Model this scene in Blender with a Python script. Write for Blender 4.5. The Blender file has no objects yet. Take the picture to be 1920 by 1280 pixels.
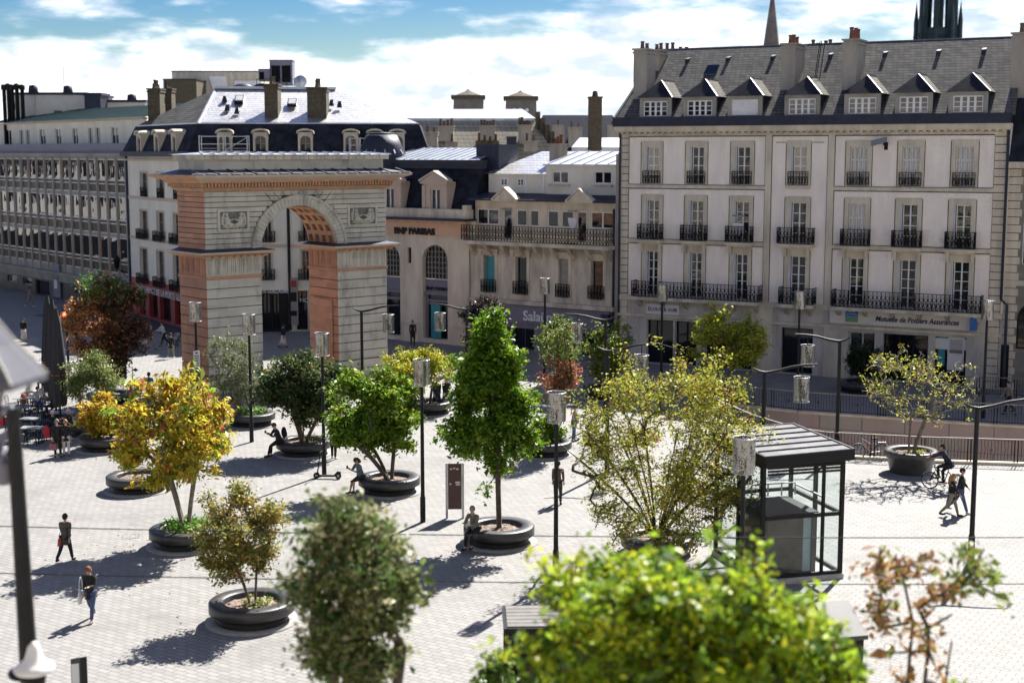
import bpy, bmesh, math, random
import numpy as np
from mathutils import Vector, Matrix
from mathutils.geometry import tessellate_polygon
R=math.radians; sin=math.sin; cos=math.cos; PI=math.pi
S=bpy.context.scene; COL=S.collection
# ---------------------------------------------------------------- camera, sky, sun, exposure
F=2667.0; H=13.5; TH=math.atan(354/F)
cd=bpy.data.cameras.new('camera'); cam=bpy.data.objects.new('camera',cd); COL.objects.link(cam)
cam.location=(0,0,H); cam.rotation_euler=(PI/2-TH,0,0)
cd.sensor_width=36; cd.lens=36*F/1920; cd.clip_start=.5; cd.clip_end=4000
cd.dof.use_dof=True; cd.dof.focus_distance=62; cd.dof.aperture_fstop=.68
S.camera=cam
SUN_EL=46; SUN_AZ=27
w=bpy.data.worlds.new('World'); S.world=w; w.use_nodes=True
nt=w.node_tree; nt.nodes.clear()
def N(t,ty,**k):
    n=t.nodes.new(ty)
    for a,b in k.items():
        if a.startswith('i_'): n.inputs[a[2:].replace('_',' ')].default_value=b
        else: setattr(n,a,b)
    return n
def math_(t,op,a,b=None,clamp=False):
    n=t.nodes.new('ShaderNodeMath'); n.operation=op; n.use_clamp=clamp
    for i,v in enumerate((a,b)):
        if v is None: continue
        if isinstance(v,(int,float)): n.inputs[i].default_value=v
        else: t.links.new(v,n.inputs[i])
    return n.outputs[0]
def mapr(t,v,a,b,c=0,d=1,smooth=True):
    n=t.nodes.new('ShaderNodeMapRange'); n.interpolation_type='SMOOTHSTEP' if smooth else 'LINEAR'
    t.links.new(v,n.inputs['Value'])
    for k,x in zip(('From Min','From Max','To Min','To Max'),(a,b,c,d)): n.inputs[k].default_value=x
    return n.outputs['Result']
sky=N(nt,'ShaderNodeTexSky',sky_type='NISHITA',sun_disc=False,sun_elevation=R(SUN_EL),sun_rotation=R(SUN_AZ),air_density=1.0,dust_density=.4,ozone_density=3.0)
hs=N(nt,'ShaderNodeHueSaturation'); hs.inputs['Saturation'].default_value=1.9; hs.inputs['Hue'].default_value=.518; hs.inputs['Value'].default_value=.95
nt.links.new(sky.outputs[0],hs.inputs['Color'])
b1=N(nt,'ShaderNodeBackground'); b1.inputs['Strength'].default_value=.032; nt.links.new(hs.outputs[0],b1.inputs['Color'])
b2=N(nt,'ShaderNodeBackground'); b2.inputs['Strength'].default_value=.50
tc=N(nt,'ShaderNodeTexCoord'); sp=N(nt,'ShaderNodeSeparateXYZ'); nt.links.new(tc.outputs['Generated'],sp.inputs[0])
mp=N(nt,'ShaderNodeMapping'); mp.inputs['Scale'].default_value=(7.0,7.0,30.0); mp.inputs['Location'].default_value=(3.1,1.7,.9); nt.links.new(tc.outputs['Generated'],mp.inputs[0])
nz=N(nt,'ShaderNodeTexNoise'); nz.inputs['Scale'].default_value=1.0; nz.inputs['Detail'].default_value=6; nz.inputs['Roughness'].default_value=.55; nt.links.new(mp.outputs[0],nz.inputs['Vector'])
mp2=N(nt,'ShaderNodeMapping'); mp2.inputs['Scale'].default_value=(22,22,60); nt.links.new(tc.outputs['Generated'],mp2.inputs[0])
nz2=N(nt,'ShaderNodeTexNoise'); nz2.inputs['Scale'].default_value=1.0; nz2.inputs['Detail'].default_value=5; nt.links.new(mp2.outputs[0],nz2.inputs['Vector'])
low=mapr(nt,sp.outputs['Z'],.03,.085,.27,0.0)
xb=mapr(nt,sp.outputs['X'],-.25,.1,-.05,.05,False)
cl=math_(nt,'ADD',math_(nt,'ADD',nz.outputs['Fac'],low),xb)
cl=math_(nt,'ADD',cl,math_(nt,'MULTIPLY',math_(nt,'SUBTRACT',nz2.outputs['Fac'],.5),.22))
cl=math_(nt,'SUBTRACT',cl,mapr(nt,sp.outputs['Z'],.13,.45,0,.06))
mask=mapr(nt,cl,.43,.64)
# cloud tone: grey undersides, white tops
rampf=mapr(nt,nz2.outputs['Fac'],.34,.60,.0,1)
cc=N(nt,'ShaderNodeMix',data_type='RGBA'); cc.inputs[6].default_value=(.56,.63,.74,1); cc.inputs[7].default_value=(1.12,1.12,1.12,1); nt.links.new(rampf,cc.inputs[0])
nt.links.new(cc.outputs[2],b2.inputs['Color'])
mx=N(nt,'ShaderNodeMixShader'); nt.links.new(mask,mx.inputs[0]); nt.links.new(b1.outputs[0],mx.inputs[1]); nt.links.new(b2.outputs[0],mx.inputs[2])
wo=N(nt,'ShaderNodeOutputWorld'); nt.links.new(mx.outputs[0],wo.inputs[0])
sl=bpy.data.lights.new('sun','SUN'); sl.energy=5.0; sl.angle=R(.53); sl.color=(1,.96,.90)
so=bpy.data.objects.new('sun',sl); COL.objects.link(so)
sd=Vector((sin(R(SUN_AZ))*cos(R(SUN_EL)),cos(R(SUN_AZ))*cos(R(SUN_EL)),sin(R(SUN_EL))))
so.rotation_euler=sd.to_track_quat('Z','Y').to_euler(); so.location=(0,0,60)
S.view_settings.view_transform='Standard'; S.view_settings.look='None'; S.view_settings.exposure=1.55; S.view_settings.gamma=1
S.cycles.max_bounces=7; S.cycles.transparent_max_bounces=12; S.cycles.use_denoising=True
# ---------------------------------------------------------------- pixel -> place helpers (photo is 1920x1280)
def ray(px,py):
    x=(px-960)/F; y=(640-py)/F
    return np.array([x, cos(TH)+y*sin(TH), y*cos(TH)-sin(TH)])
def g(px,py,z=0):
    r=ray(px,py); t=(z-H)/r[2]; return (r[0]*t, r[1]*t)
def atY(px,py,Y):
    r=ray(px,py); t=Y/r[1]; return (r[0]*t, Y, H+r[2]*t)
# ---------------------------------------------------------------- scene objects
WM={}
def tag(o,label=None,cat=None,group=None,kind=None):
    if label: o['label']=label
    if cat: o['category']=cat
    if group: o['group']=group
    if kind: o['kind']=kind
    return o
def empty(name,loc,rz=0,label=None,cat=None,group=None,M=None):
    o=bpy.data.objects.new(name,None); COL.objects.link(o); o.empty_display_size=.3
    m=M if M is not None else Matrix.Translation(Vector(loc))@Matrix.Rotation(rz,4,'Z')
    o.matrix_local=m; WM[o.name]=m.copy()
    return tag(o,label,cat,group)
def link(name,me,mats,parent=None,M=None):
    o=bpy.data.objects.new(name,me); COL.objects.link(o)
    for m in (mats if isinstance(mats,(list,tuple)) else [mats]): me.materials.append(m)
    w_=M if M is not None else (WM[parent.name] if parent else Matrix.Identity(4))
    if parent:
        o.parent=parent; o.matrix_local=WM[parent.name].inverted()@w_
    else: o.matrix_local=w_
    WM[o.name]=w_.copy()
    return o
def copy_tree(o,parent=None):
    c=o.copy(); COL.objects.link(c)
    if parent: c.parent=parent
    WM[c.name]=WM[o.name]
    for ch in list(o.children): copy_tree(ch,c)
    return c
def place(o,x,y,z=0,rz=0,s=1):
    o.matrix_local=Matrix.Translation((x,y,z))@Matrix.Rotation(rz,4,'Z')@Matrix.Scale(s,4)
    WM[o.name]=o.matrix_local.copy(); return o
class MB:
    def __init__(s): s.v=[]; s.f=[]; s.m=[]; s.sm=[]
    def add(s,vs,fs,m=0,smooth=False):
        n=len(s.v); s.v+=[tuple(p) for p in vs]
        for f in fs: s.f.append([n+i for i in f]); s.m.append(m); s.sm.append(smooth)
    def mark(s): s.marks=getattr(s,'marks',[])+[(len(s.v),len(s.f))]
    def build_split(s,name,mats,parent=None,M=None):
        mk=s.marks+[(len(s.v),len(s.f))]; out=[]
        for (v0,f0),(v1,f1) in zip(mk,mk[1:]):
            q=MB(); q.v=s.v[v0:v1]; q.f=[[i-v0 for i in f] for f in s.f[f0:f1]]; q.m=s.m[f0:f1]; q.sm=s.sm[f0:f1]; out.append(q.build(name,mats,parent,M))
        return out
    def quad(s,a,b,c,d,m=0): s.add([a,b,c,d],[(0,1,2,3)],m)
    def poly(s,ps,m=0): s.add(ps,[tuple(range(len(ps)))],m)
    def box(s,x0,x1,y0,y1,z0,z1,m=0):
        s.hexa([(x0,y0,z0),(x1,y0,z0),(x1,y1,z0),(x0,y1,z0)],[(x0,y0,z1),(x1,y0,z1),(x1,y1,z1),(x0,y1,z1)],m)
    def hexa(s,a,b,m=0):
        n=len(a); fs=[tuple(range(n))[::-1],tuple(range(n,2*n))]+[(i,(i+1)%n,n+(i+1)%n,n+i) for i in range(n)]
        s.add(list(a)+list(b),fs,m)
    def bar(s,p,q,w,h=None,m=0):
        p=Vector(p);q=Vector(q);d=(q-p).normalized();h=h or w
        up=Vector((0,0,1)) if abs(d.z)<.95 else Vector((0,1,0))
        a=d.cross(up).normalized()*w/2; b=a.cross(d).normalized()*h/2
        c=[-a-b,a-b,a+b,-a+b]
        s.hexa([p+k for k in c],[q+k for k in c],m)
    def tube(s,ps,rs,n=8,m=0,cap=True,sm=True):
        ps=[Vector(p) for p in ps]
        if not isinstance(rs,(list,tuple)): rs=[rs]*len(ps)
        vs=[];fs=[];a=None
        for i,p in enumerate(ps):
            d=(ps[min(i+1,len(ps)-1)]-ps[max(i-1,0)]).normalized()
            if a is None: a=d.orthogonal().normalized()
            a=(a-d*a.dot(d)).normalized(); b=d.cross(a)
            for k in range(n):
                t=2*PI*k/n; vs.append(p+(a*cos(t)+b*sin(t))*rs[i])
        for i in range(len(ps)-1):
            for k in range(n): fs.append((i*n+k,i*n+(k+1)%n,(i+1)*n+(k+1)%n,(i+1)*n+k))
        s.add(vs,fs,m,sm)
        if cap:
            L=len(vs); s.add(vs[:n],[tuple(range(n))[::-1]],m); s.add(vs[L-n:],[tuple(range(n))],m)
    def lathe(s,prof,n=32,m=0,c=(0,0,0),sm=True,closed=False):
        vs=[];fs=[];L=len(prof)
        for r,z in prof:
            for k in range(n):
                t=2*PI*k/n; vs.append((c[0]+r*cos(t),c[1]+r*sin(t),c[2]+z))
        for i in range(L if closed else L-1):
            j=(i+1)%L
            for k in range(n): fs.append((i*n+k,i*n+(k+1)%n,j*n+(k+1)%n,j*n+k))
        s.add(vs,fs,m,sm)
    def ball(s,c,r,n=10,m=0,M=None):
        rx,ry,rz=r if isinstance(r,(list,tuple)) else (r,r,r)
        vs=[];fs=[];k=max(4,n//2)
        for i in range(k+1):
            ph=PI*i/k
            for j in range(n):
                t=2*PI*j/n; p=Vector((rx*sin(ph)*cos(t),ry*sin(ph)*sin(t),rz*cos(ph)))
                if M: p=M@p
                vs.append((c[0]+p.x,c[1]+p.y,c[2]+p.z))
        for i in range(k):
            for j in range(n): fs.append((i*n+j,(i+1)*n+j,(i+1)*n+(j+1)%n,i*n+(j+1)%n))
        s.add(vs,fs,m,True)
    def torus(s,c,Rr,r,axis='Y',n=28,k=6,m=0):
        vs=[];fs=[]
        for i in range(n):
            t=2*PI*i/n
            for j in range(k):
                u=2*PI*j/k; q=Rr+r*cos(u); x,y,z=q*cos(t),r*sin(u),q*sin(t)
                if axis=='Z': x,y,z=x,z,y
                if axis=='X': x,y,z=y,x,z
                vs.append((c[0]+x,c[1]+y,c[2]+z))
        for i in range(n):
            for j in range(k): fs.append((i*k+j,((i+1)%n)*k+j,((i+1)%n)*k+(j+1)%k,i*k+(j+1)%k))
        s.add(vs,fs,m,True)
    def build(s,name,mats,parent=None,M=None,bevel=0):
        me=bpy.data.meshes.new(name); me.from_pydata(s.v,[],s.f)
        me.polygons.foreach_set('material_index',s.m); me.polygons.foreach_set('use_smooth',s.sm)
        if bevel:
            pass
        me.update()
        o=link(name,me,mats,parent,M)
        if bevel:
            b=o.modifiers.new('edge','BEVEL'); b.width=bevel; b.segments=2; b.limit_method='ANGLE'
        return o
def text(name,body,size,m,parent,M,ext=.02,align='LEFT',shear=0,offset=0,fit=None):
    cu=bpy.data.curves.new('t','FONT'); cu.body=body; cu.size=size; cu.extrude=ext; cu.align_x=align; cu.align_y='BOTTOM_BASELINE'; cu.shear=shear; cu.offset=offset; cu.resolution_u=3
    t=bpy.data.objects.new('t',cu); COL.objects.link(t)
    dg=bpy.context.evaluated_depsgraph_get(); dg.update()
    me=bpy.data.meshes.new_from_object(t.evaluated_get(dg)); bpy.data.objects.remove(t); bpy.data.curves.remove(cu)
    me.materials.clear()
    wid=max(v.co.x for v in me.vertices)-min(v.co.x for v in me.vertices)
    if fit:
        k=fit/wid
        for v in me.vertices: v.co.x*=k; v.co.y*=(k*.5+.5)
    return link(name,me,m,parent,M),wid
TXT=Matrix.Rotation(PI/2,4,'X')   # text lying in the wall plane, facing -y
# ---------------------------------------------------------------- materials
MATS={}
def principled(name):
    m=bpy.data.materials.new(name); m.use_nodes=True; t=m.node_tree; p=t.nodes['Principled BSDF']; MATS[name]=m; return m,t,p
def mat(name,col,rough=.7,var=.12,scale=1.5,bump=0,metal=0,spec=.4,fine=0,dark=None,streak=False):
    m,t,p=principled(name)
    p.inputs['Roughness'].default_value=rough; p.inputs['Metallic'].default_value=metal; p.inputs['Specular IOR Level'].default_value=spec
    tc=N(t,'ShaderNodeTexCoord'); mp=N(t,'ShaderNodeMapping'); t.links.new(tc.outputs['Object'],mp.inputs[0])
    mp.inputs['Scale'].default_value=(scale,scale,scale*(.25 if streak else 1))
    nz=N(t,'ShaderNodeTexNoise'); nz.inputs['Scale'].default_value=1; nz.inputs['Detail'].default_value=8; nz.inputs['Roughness'].default_value=.65; t.links.new(mp.outputs[0],nz.inputs['Vector'])
    f=mapr(t,nz.outputs['Fac'],.3,.7)
    mx=N(t,'ShaderNodeMix',data_type='RGBA'); t.links.new(f,mx.inputs[0])
    d=dark or [c*(1-var*1.6) for c in col]
    mx.inputs[6].default_value=(*d,1); mx.inputs[7].default_value=(*[min(1,c*(1+var)) for c in col],1)
    t.links.new(mx.outputs[2],p.inputs['Base Color'])
    if bump:
        n2=N(t,'ShaderNodeTexNoise'); n2.inputs['Scale'].default_value=fine or scale*12; n2.inputs['Detail'].default_value=5; t.links.new(tc.outputs['Object'],n2.inputs['Vector'])
        bp=N(t,'ShaderNodeBump'); bp.inputs['Strength'].default_value=bump; bp.inputs['Distance'].default_value=.03; t.links.new(n2.outputs['Fac'],bp.inputs['Height']); t.links.new(bp.outputs[0],p.inputs['Normal'])
    return m
def brick(name,c1,c2,cm,bw,bh,mortar=.02,rough=.8,spec=.3,bump=.4,stain=.25,stainc=(.12,.11,.1),plane='xz',off=.5,metal=0,sscale=.5,rot=0,nvar=.5,streak=1.0):
    m,t,p=principled(name)
    p.inputs['Roughness'].default_value=rough; p.inputs['Specular IOR Level'].default_value=spec; p.inputs['Metallic'].default_value=metal
    tc=N(t,'ShaderNodeTexCoord'); sx=N(t,'ShaderNodeSeparateXYZ'); t.links.new(tc.outputs['Object'],sx.inputs[0])
    cb=N(t,'ShaderNodeCombineXYZ')
    if plane=='xz':
        t.links.new(math_(t,'ADD',sx.outputs[0],sx.outputs[1]),cb.inputs[0]); t.links.new(sx.outputs[2],cb.inputs[1])
    else:
        t.links.new(sx.outputs[0],cb.inputs[0]); t.links.new(sx.outputs[1],cb.inputs[1])
    mp=N(t,'ShaderNodeMapping'); mp.inputs['Rotation'].default_value=(0,0,rot); t.links.new(cb.outputs[0],mp.inputs[0])
    b=N(t,'ShaderNodeTexBrick'); b.offset=off; t.links.new(mp.outputs[0],b.inputs['Vector'])
    b.inputs['Scale'].default_value=1; b.inputs['Brick Width'].default_value=bw; b.inputs['Row Height'].default_value=bh; b.inputs['Mortar Size'].default_value=mortar; b.inputs['Mortar Smooth'].default_value=.2; b.inputs['Bias'].default_value=0
    b.inputs['Color1'].default_value=(*c1,1); b.inputs['Color2'].default_value=(*c2,1); b.inputs['Mortar'].default_value=(*cm,1)
    mps=N(t,'ShaderNodeMapping'); mps.inputs['Scale'].default_value=(1,1,streak); t.links.new(tc.outputs['Object'],mps.inputs[0])
    nz=N(t,'ShaderNodeTexNoise'); nz.inputs['Scale'].default_value=sscale; nz.inputs['Detail'].default_value=9; nz.inputs['Roughness'].default_value=.7; t.links.new(mps.outputs[0],nz.inputs['Vector'])
    mx=N(t,'ShaderNodeMix',data_type='RGBA'); t.links.new(mapr(t,nz.outputs['Fac'],.48,.75,0,stain),mx.inputs[0]); t.links.new(b.outputs['Color'],mx.inputs[6]); mx.inputs[7].default_value=(*stainc,1)
    t.links.new(mx.outputs[2],p.inputs['Base Color'])
    if bump:
        n2=N(t,'ShaderNodeTexNoise'); n2.inputs['Scale'].default_value=14; n2.inputs['Detail'].default_value=6; t.links.new(tc.outputs['Object'],n2.inputs['Vector'])
        hh=math_(t,'ADD',math_(t,'MULTIPLY',b.outputs['Fac'],-1),math_(t,'MULTIPLY',n2.outputs['Fac'],nvar))
        bp=N(t,'ShaderNodeBump'); bp.inputs['Strength'].default_value=bump; bp.inputs['Distance'].default_value=.02; t.links.new(hh,bp.inputs['Height']); t.links.new(bp.outputs[0],p.inputs['Normal'])
    return m
def glassy(name,col,rough=.04,spec=1.0,warp=.015):
    m,t,p=principled(name); p.inputs['Base Color'].default_value=(*col,1); p.inputs['Roughness'].default_value=rough; p.inputs['Specular IOR Level'].default_value=spec; p.inputs['IOR'].default_value=1.55
    tc=N(t,'ShaderNodeTexCoord'); n2=N(t,'ShaderNodeTexNoise'); n2.inputs['Scale'].default_value=.9; n2.inputs['Detail'].default_value=1; t.links.new(tc.outputs['Object'],n2.inputs['Vector'])
    bp=N(t,'ShaderNodeBump'); bp.inputs['Strength'].default_value=.5; bp.inputs['Distance'].default_value=warp; t.links.new(n2.outputs['Fac'],bp.inputs['Height']); t.links.new(bp.outputs[0],p.inputs['Normal'])
    return m
def clear_glass(name,tint=(.9,.95,.95)):
    m=bpy.data.materials.new(name); m.use_nodes=True; t=m.node_tree; t.nodes.clear()
    o=N(t,'ShaderNodeOutputMaterial'); gl=N(t,'ShaderNodeBsdfGlossy'); gl.inputs['Roughness'].default_value=.02
    tr=N(t,'ShaderNodeBsdfTransparent'); tr.inputs['Color'].default_value=(*tint,1)
    fr=N(t,'ShaderNodeLayerWeight'); fr.inputs['Blend'].default_value=.5
    mx=N(t,'ShaderNodeMixShader'); t.links.new(math_(t,'ADD',math_(t,'MULTIPLY',math_(t,'POWER',fr.outputs['Facing'],4),.5),.05),mx.inputs[0]); t.links.new(tr.outputs[0],mx.inputs[1]); t.links.new(gl.outputs[0],mx.inputs[2]); t.links.new(mx.outputs[0],o.inputs[0]); return m
def leafmat(name,trans=.40,gloss=.03):
    m=bpy.data.materials.new(name); m.use_nodes=True; t=m.node_tree; t.nodes.clear()
    o=N(t,'ShaderNodeOutputMaterial'); at=N(t,'ShaderNodeAttribute',attribute_name='col')
    d=N(t,'ShaderNodeBsdfDiffuse'); tl=N(t,'ShaderNodeBsdfTranslucent'); gl=N(t,'ShaderNodeBsdfGlossy'); gl.inputs['Roughness'].default_value=.4
    ga=N(t,'ShaderNodeGamma'); ga.inputs[1].default_value=.9; t.links.new(at.outputs['Color'],ga.inputs[0])
    t.links.new(at.outputs['Color'],d.inputs[0]); t.links.new(ga.outputs[0],tl.inputs[0])
    m1=N(t,'ShaderNodeMixShader'); m1.inputs[0].default_value=trans; t.links.new(d.outputs[0],m1.inputs[1]); t.links.new(tl.outputs[0],m1.inputs[2])
    m2=N(t,'ShaderNodeMixShader'); m2.inputs[0].default_value=gloss; t.links.new(m1.outputs[0],m2.inputs[1]); t.links.new(gl.outputs[0],m2.inputs[2]); t.links.new(m2.outputs[0],o.inputs[0]); return m
M_leaf=leafmat('leaf')
M_bark=mat('bark',(.10,.08,.065),.9,.3,6,.8)
M_barkpale=mat('bark_pale',(.20,.17,.13),.9,.3,6,.6)
M_stone=mat('stone',(.60,.525,.41),.85,.14,.8,.25,streak=True)
M_stonedirty=mat('stone_dirty',(.54,.485,.385),.9,.15,1.2,.35,dark=(.33,.295,.235),streak=True)
M_trim=mat('stone_trim',(.60,.525,.40),.85,.10,1.2,.2,dark=(.44,.385,.295),streak=True)
M_render5=mat('wall_render',(.84,.75,.65),.85,.04,1.1,.9,fine=7,dark=(.74,.66,.575),streak=True)
M_cream=mat('cream_render',(.68,.64,.53),.85,.08,.5,.2,streak=True)
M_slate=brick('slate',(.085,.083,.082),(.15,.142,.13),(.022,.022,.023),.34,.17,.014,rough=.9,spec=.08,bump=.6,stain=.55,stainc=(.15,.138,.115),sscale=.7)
M_zincmid=mat('zinc_mid',(.17,.18,.20),.5,.15,2,.1,metal=.3)
M_slateglare=brick('slate_glare',(.55,.55,.56),(.72,.71,.70),(.12,.12,.13),.3,.17,.012,rough=.36,spec=1,bump=.6,stain=.9,stainc=(.22,.22,.22),sscale=5,nvar=1.2,metal=.8)  # glancing sun glare put into a pale, metallic slate colour
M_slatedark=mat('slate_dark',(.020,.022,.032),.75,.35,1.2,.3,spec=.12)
M_zinc=mat('zinc',(.42,.45,.50),.42,.12,1,.05,metal=.6)
M_zincdark=mat('zinc_dark',(.03,.033,.05),.55,.15,2,.1,spec=.2)
M_lead=mat('lead',(.035,.038,.06),.55,.15,2,.1,spec=.2)
M_white=mat('white_paint',(.72,.71,.69),.5,.05,2)
M_shutter=mat('shutter_paint',(.60,.60,.60),.55,.05,2)
M_iron=mat('wrought_iron',(.010,.010,.011),.6,.1,3,spec=.12)
M_glass=glassy('window_glass',(.008,.010,.013),spec=.36)
M_glasswavy=glassy('window_glass_wavy',(.012,.012,.014),spec=.6,warp=.09)
M_curtain=glassy('window_curtained',(.17,.15,.12),.08)
M_interior=mat('dark_interior',(.010,.010,.011),.9,.1,1,spec=.05)
M_black=mat('black_metal',(.010,.010,.011),.45,.15,4,spec=.2)
M_post=mat('lamp_post_paint',(.016,.016,.018),.5,.15,4,spec=.2)
M_planter=mat('planter_steel',(.035,.033,.032),.42,.2,3,.05,spec=.5)
M_base=mat('planter_base',(.26,.25,.23),.8,.1,3)
M_soil=mat('mulch',(.25,.19,.15),.95,.5,14,1,fine=40)
M_tan=brick('arch_warm_stone',(.49,.26,.165),(.36,.195,.125),(.12,.06,.035),.9,.36,.0,rough=.9,bump=.3,stain=.85,stainc=(.24,.17,.13),streak=.4,sscale=.7)
M_orange=mat('arch_orange_stone',(.50,.26,.125),.85,.15,2.4,.25,dark=(.30,.215,.16))
M_jointshade=mat('joint_shade',(.085,.078,.066),.95,.3,3)  # dark stone joints and painted shadow lines
M_archstone=brick('arch_stone',(.53,.50,.42),(.43,.405,.34),(.16,.15,.13),1.3,.36,.0,rough=.9,bump=.3,stain=.9,stainc=(.15,.14,.12),sscale=.9,streak=.35)
M_pink=mat('arch_pink_stone',(.50,.36,.275),.85,.12,1.0,.2,dark=(.42,.38,.30))
M_relief=mat('carved_stone',(.36,.335,.29),.9,.3,5,.6,dark=(.20,.19,.17))
M_conc=mat('concrete_grey',(.28,.26,.225),.85,.15,.8,.2,streak=True)
M_red=mat('red_shopfront',(.26,.04,.035),.5,.1,2)
M_dkwood=mat('dark_shopfront',(.014,.014,.015),.55,.1,2,spec=.15)
M_signwhite=mat('sign_white',(.62,.61,.59),.4,.03,1)
M_signcream=mat('sign_cream',(.62,.57,.49),.5,.05,1)
M_navy=mat('navy_letter',(.012,.02,.06),.5,.05,2)
M_blue=mat('blue_letter',(.02,.12,.35),.5,.05,2)
M_teal=mat('teal_panel',(.02,.22,.25),.4,.1,2)
M_green=mat('green_panel',(.12,.28,.10),.5,.05,2)
M_greenroof=mat('green_roof',(.035,.075,.075),.6,.15,.6)
M_purple=mat('grey_purple_panel',(.17,.165,.205),.6,.05,1)
M_chim=mat('chimney_render',(.33,.295,.245),.9,.12,1.5,.3,streak=True)
M_chimdark=mat('chimney_brick',(.085,.07,.045),.9,.25,3,.5)
M_friezepink=mat('frieze_pink',(.56,.33,.22),.85,.15,1,.2,dark=(.48,.36,.26))
M_pot=mat('chimney_pot',(.10,.07,.05),.9,.3,6)
M_potred=mat('chimney_pot_red',(.15,.06,.04),.9,.3,6)
M_steel=mat('steel_grey',(.45,.46,.48),.4,.1,3,metal=.5)
M_rail=mat('rail_grey',(.22,.20,.165),.5,.1,3)
M_skin=mat('skin',(.50,.29,.20),.55,.06,8)
M_cop=mat('copper_green',(.014,.035,.042),.6,.3,.3)
def col(name,c,r=.8,**k):
    if name in MATS: return MATS[name]
    return mat(name,c,r,.12,9,.15,**k)
# ================================================================ SETTING: ground with the sunken ramp
M_pave=brick('paving',(.25,.242,.23),(.203,.197,.187),(.105,.101,.096),.40,.20,.012,rough=.75,spec=.25,bump=.35,stain=.8,stainc=(.135,.13,.122),plane='xy',rot=R(33),sscale=.22)
HOLE=[(9.5,74.5),(11.6,66.5),(14,62.6),(18,61.5),(23,60.7),(30,59.2),(44,55),(48,64),(32,67.3),(24,69.6),(19,71.6),(15,73.2),(12,75.2)]
def sheet(name,outer,hole,z,m):
    vs=[Vector((*p,0)) for p in outer]; hs=[Vector((*p,0)) for p in hole]
    tri=tessellate_polygon([vs,hs]) if hole else tessellate_polygon([vs])
    mb=MB(); mb.add([(*p,z) for p in outer+hole],[tuple(t) for t in tri]); o=mb.build(name,m); tag(o,kind='structure'); return o
sheet('ground',[(-500,-300),(500,-300),(500,700),(-500,700)],HOLE,0,M_pave)
mb=MB(); n=len(HOLE)
for i in range(n):
    a,b=HOLE[i],HOLE[(i+1)%n]; mb.quad((*a,-3.2),(*b,-3.2),(*b,-.002),(*a,-.002))
M_rampwall=brick('ramp_wall_stone',(.40,.30,.27),(.36,.33,.27),(.2,.17,.15),1.2,.7,.02,rough=.8,bump=.2,stain=.3)
rw=mb.build('ramp_wall',M_rampwall); tag(rw,kind='structure')
mb=MB(); mb.poly([(*p,-3.2) for p in HOLE]); rf=mb.build('ramp_floor',M_conc); tag(rf,kind='structure')
for i,(px,py,w_,h_,a_) in enumerate([(1015,1045,1.3,.7,.5),(1640,982,1.4,.8,.3),(245,1005,.6,.6,.2),(700,1130,.7,.7,.5),(1250,770,.8,.8,.1),(360,900,.7,.7,.6),(900,820,.6,.6,.2),(1800,1120,.9,.6,.3)]):
    x,y=g(px,py); mb=MB()
    for a0,a1,b0,b1 in ((-w_/2,w_/2,-h_/2,-h_/2+.035),(-w_/2,w_/2,h_/2-.035,h_/2),(-w_/2,-w_/2+.035,-h_/2+.035,h_/2-.035),(w_/2-.035,w_/2,-h_/2+.035,h_/2-.035)): mb.quad((a0,b0,.004),(a1,b0,.004),(a1,b1,.004),(a0,b1,.004))
    mb.quad((-.04,-.03,.004),(.04,-.03,.004),(.04,.03,.004),(-.04,.03,.004)); o=mb.build('manhole_cover',mat('cover_frame',(.10,.098,.092),.6,.1,3) if i==0 else MATS['cover_frame'],None,Matrix.Translation((x,y,0))@Matrix.Rotation(a_,4,'Z'))
    tag(o,['paved access cover frame between the seated man planter and a drum lamp','paved access cover frame on the bright paving beyond the glass lift','small square cover frame near the person in the loose grey top','small square cover frame below the mulch planter tree','small square cover frame near the shaded kerb by the sparse tree','small square cover frame behind the yellow berry tree','small square cover frame beside the tall bright green tree','small cover frame on the paving by the bare sapling'][i],'access cover')
# dark asphalt lane in front of the shops beyond the gate
M_asph=mat('asphalt',(.055,.055,.058),.85,.15,.8,.3)
sheet('road',[(-40,118),(-31,112),(-25,104.5),(-22,105.6),(-28,116),(-37,124)],[],.004,M_asph)

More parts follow.
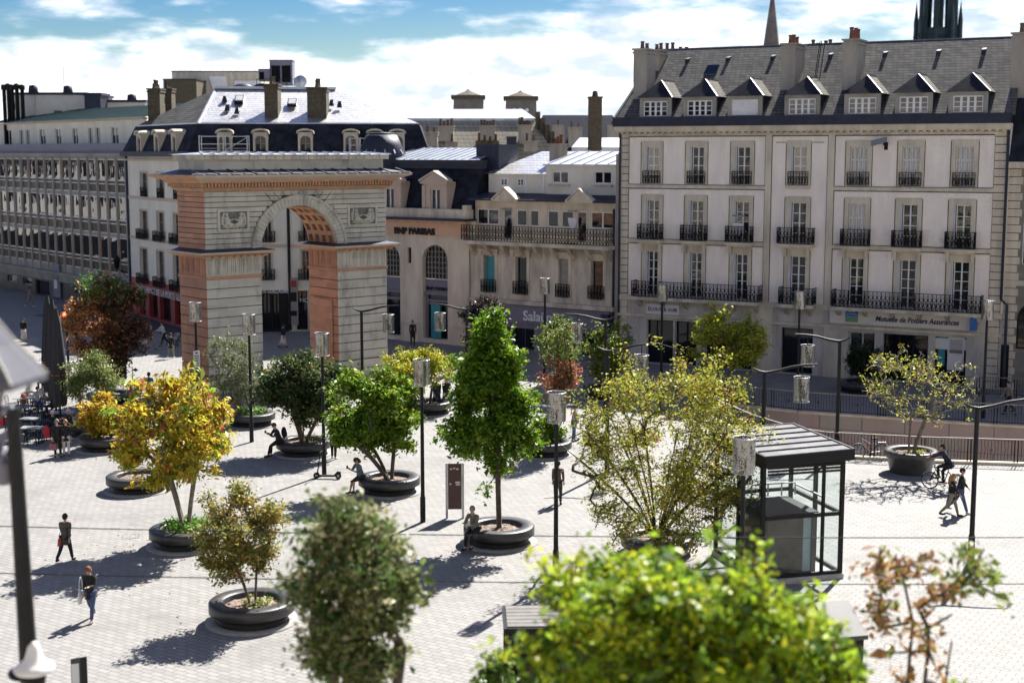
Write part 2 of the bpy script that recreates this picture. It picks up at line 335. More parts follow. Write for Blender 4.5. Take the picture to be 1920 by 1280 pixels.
class Wall:
    """vertical plane between two ground points; local x along it, local y into it, z up"""
    def __init__(s,P0,P1):
        s.P=np.array(P0,float); d=np.array(P1,float)-s.P; s.L=float(np.hypot(*d)); s.d=d/s.L; s.n=np.array([-s.d[1],s.d[0]])
        s.ang=math.atan2(s.d[1],s.d[0]); s.M=Matrix.Translation((P0[0],P0[1],0))@Matrix.Rotation(s.ang,4,'Z')
    def uz(s,px,py,off=0):
        r=ray(px,py); t=float((s.P+s.n*off)@s.n)/float(r[:2]@s.n); p=r[:2]*t
        return float((p-s.P)@s.d), H+r[2]*t
    def u(s,px,py=400,off=0): return s.uz(px,py,off)[0]
    def z(s,px,py,off=0): return s.uz(px,py,off)[1]
    def w(s,u,y=0): return s.P+s.d*u+s.n*y
    def T(s,u,y,z): return s.M@Matrix.Translation((u,y,z))
def wallgrid(mb,u0,u1,z0,z1,holes,y=0,depth=.28,m=0,mr=None):
    mr=m if mr is None else mr
    us=sorted({u0,u1}|{min(max(h[k],u0),u1) for h in holes for k in (0,1)}); zs=sorted({z0,z1}|{min(max(h[k],z0),z1) for h in holes for k in (2,3)})
    for a,b in zip(us,us[1:]):
        for c,d in zip(zs,zs[1:]):
            x,z=(a+b)/2,(c+d)/2
            if b-a<1e-4 or d-c<1e-4 or any(h[0]<x<h[1] and h[2]<z<h[3] for h in holes): continue
            mb.quad((a,y,c),(b,y,c),(b,y,d),(a,y,d),m)
    for a,b,c,d in [h[:4] for h in holes]:
        e=y+depth
        mb.quad((a,y,c),(a,e,c),(a,e,d),(a,y,d),mr); mb.quad((b,y,c),(b,e,c),(b,e,d),(b,y,d),mr)
        mb.quad((a,y,d),(b,y,d),(b,e,d),(a,e,d),mr); mb.quad((a,y,c),(b,y,c),(b,e,c),(a,e,c),mr)
def arch_fill(mb,u0,u1,zs,zt,y,m=0,n=14,depth=.28):
    """fills the corners of a rectangular hole above a semicircle springing at zs; zt = hole top"""
    c=(u0+u1)/2; rx=(u1-u0)/2; rz=zt-zs
    pts=[(c-rx*cos(PI*i/n),zs+rz*sin(PI*i/n)) for i in range(n+1)]
    for i in range(n):
        a,b=pts[i],pts[i+1]; q=u0 if (a[0]+b[0])/2<c else u1
        mb.quad((a[0],y,a[1]),(b[0],y,b[1]),(b[0],y,zt+.001),(a[0],y,zt+.001),m)
        mb.quad((a[0],y,a[1]),(b[0],y,b[1]),(b[0],y+depth,b[1]),(a[0],y+depth,a[1]),m)
def frame_mesh(w,h,cols,rows,t=.06,mull=.09,d=.06,transom=None):
    mb=MB(); mb.box(0,t,0,d,0,h); mb.box(w-t,w,0,d,0,h); mb.box(t,w-t,0,d,0,t); mb.box(t,w-t,0,d,h-t,h)
    iw=(w-2*t)/cols
    for i in range(1,cols): mb.box(t+iw*i-mull/2,t+iw*i+mull/2,.002,d-.002,t,h-t)
    for j in range(1,rows):
        z=t+(h-2*t)*j/rows
        for i in range(cols):
            x0=t+iw*i+(mull/2 if i else 0); x1=t+iw*(i+1)-(mull/2 if i<cols-1 else 0); mb.box(x0,x1,.006,d-.006,z-.02,z+.02)
    return mb
def window(parent,W,u0,u1,z0,z1,y,cols=2,rows=4,fm=None,gm=None,shut=False,t=.07,mull=.10,name='window'):
    w_,h=u1-u0,z1-z0
    f=frame_mesh(w_,h,cols,rows,t,mull).build(name,fm or M_white,parent,W.T(u0,y,z0))
    p=MB(); p.quad((t,.035,t),(w_-t,.035,t),(w_-t,.035,h-t),(t,.035,h-t)); p.build('pane',gm or M_glass,f,W.T(u0,y,z0))
    return f
def railing_mb(L,h=.95,d=.0,style=0,step=.13):
    """ornate iron guard along x (0..L), optional return sides of depth d behind it"""
    mb=MB(); r=.018
    def run(p,q):
        p=Vector(p);q=Vector(q);n=max(2,int((q-p).length/step)); Z=Vector((0,0,1))
        mb.bar(p+Z*h,q+Z*h,.05,.04); mb.bar(p+Z*.06,q+Z*.06,.035,.03); mb.bar(p+Z*(h-.14),q+Z*(h-.14),.025,.02)
        for i in range(n+1):
            a=p+(q-p)*i/n; k=i%4
            mb.bar(a+Z*.06,a+Z*(h-.02),.045 if k==0 else .03)
            if i<n:
                b=p+(q-p)*(i+1)/n; m_=(a+b)/2; dv=(b-a)
                if style==0:   # scrolls
                    c=m_+Z*(.06+h*.28); 
                    for s in (-1,1):
                        ps=[a+Z*.08+dv*(.5-.45*s)]; 
                        ps+= [c+dv*(.38*cos(tt)*s)+Z*(.16*sin(tt)*s) for tt in (-1.5,-.7,0,.7,1.5,2.3,3.1)]
                        mb.tube(ps,.020,4,cap=False,sm=False)
                    mb.tube([m_+dv*(.4*cos(tt))+Z*(h*.66+.11*sin(tt)) for tt in [i_*PI/4 for i_ in range(9)]],.018,4,cap=False,sm=False)
                elif style==1: # diamonds
                    for z in (.08,.08+(h-.24)/2):
                        k2=(h-.24)/2; mb.bar(a+Z*z,b+Z*(z+k2),.024); mb.bar(b+Z*z,a+Z*(z+k2),.024)
                else:          # teardrops
                    mb.tube([m_+dv*(.42*cos(tt)*(1 if sin(tt)<0 else .6))+Z*(h*.42+.26*h*sin(tt)) for tt in [i_*PI/5 for i_ in range(11)]],.020,4,cap=False,sm=False)
    if d: run((0,d,0),(0,0,0)); run((L,0,0),(L,d,0))
    run((0,0,0),(L,0,0)); return mb
def shutters(parent,W,u0,u1,z0,z1,y,closed=True,lw=None):
    w_=u1-u0; n=4 if closed else 2
    if closed:
        for k in range(2):
            mb=MB(); pw=w_/2
            for j in range(2):
                x=k*pw+j*pw/2; a,b=x+.01,x+pw/2-.01
                mb.box(a,a+.06,0,.04,0,z1-z0); mb.box(b-.06,b,0,.04,0,z1-z0)
                for q in range(4):
                    z=(z1-z0-.07)*q/3; mb.box(a+.06,b-.06,.002,.038,z,z+.07)
                mb.quad((a+.06,.03,0),(b-.06,.03,0),(b-.06,.03,z1-z0),(a+.06,.03,z1-z0),1)
            mb.build('shutter',[M_shutter,M_curtain],parent,W.T(u0,y,z0))
def chimney(parent,W,u,y,z0,z1,wu,wy,m=None,pots=3,pm=None,name='chimney'):
    mb=MB(); mb.box(u,u+wu,y,y+wy,z0,z1); mb.box(u-.06,u+wu+.06,y-.06,y+wy+.06,z1-.22,z1-.1); mb.box(u-.09,u+wu+.09,y-.09,y+wy+.09,z1,z1+.1)
    c=mb.build(name,m or M_chim,parent,W.M)
    rr=random.Random(u*7+z1)
    for i in range(pots):
        a=(i+.5)/pots; h=rr.uniform(.35,.75)
        px,py=(u+wu/2,y+wy*a) if wy>wu else (u+wu*a,y+wy/2)
        p=MB(); r0=.13; p.lathe([(r0*1.15,0),(r0,.1),(r0*.8,h*.8),(r0,h*.82),(r0,h)],10,c=(px,py,z1+.1)); p.build('chimney_pot',pm or M_pot,c,W.M)
    return c
# ================================================================ B5: the long pale house
W5=Wall((6.95,92.0),(28.0,80.72)); U=W5.u; Z=W5.z
root5=empty('town_house',None,M=W5.M,label='long pale four storey house with seven dormers in its slate roof and iron balconies',cat='house')
DEP=11.0
zc=Z(1160,238); zs3=(Z(1184,346),Z(1184,352)); zs2=(Z(1184,447),Z(1184,454)); zs1=(Z(1190,553),Z(1190,562))
cols5=[(1209.5,1236,1210,1236,1210,1234),(1292.5,1320,1290.5,1319,1290,1316),(1377,1407,1375,1405,1375,1402),(1482,1513,1479.5,1512,1478,1511),(1593.5,1627,1591,1624,1588,1620),(1691,1725,1687,1721,1684,1718),(1791.5,1826,1787,1822,1783,1819)]
zr=[(Z(1222,275.5),Z(1222,345)),(Z(1222,375),Z(1222,449)),(Z(1222,470.5),Z(1222,553))]
holes=[];wins=[]
for ci,c in enumerate(cols5):
    for fi,(zt,zb) in enumerate(zr):
        a,b=U(c[2*fi],310+90*fi),U(c[2*fi+1],310+90*fi); holes.append((a,b,zb+(.02 if fi!=1 else .04),zt)); wins.append((ci,fi,a,b,zb,zt))
uL,uR=0,W5.L
mb=MB(); zg=zs1[1]-.0
wallgrid(mb,uL,uR,zg,zc,holes,depth=.32,m=0,mr=1)
mb.quad((uL,0,0),(uL,DEP,0),(uL,DEP,zc),(uL,0,zc)); mb.quad((uR,0,0),(uR,DEP,0),(uR,DEP,zc),(uR,0,zc)); mb.quad((uL,DEP,0),(uR,DEP,0),(uR,DEP,zc),(uL,DEP,zc))
mb.build('wall',[M_render5,M_trim],root5)
mb=MB()
for (ci,fi,a,b,zb,zt) in wins:   # stone surrounds
    mb.mark()
    s=.24;e=.32;y=-.035
    mb.box(a-s,a-.001,y,0,zb-.0,zt+e); mb.box(b+.001,b+s,y,0,zb,zt+e); mb.box(a-.001,b+.001,y,0,zt,zt+e)
    mb.box(a-s-.03,b+s+.03,y-.02,0,zt+e,zt+e+.05)
    if fi==2: mb.box(a-s,b+s,-.03,0,zt+e+.05,zs2[0]-.35); [mb.box(x,x+.16,-.28,0,zs2[1]-.55,zs2[1]-.02) for x in (a-s,b+s-.16)]
mb.build_split('window_surround',M_trim,root5)
mb=MB()   # string courses, cornice with modillions, bay pilasters, quoins
pl=[(U(1436,300),U(1447,300)),(U(1553,300),U(1565,300))]
for z0,z1 in (zs3,zs2): 
    for a,b in ((.55,pl[0][0]),(pl[1][1],uR-.75)): mb.box(a,b,-.09,0,z1,z0)
mb.box(0,uR,-.16,-.0,zs1[1],zs1[0])
zd=Z(1160,252)
mb.box(0,uR,-.06,0,zd-.12,zd); mb.box(-.25,uR+.1,-.5,0,zc-.28,zc); mb.box(-.12,uR+.05,-.38,0,zc-.36,zc-.28)
n=58
for i in range(n+1):
    x=.15+(uR-.5)*i/n; mb.box(x,x+.17,-.34,0,zd+.02,zc-.36)
for a,b in pl: mb.box(a,b,-.07,0,zg,zd-.12)
mb.box(pl[0][1]+.25,pl[1][0]-.25,-.03,0,zd-.6,zd-.5)
mb.build('cornice',M_trim,root5)
mb=MB()
for x0,x1 in ((.12,.60),(uR-.78,uR-.15)):
    z=.0;k=0; mb.mark()
    while z<zd-.2:
        mb.box(x0,x1,-.06,0,z+.02,min(z+.42,zd-.14)); z+=.45;k+=1
mb.build_split('quoin',M_trim,root5)
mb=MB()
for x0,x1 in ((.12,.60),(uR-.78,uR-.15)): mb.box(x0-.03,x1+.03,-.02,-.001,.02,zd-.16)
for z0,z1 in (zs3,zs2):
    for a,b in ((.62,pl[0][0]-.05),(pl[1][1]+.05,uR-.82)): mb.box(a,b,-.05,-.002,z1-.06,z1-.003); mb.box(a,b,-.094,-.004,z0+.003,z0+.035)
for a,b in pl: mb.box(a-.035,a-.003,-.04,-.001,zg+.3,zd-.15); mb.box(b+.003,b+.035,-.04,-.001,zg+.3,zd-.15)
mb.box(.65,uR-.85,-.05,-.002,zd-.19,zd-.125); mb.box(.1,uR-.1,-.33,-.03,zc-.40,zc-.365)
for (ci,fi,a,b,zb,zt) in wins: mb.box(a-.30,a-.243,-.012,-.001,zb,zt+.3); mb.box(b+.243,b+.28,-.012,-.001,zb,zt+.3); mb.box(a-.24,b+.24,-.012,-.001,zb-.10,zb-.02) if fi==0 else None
mb.build('joint_shade_line',M_jointshade,root5)  # dark joints behind quoins; shadow lines under courses and edges painted as strips
rw_=random.Random(12)
for (ci,fi,a,b,zb,zt) in wins:
    y=.16
    mb=MB()
    if fi==0 and ci>=4 or (fi==1 and ci==4):
        shutters(root5,W5,a,b,zb,zt,.10)
    else:
        window(root5,W5,a+.16,b-.02,zb,zt,y,2,5 if fi==2 else 4,gm=rw_.choice([M_glasswavy,M_glass,M_glass,M_curtain] if fi!=1 else [M_glasswavy,M_glasswavy,M_glass]),t=.055,mull=.085)
        mb.box(a+.005,a+.05,-.02,.15,zb,zt); mb.box(a+.075,a+.12,-.0,.15,zb,zt); mb.box(b-.035,b-.005,.0,.15,zb,zt); mb.build('shutter',M_shutter,root5)
    mi=MB(); mi.quad((a,.30,zb),(b,.30,zb),(b,.30,zt),(a,.30,zt)); mi.build('dark_room',M_interior,root5)
    if fi==0:
        L=b-a+.22; railing_mb(L,.82,0,2,.17).build('guard_rail',M_iron,root5,W5.T(a-.11,-.09,zb))
        if ci==3: 
            s=MB(); s.box(a-.25,b+.25,-.16,0,zb-.2,zb-.02); s.build('sill',M_trim,root5)
    if fi==1:
        e=.30 if ci!=3 else .55
        L=b-a+2*e; s=MB(); s.box(a-e-.05,b+e+.05,-.62,0,zb-.16,zb); s.box(a-e+.05,b+e-.05,-.5,0,zb-.24,zb-.16); bal=s.build('balcony',M_trim,root5)
        railing_mb(L,.98,.5,0,.2).build('railing',M_iron,bal,W5.T(a-e,-.56,zb))
def long_balcony(u0,u1,z):
    s=MB(); s.box(u0-.05,u1+.05,-.95,0,z-.2,z); bal=s.build('balcony',M_stonedirty,root5)
    n=int((u1-u0)/1.6)
    b=MB()
    for i in range(n+1):
        x=u0+.2+(u1-u0-.6)*i/n; b.mark(); b.hexa([(x,-.7,z-.3),(x+.22,-.7,z-.3),(x+.22,-.01,z-.75),(x,-.01,z-.75)],[(x,-.85,z-.2),(x+.22,-.85,z-.2),(x+.22,-.01,z-.2),(x,-.01,z-.2)])
    b.build_split('bracket',M_stonedirty,bal); railing_mb(u1-u0,1.0,.85,0,.24).build('railing',M_iron,bal,W5.T(u0,-.9,z))
for a,b in ((1184,1421),(1460,1522),(1560,1838)): long_balcony(U(a,545,-.9),U(b,570,-.9),zs1[0])
# roof
M_slatesunlit=brick('slate_sunlit',(.13,.127,.115),(.19,.18,.155),(.05,.05,.05),.3,.16,.014,rough=.95,spec=.03,bump=.6,stain=.5,stainc=(.10,.10,.09),sscale=1.2)
ez=Z(1160,224,-.5); ys=-.5; yr=5.6; rz_=ez+4.75
xr=U(1237,110,yr)
mb=MB(); E_=uR+.05
mb.quad((xr+.0,yr,rz_),(E_,yr,rz_),(E_,ys,ez),(-.25,ys,ez)); mb.quad((xr,yr,rz_),(E_,yr,rz_),(E_,DEP+.5,ez),(-.25,DEP+.5,ez))
mb.poly([(-.25,ys,ez),(-.25,DEP+.5,ez),(xr,yr,rz_)]); mb.poly([(E_,ys,ez),(E_,DEP+.5,ez),(E_,yr,rz_)])
roof5=mb.build('roof',M_slate,root5)
mb=MB(); mb.box(-.3,E_+.02,ys-.1,ys+.5,zc+.002,ez+.12); mb.build('gutter',M_zincdark,roof5)
mb=MB(); mb.bar((xr,yr+.1,rz_-.045),(E_,yr+.1,rz_-.045),.3,.10); mb.bar((xr,yr,rz_+.03),(-.25,ys,ez+.03),.16,.08); mb.build('ridge_cap',M_zincmid,roof5)
sl_=(rz_-ez)/(yr-ys)
def rz5(y): return ez+(y-ys)*sl_
dpx=[(1206,1251),(1288,1335),(1371,1421),(1478,1529),(1590,1642.5),(1685.5,1739.5),(1786,1843)]
zdt,zdb=Z(1228,190,-.36),Z(1228,219,-.36)
for i,(a,b) in enumerate(dpx):
    a,b=U(a,205,-.36),U(b,205,-.36); y0=-.36; d=.24
    zt=zdt+.22; yb=ys+(zt-ez)/sl_
    mb=MB(); o0,o1=a-d,b+d
    mb.box(o0,a,y0,y0+.2,zdb-.15,zt); mb.box(b,o1,y0,y0+.2,zdb-.15,zt); mb.box(a,b,y0,y0+.2,zdt,zt); mb.box(a,b,y0,y0+.2,zdb-.15,zdb)
    dm=mb.build('dormer',M_conc,roof5)
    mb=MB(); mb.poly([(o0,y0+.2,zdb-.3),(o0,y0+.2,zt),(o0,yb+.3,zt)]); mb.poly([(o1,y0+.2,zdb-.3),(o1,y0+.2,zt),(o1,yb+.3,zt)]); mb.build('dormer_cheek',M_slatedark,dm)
    apx=(o0+o1)/2; az=zt+1.12; ay=y0+1.0; ayb=ys+(az-ez)/sl_+.2; e=.16
    A=(o0-e,y0-e,zt);B=(o1+e,y0-e,zt);Cc=(o1+e,yb+.2,zt);D=(o0-e,yb+.2,zt);P=(apx,ay,az);Q=(apx,ayb,az)
    mb=MB(); mb.poly([A,B,P],1); mb.quad(B,Cc,Q,P,0); mb.quad(A,P,Q,D,1); mb.poly([A,B,Cc,D],1); mb.build('dormer_roof',[M_slatesunlit,M_slatedark],dm)  # sunlit slope gets paler slate, the others dark: light put into colour
    mb=MB(); mb.bar(P,Q,.12,.06); mb.bar(P,B,.07,.04); mb.bar(Q,Cc,.07,.04); mb.build('ridge_cap',M_zincmid,dm)
    if i==2:
        mb=MB()
        for k in range(12): 
            z=zdb+(zdt-zdb)*k/12; mb.box(a,b,y0+.08+.0*k,y0+.12,z+.006,z+(zdt-zdb)/12)
        mb.build('roller_shutter',M_white,dm)
    else:
        window(dm,W5,a,b,zdb,zdt,y0+.08,4,3,mull=.13,gm=M_curtain if i>2 else M_glass)
# roof vents, skylight, aerials
for x,y in ((1290,122),(1366,118),(1450,115),(1558,115),(1660,114),(1760,111),(1845,108)):
    yy=yr-1.15; u=U(x,y,yy); z=rz5(yy)
    mb=MB(); mb.hexa([(u-.13,yy-.25,z-.25),(u+.13,yy-.25,z-.25),(u+.13,yy+.3,z+.1),(u-.13,yy+.3,z+.1)],[(u-.12,yy-.25,z+.10),(u+.12,yy-.25,z+.10),(u+.12,yy+.3,z+.22),(u-.12,yy+.3,z+.22)]); mb.build('roof_vent',M_zincdark,roof5)
u=U(1335,130,3.5); mb=MB(); mb.hexa([(u-.4,3.0,rz5(3.0)+.08),(u+.4,3.0,rz5(3.0)+.08),(u+.4,3.8,rz5(3.8)+.08),(u-.4,3.8,rz5(3.8)+.08)],[(u-.4,3.0,rz5(3.0)+.16),(u+.4,3.0,rz5(3.0)+.16),(u+.4,3.8,rz5(3.8)+.16),(u-.4,3.8,rz5(3.8)+.16)]); mb.build('skylight',M_glass,roof5)
def ch5(a,b,y,pyt,wy,pots,pm=None,base=None):
    u0,u1=U(a,120,y),U(b,120,y); zt=Z((a+b)/2,pyt,y); chimney(roof5,W5,u0,y,rz5(y)-.6 if base is None else base,zt,u1-u0,wy,M_chim,pots,pm)
ch5(1188,1212,1.2,94,1.5,2); ch5(1219,1236,3.6,96,1.4,2); ch5(1241,1262,6.2,101,.8,2,base=14); ch5(1266,1288,7.2,103,.8,2,base=14)
ch5(1465,1491,1.7,84,2.0,3,M_potred); ch5(1580,1606,1.6,76,2.0,4,M_potred); ch5(1516,1556,7.5,96,.9,5,base=15); ch5(1896,1925,1.5,64,2.2,2)
mb=MB()
for px,t in ((1531,100),(1540,98),(1527,101)):
    u=U(px,130,2.6+.3*(px-1531)/9); mb.bar((u,2.6,rz5(2.6)),(u+.1,3.2,rz5(2.6)+2.3),.04)
mb.build('roof_ladder',M_iron,roof5)
# ground floor: stone front with shop openings
zt1=zs1[1]; 
def gu(px,py=650): return U(px,py)
sh=[(1212,1262,602),(1265,1306,602),(1322,1410,608),(1464,1524,618),(1590,1640,634),(1655,1740,640),(1752,1812,646)]
gh=[]
ztop=Z(1240,600)
for a,b,t in sh: gh.append((gu(a),gu(b),.05,ztop))
mb=MB(); wallgrid(mb,0,uR,0,zt1,gh,y=-.02,depth=.5); mb.build('ground_floor_wall',mat('shopfront_stone',(.50,.46,.40),.8,.12,.9,.2,dark=(.34,.31,.265),streak=True),root5)
mb=MB(); 
mb.box(gu(1420),gu(1448),-.12,-.02,0,zt1); mb.box(gu(1545),gu(1585),-.10,-.02,0,ztop+.3)
mb.box(0,uR,-.2,-.02,ztop+.18,ztop+.34); mb.build('shop_pilaster',M_trim,root5)
for i,(a,b,t) in enumerate(sh):
    a,b=gu(a),gu(b)
    window(root5,W5,a,b,.05,ztop,.3,2 if b-a<2.2 else 3,1,M_dkwood if i!=4 else M_steel,M_glass,t=.1,name='shop_window' if i not in (1,3) else 'shop_door')
    mb=MB(); mb.box(a+.01,b-.01,.6,.62,0,ztop); mb.build('dark_room',M_interior,root5)
# downpipes
mb=MB(); mb.tube([(.03,-.12,zc-.3),(.03,-.12,3.2),(.03,-.12,.1)],.07,8); mb.tube([(uR-.08,-.14,zc-.3),(uR-.08,-.14,5.2),(uR+.25,-.14,4.9),(uR+.25,-.14,.2)],.08,8); mb.build('downpipe',M_zincdark,root5)
# signs (things of their own, hung on the house)
def sign_board(name,label,W,u0,u1,z0,z1,y0,m,d=.1):
    r=empty(name,None,M=W.T(u0,y0,z0),label=label,cat='sign'); mb=MB(); mb.box(0,u1-u0,-d,0,0,z1-z0); mb.build('board',m,r); return r
u0,u1=U(1213,578),U(1274,578); z0,z1=Z(1244,589),Z(1244,570)
s1=sign_board('shop_sign','white sign with dark round letters above the hearing shop beside a lamp',W5,u0,u1,z0,z1,-.02,M_signwhite)
text('lettering','ÉCOUTER VOIR',.36,M_navy,s1,W5.T(u0+.12,-.13,z0+.2)@TXT,fit=u1-u0-.24)
u0,u1=U(1558,600),U(1833,600); z0,z1=Z(1560,604),Z(1560,581)
s2=sign_board('shop_sign','long cream sign with dark italic lettering and a small blue emblem over the insurance shop',W5,u0,u1,Z(1700,612)-.0,Z(1700,586)+.0,-.02,M_signcream,.25)
zb=Z(1700,612); zt_=Z(1700,586); hh=zt_-zb
text('lettering','Mutuelle de Poitiers Assurances',.5,M_navy,s2,W5.T(U(1643,600),-.28,zb+hh*.32)@TXT,shear=.25,offset=.012,fit=U(1800,605)-U(1643,600))
mb=MB(); ua,ub=U(1588,592),U(1611,592); mb.box(ua,ub,-.33,-.25,zb+.12,zt_+.12,0); mb.box(ua,ub,-.335,-.331,zb+.12,zb+.38,1); mb.build('emblem',[M_blue,M_green],s2,W5.M)
for k,tx in enumerate(('Mutuelle','de Poitiers','Assurances')): text('lettering',tx,.15,M_signwhite,s2,W5.T(ua+.06,-.34,zt_-.1-.16*k)@TXT,ext=.005)
ua=U(1823,600); mb=MB(); mb.box(ua,ua+.35,-.75,-.27,zb+.05,zt_-.05,0); mb.build('light_box',M_blue,s2,W5.M)
# posters in the insurance windows
mb=MB(); ua,ub=U(1775,670),U(1806,670); mb.box(ua,ub,.2,.24,.9,2.9,0); mb.box(ua+.1,ub-.1,.19,.198,1.9,2.7,1); o=mb.build('window_poster',[M_signwhite,col('poster_photo',(.20,.17,.14))],None,W5.M); tag(o,'white poster with a small picture standing in the insurance shop window','poster')
mb=MB(); ua,ub=U(1757,670),U(1770,670); mb.box(ua,ub,.2,.24,1.1,3.0,0); o=mb.build('window_banner',[M_teal],None,W5.M); tag(o,'narrow teal banner in the insurance shop window','banner')
ua,ub=U(1750,633),U(1811,633); sb=sign_board('opening_hours_sign','pale notice board with small blue writing above the teal window banner',W5,ua,ub,ztop-.75,ztop-.1,.22,M_signwhite,.03)
for k,tx in enumerate(('Particuliers  Professionnels   Famille','Vie   Epargne   Sante   Retraite')): pass
# camera on the facade
u=U(1655,262); z=Z(1655,270); r=empty('security_camera',None,M=W5.T(u,0,z),label='grey security camera on a bracket high on the pale house',cat='camera')
mb=MB(); mb.bar((.25,0,-.1),(.2,-.5,0),.1); mb.box(.1,.32,-.02,0,-.35,.1); mb.build('bracket',M_iron,r)
mb=MB(); mb.hexa([(-.5,-.75,-.12),(-.5,-.42,-.12),(.35,-.42,.1),(.35,-.75,.1)],[(-.5,-.75,.18),(-.5,-.42,.18),(.35,-.42,.4),(.35,-.75,.4)]); mb.build('housing',M_purple,r)
# ================================================================ B6: stone house at the right edge
P6=W5.w(W5.L-.02,.15); W6=Wall(P6,(P6[0]+14*W5.d[0]-0,P6[1]+14*W5.d[1]))
root6=empty('stone_house',None,M=W6.M,label='old rubble stone house with pale quoins and an arched window beside the downpipe',cat='house')
M_rubble=brick('rubble',(.24,.215,.165),(.17,.155,.125),(.20,.18,.15),.7,.36,.03,bump=.5,stain=.4)
zc6=W6.z(1900,312); mb=MB(); a,b=W6.u(1908,560),W6.u(1935,560); hz=W6.z(1905,560)
wallgrid(mb,0,14,0,zc6,[(a,a+2.0,2.4,5.1),(a+.1,a+1.8,7.2,9.6)],depth=.35); arch_fill(mb,a,a+2.0,4.1,5.1,0); mb.quad((0,0,0),(0,9,0),(0,9,zc6),(0,0,zc6)); mb.build('wall',M_rubble,root6)
mb=MB(); z=0;k=0
while z<zc6-.5:
    w_=.5 if k%2 else .8; mb.box(.0,w_,-.05,0,z+.02,z+.42); mb.box(a-.1-w_*.5,a-.1,-.045,0,z+.02,z+.42); z+=.45;k+=1
mb.box(-.1,14,-.3,0,zc6-.1,zc6+.25); mb.box(0,14,-.1,0,6.0,6.3); mb.build('quoin',M_trim,root6)
mb=MB(); mb.quad((-.1,-.3,zc6+.25),(14,-.3,zc6+.25),(14,1.2,zc6+3.8),(-.1,1.2,zc6+3.8)); mb.quad((-.1,1.2,zc6+3.8),(14,1.2,zc6+3.8),(14,6,zc6+5),(-.1,6,zc6+5)); mb.quad((-.1,-.3,zc6+.25),(-.1,1.2,zc6+3.8),(-.1,9,zc6+3.8),(-.1,9,zc6+.25)); mb.build('roof',M_slatedark,root6)
window(root6,W6,a,a+2.0,2.4,5.1,.2,4,5,M_iron,M_glass); window(root6,W6,a+.1,a+1.8,7.2,9.6,.2,2,3)
mb=MB(); mb.box(W6.u(1878,600),W6.u(1895,600),-.06,0,.1,2.6); mb.build('shop_door',M_dkwood,root6)
# ================================================================ B4: travel shop with iron gallery
W4=Wall((-2.9,99.2),(6.75,92.35)); U4=W4.u; Z4=W4.z
root4=empty('shop_house',None,M=W4.M,label='low stone house with a glazed upper gallery behind a long lattice iron balcony',cat='house')
L4=W4.L
zb_=Z4(884,449); zs=Z4(900,560)   # gallery slab, shop fascia top
wp=[(907,928,480,550),(967,988,482,552),(1047,1066,484,556),(1108,1131,487,560)]
hs=[(U4(a,520),U4(b,520),Z4(a,bt),Z4(a,t)) for a,b,t,bt in wp]
z1b=sum(h[2] for h in hs)/4; z1t=sum(h[3] for h in hs)/4; hs=[(a,b,z1b,z1t) for a,b,_,_ in hs]
mb=MB(); mb.box(L4-.05,L4+.35,.25,6,0,zb_+6); mb.box(L4+.005,L4+.345,-.10,.248,0,zb_+5.9); mb.build('party_wall',M_chim,root4); mb=MB(); wallgrid(mb,0,L4,zs,zb_,hs,depth=.35); mb.quad((0,0,0),(0,8,0),(0,8,zb_),(0,0,zb_)); mb.build('wall',M_stonedirty,root4)
mb=MB()
for a,b,c,d in hs:
    mb.mark(); mb.box(a-.22,a-.001,-.05,0,c,d+.05); mb.box(b+.001,b+.22,-.05,0,c,d+.05); mb.box(a-.22,b+.22,-.05,0,d+.05,d+.3); mb.box(a-.35,b+.35,-.22,0,d+.32,d+.46); mb.box(a-.3,a-.1,-.18,0,d+.0,d+.32); mb.box(b+.1,b+.3,-.18,0,d,d+.32)
mb.build_split('window_surround',M_trim,root4)
pics=[M_teal,M_interior,col('map_print',(.35,.33,.28)),M_interior]
for i,(a,b,c,d) in enumerate(hs):
    f=window(root4,W4,a,b,c,d,.2,1,1,M_conc,M_glass if i in(1,3) else pics[i],t=.06)
    mb=MB(); mb.box(a+.06,b-.06,.21,.25,d-.75,d-.65); mb.build('transom',M_conc,f); 
    railing_mb(b-a+.3,.9,0,0,.22).build('guard_rail',M_iron,root4,W4.T(a-.15,-.12,c))
    if i==0:
        mb=MB(); mb.poly([(a+.35,.2,c+.1),(b-.08,.2,c+.1),(b-.1,.2,d-1.4),(b-.3,.2,d-1.25),(a+.5,.2,d-1.9)]); mb.build('poster',M_interior,f)
    if i in (1,3):
        mb=MB(); m_=(a+b)/2; mb.poly([(m_-.38,.2,d-1.15),(m_+.38,.2,d-1.15),(m_+.3,.2,d-1.6),(m_,.2,d-2.05),(m_-.3,.2,d-1.6)]); mb.build('poster',M_signwhite,f)
    if i==2:
        mb=MB()
        for k in range(3): mb.box(a+.12,b-.12,.19,.195,c+.9+k*.42,c+1.2+k*.42)
        mb.build('poster',[col('poster_sand',(.40,.24,.12))],f)
# gallery slab, brackets, balcony
mb=MB(); mb.box(-.1,L4-.02,-1.0,0,zb_-.25,zb_); 
for i in range(9):
    x=.3+(L4-.9)*i/8; mb.hexa([(x,-.5,zb_-.7),(x+.25,-.5,zb_-.7),(x+.25,-.01,zb_-1.1),(x,-.01,zb_-1.1)],[(x,-.85,zb_-.25),(x+.25,-.85,zb_-.25),(x+.25,-.01,zb_-.25),(x,-.01,zb_-.25)])
bal=mb.build('balcony',M_stonedirty,root4); railing_mb(L4-.1,1.05,.9,1,.24).build('railing',M_iron,bal,W4.T(-.05,-.97,zb_))
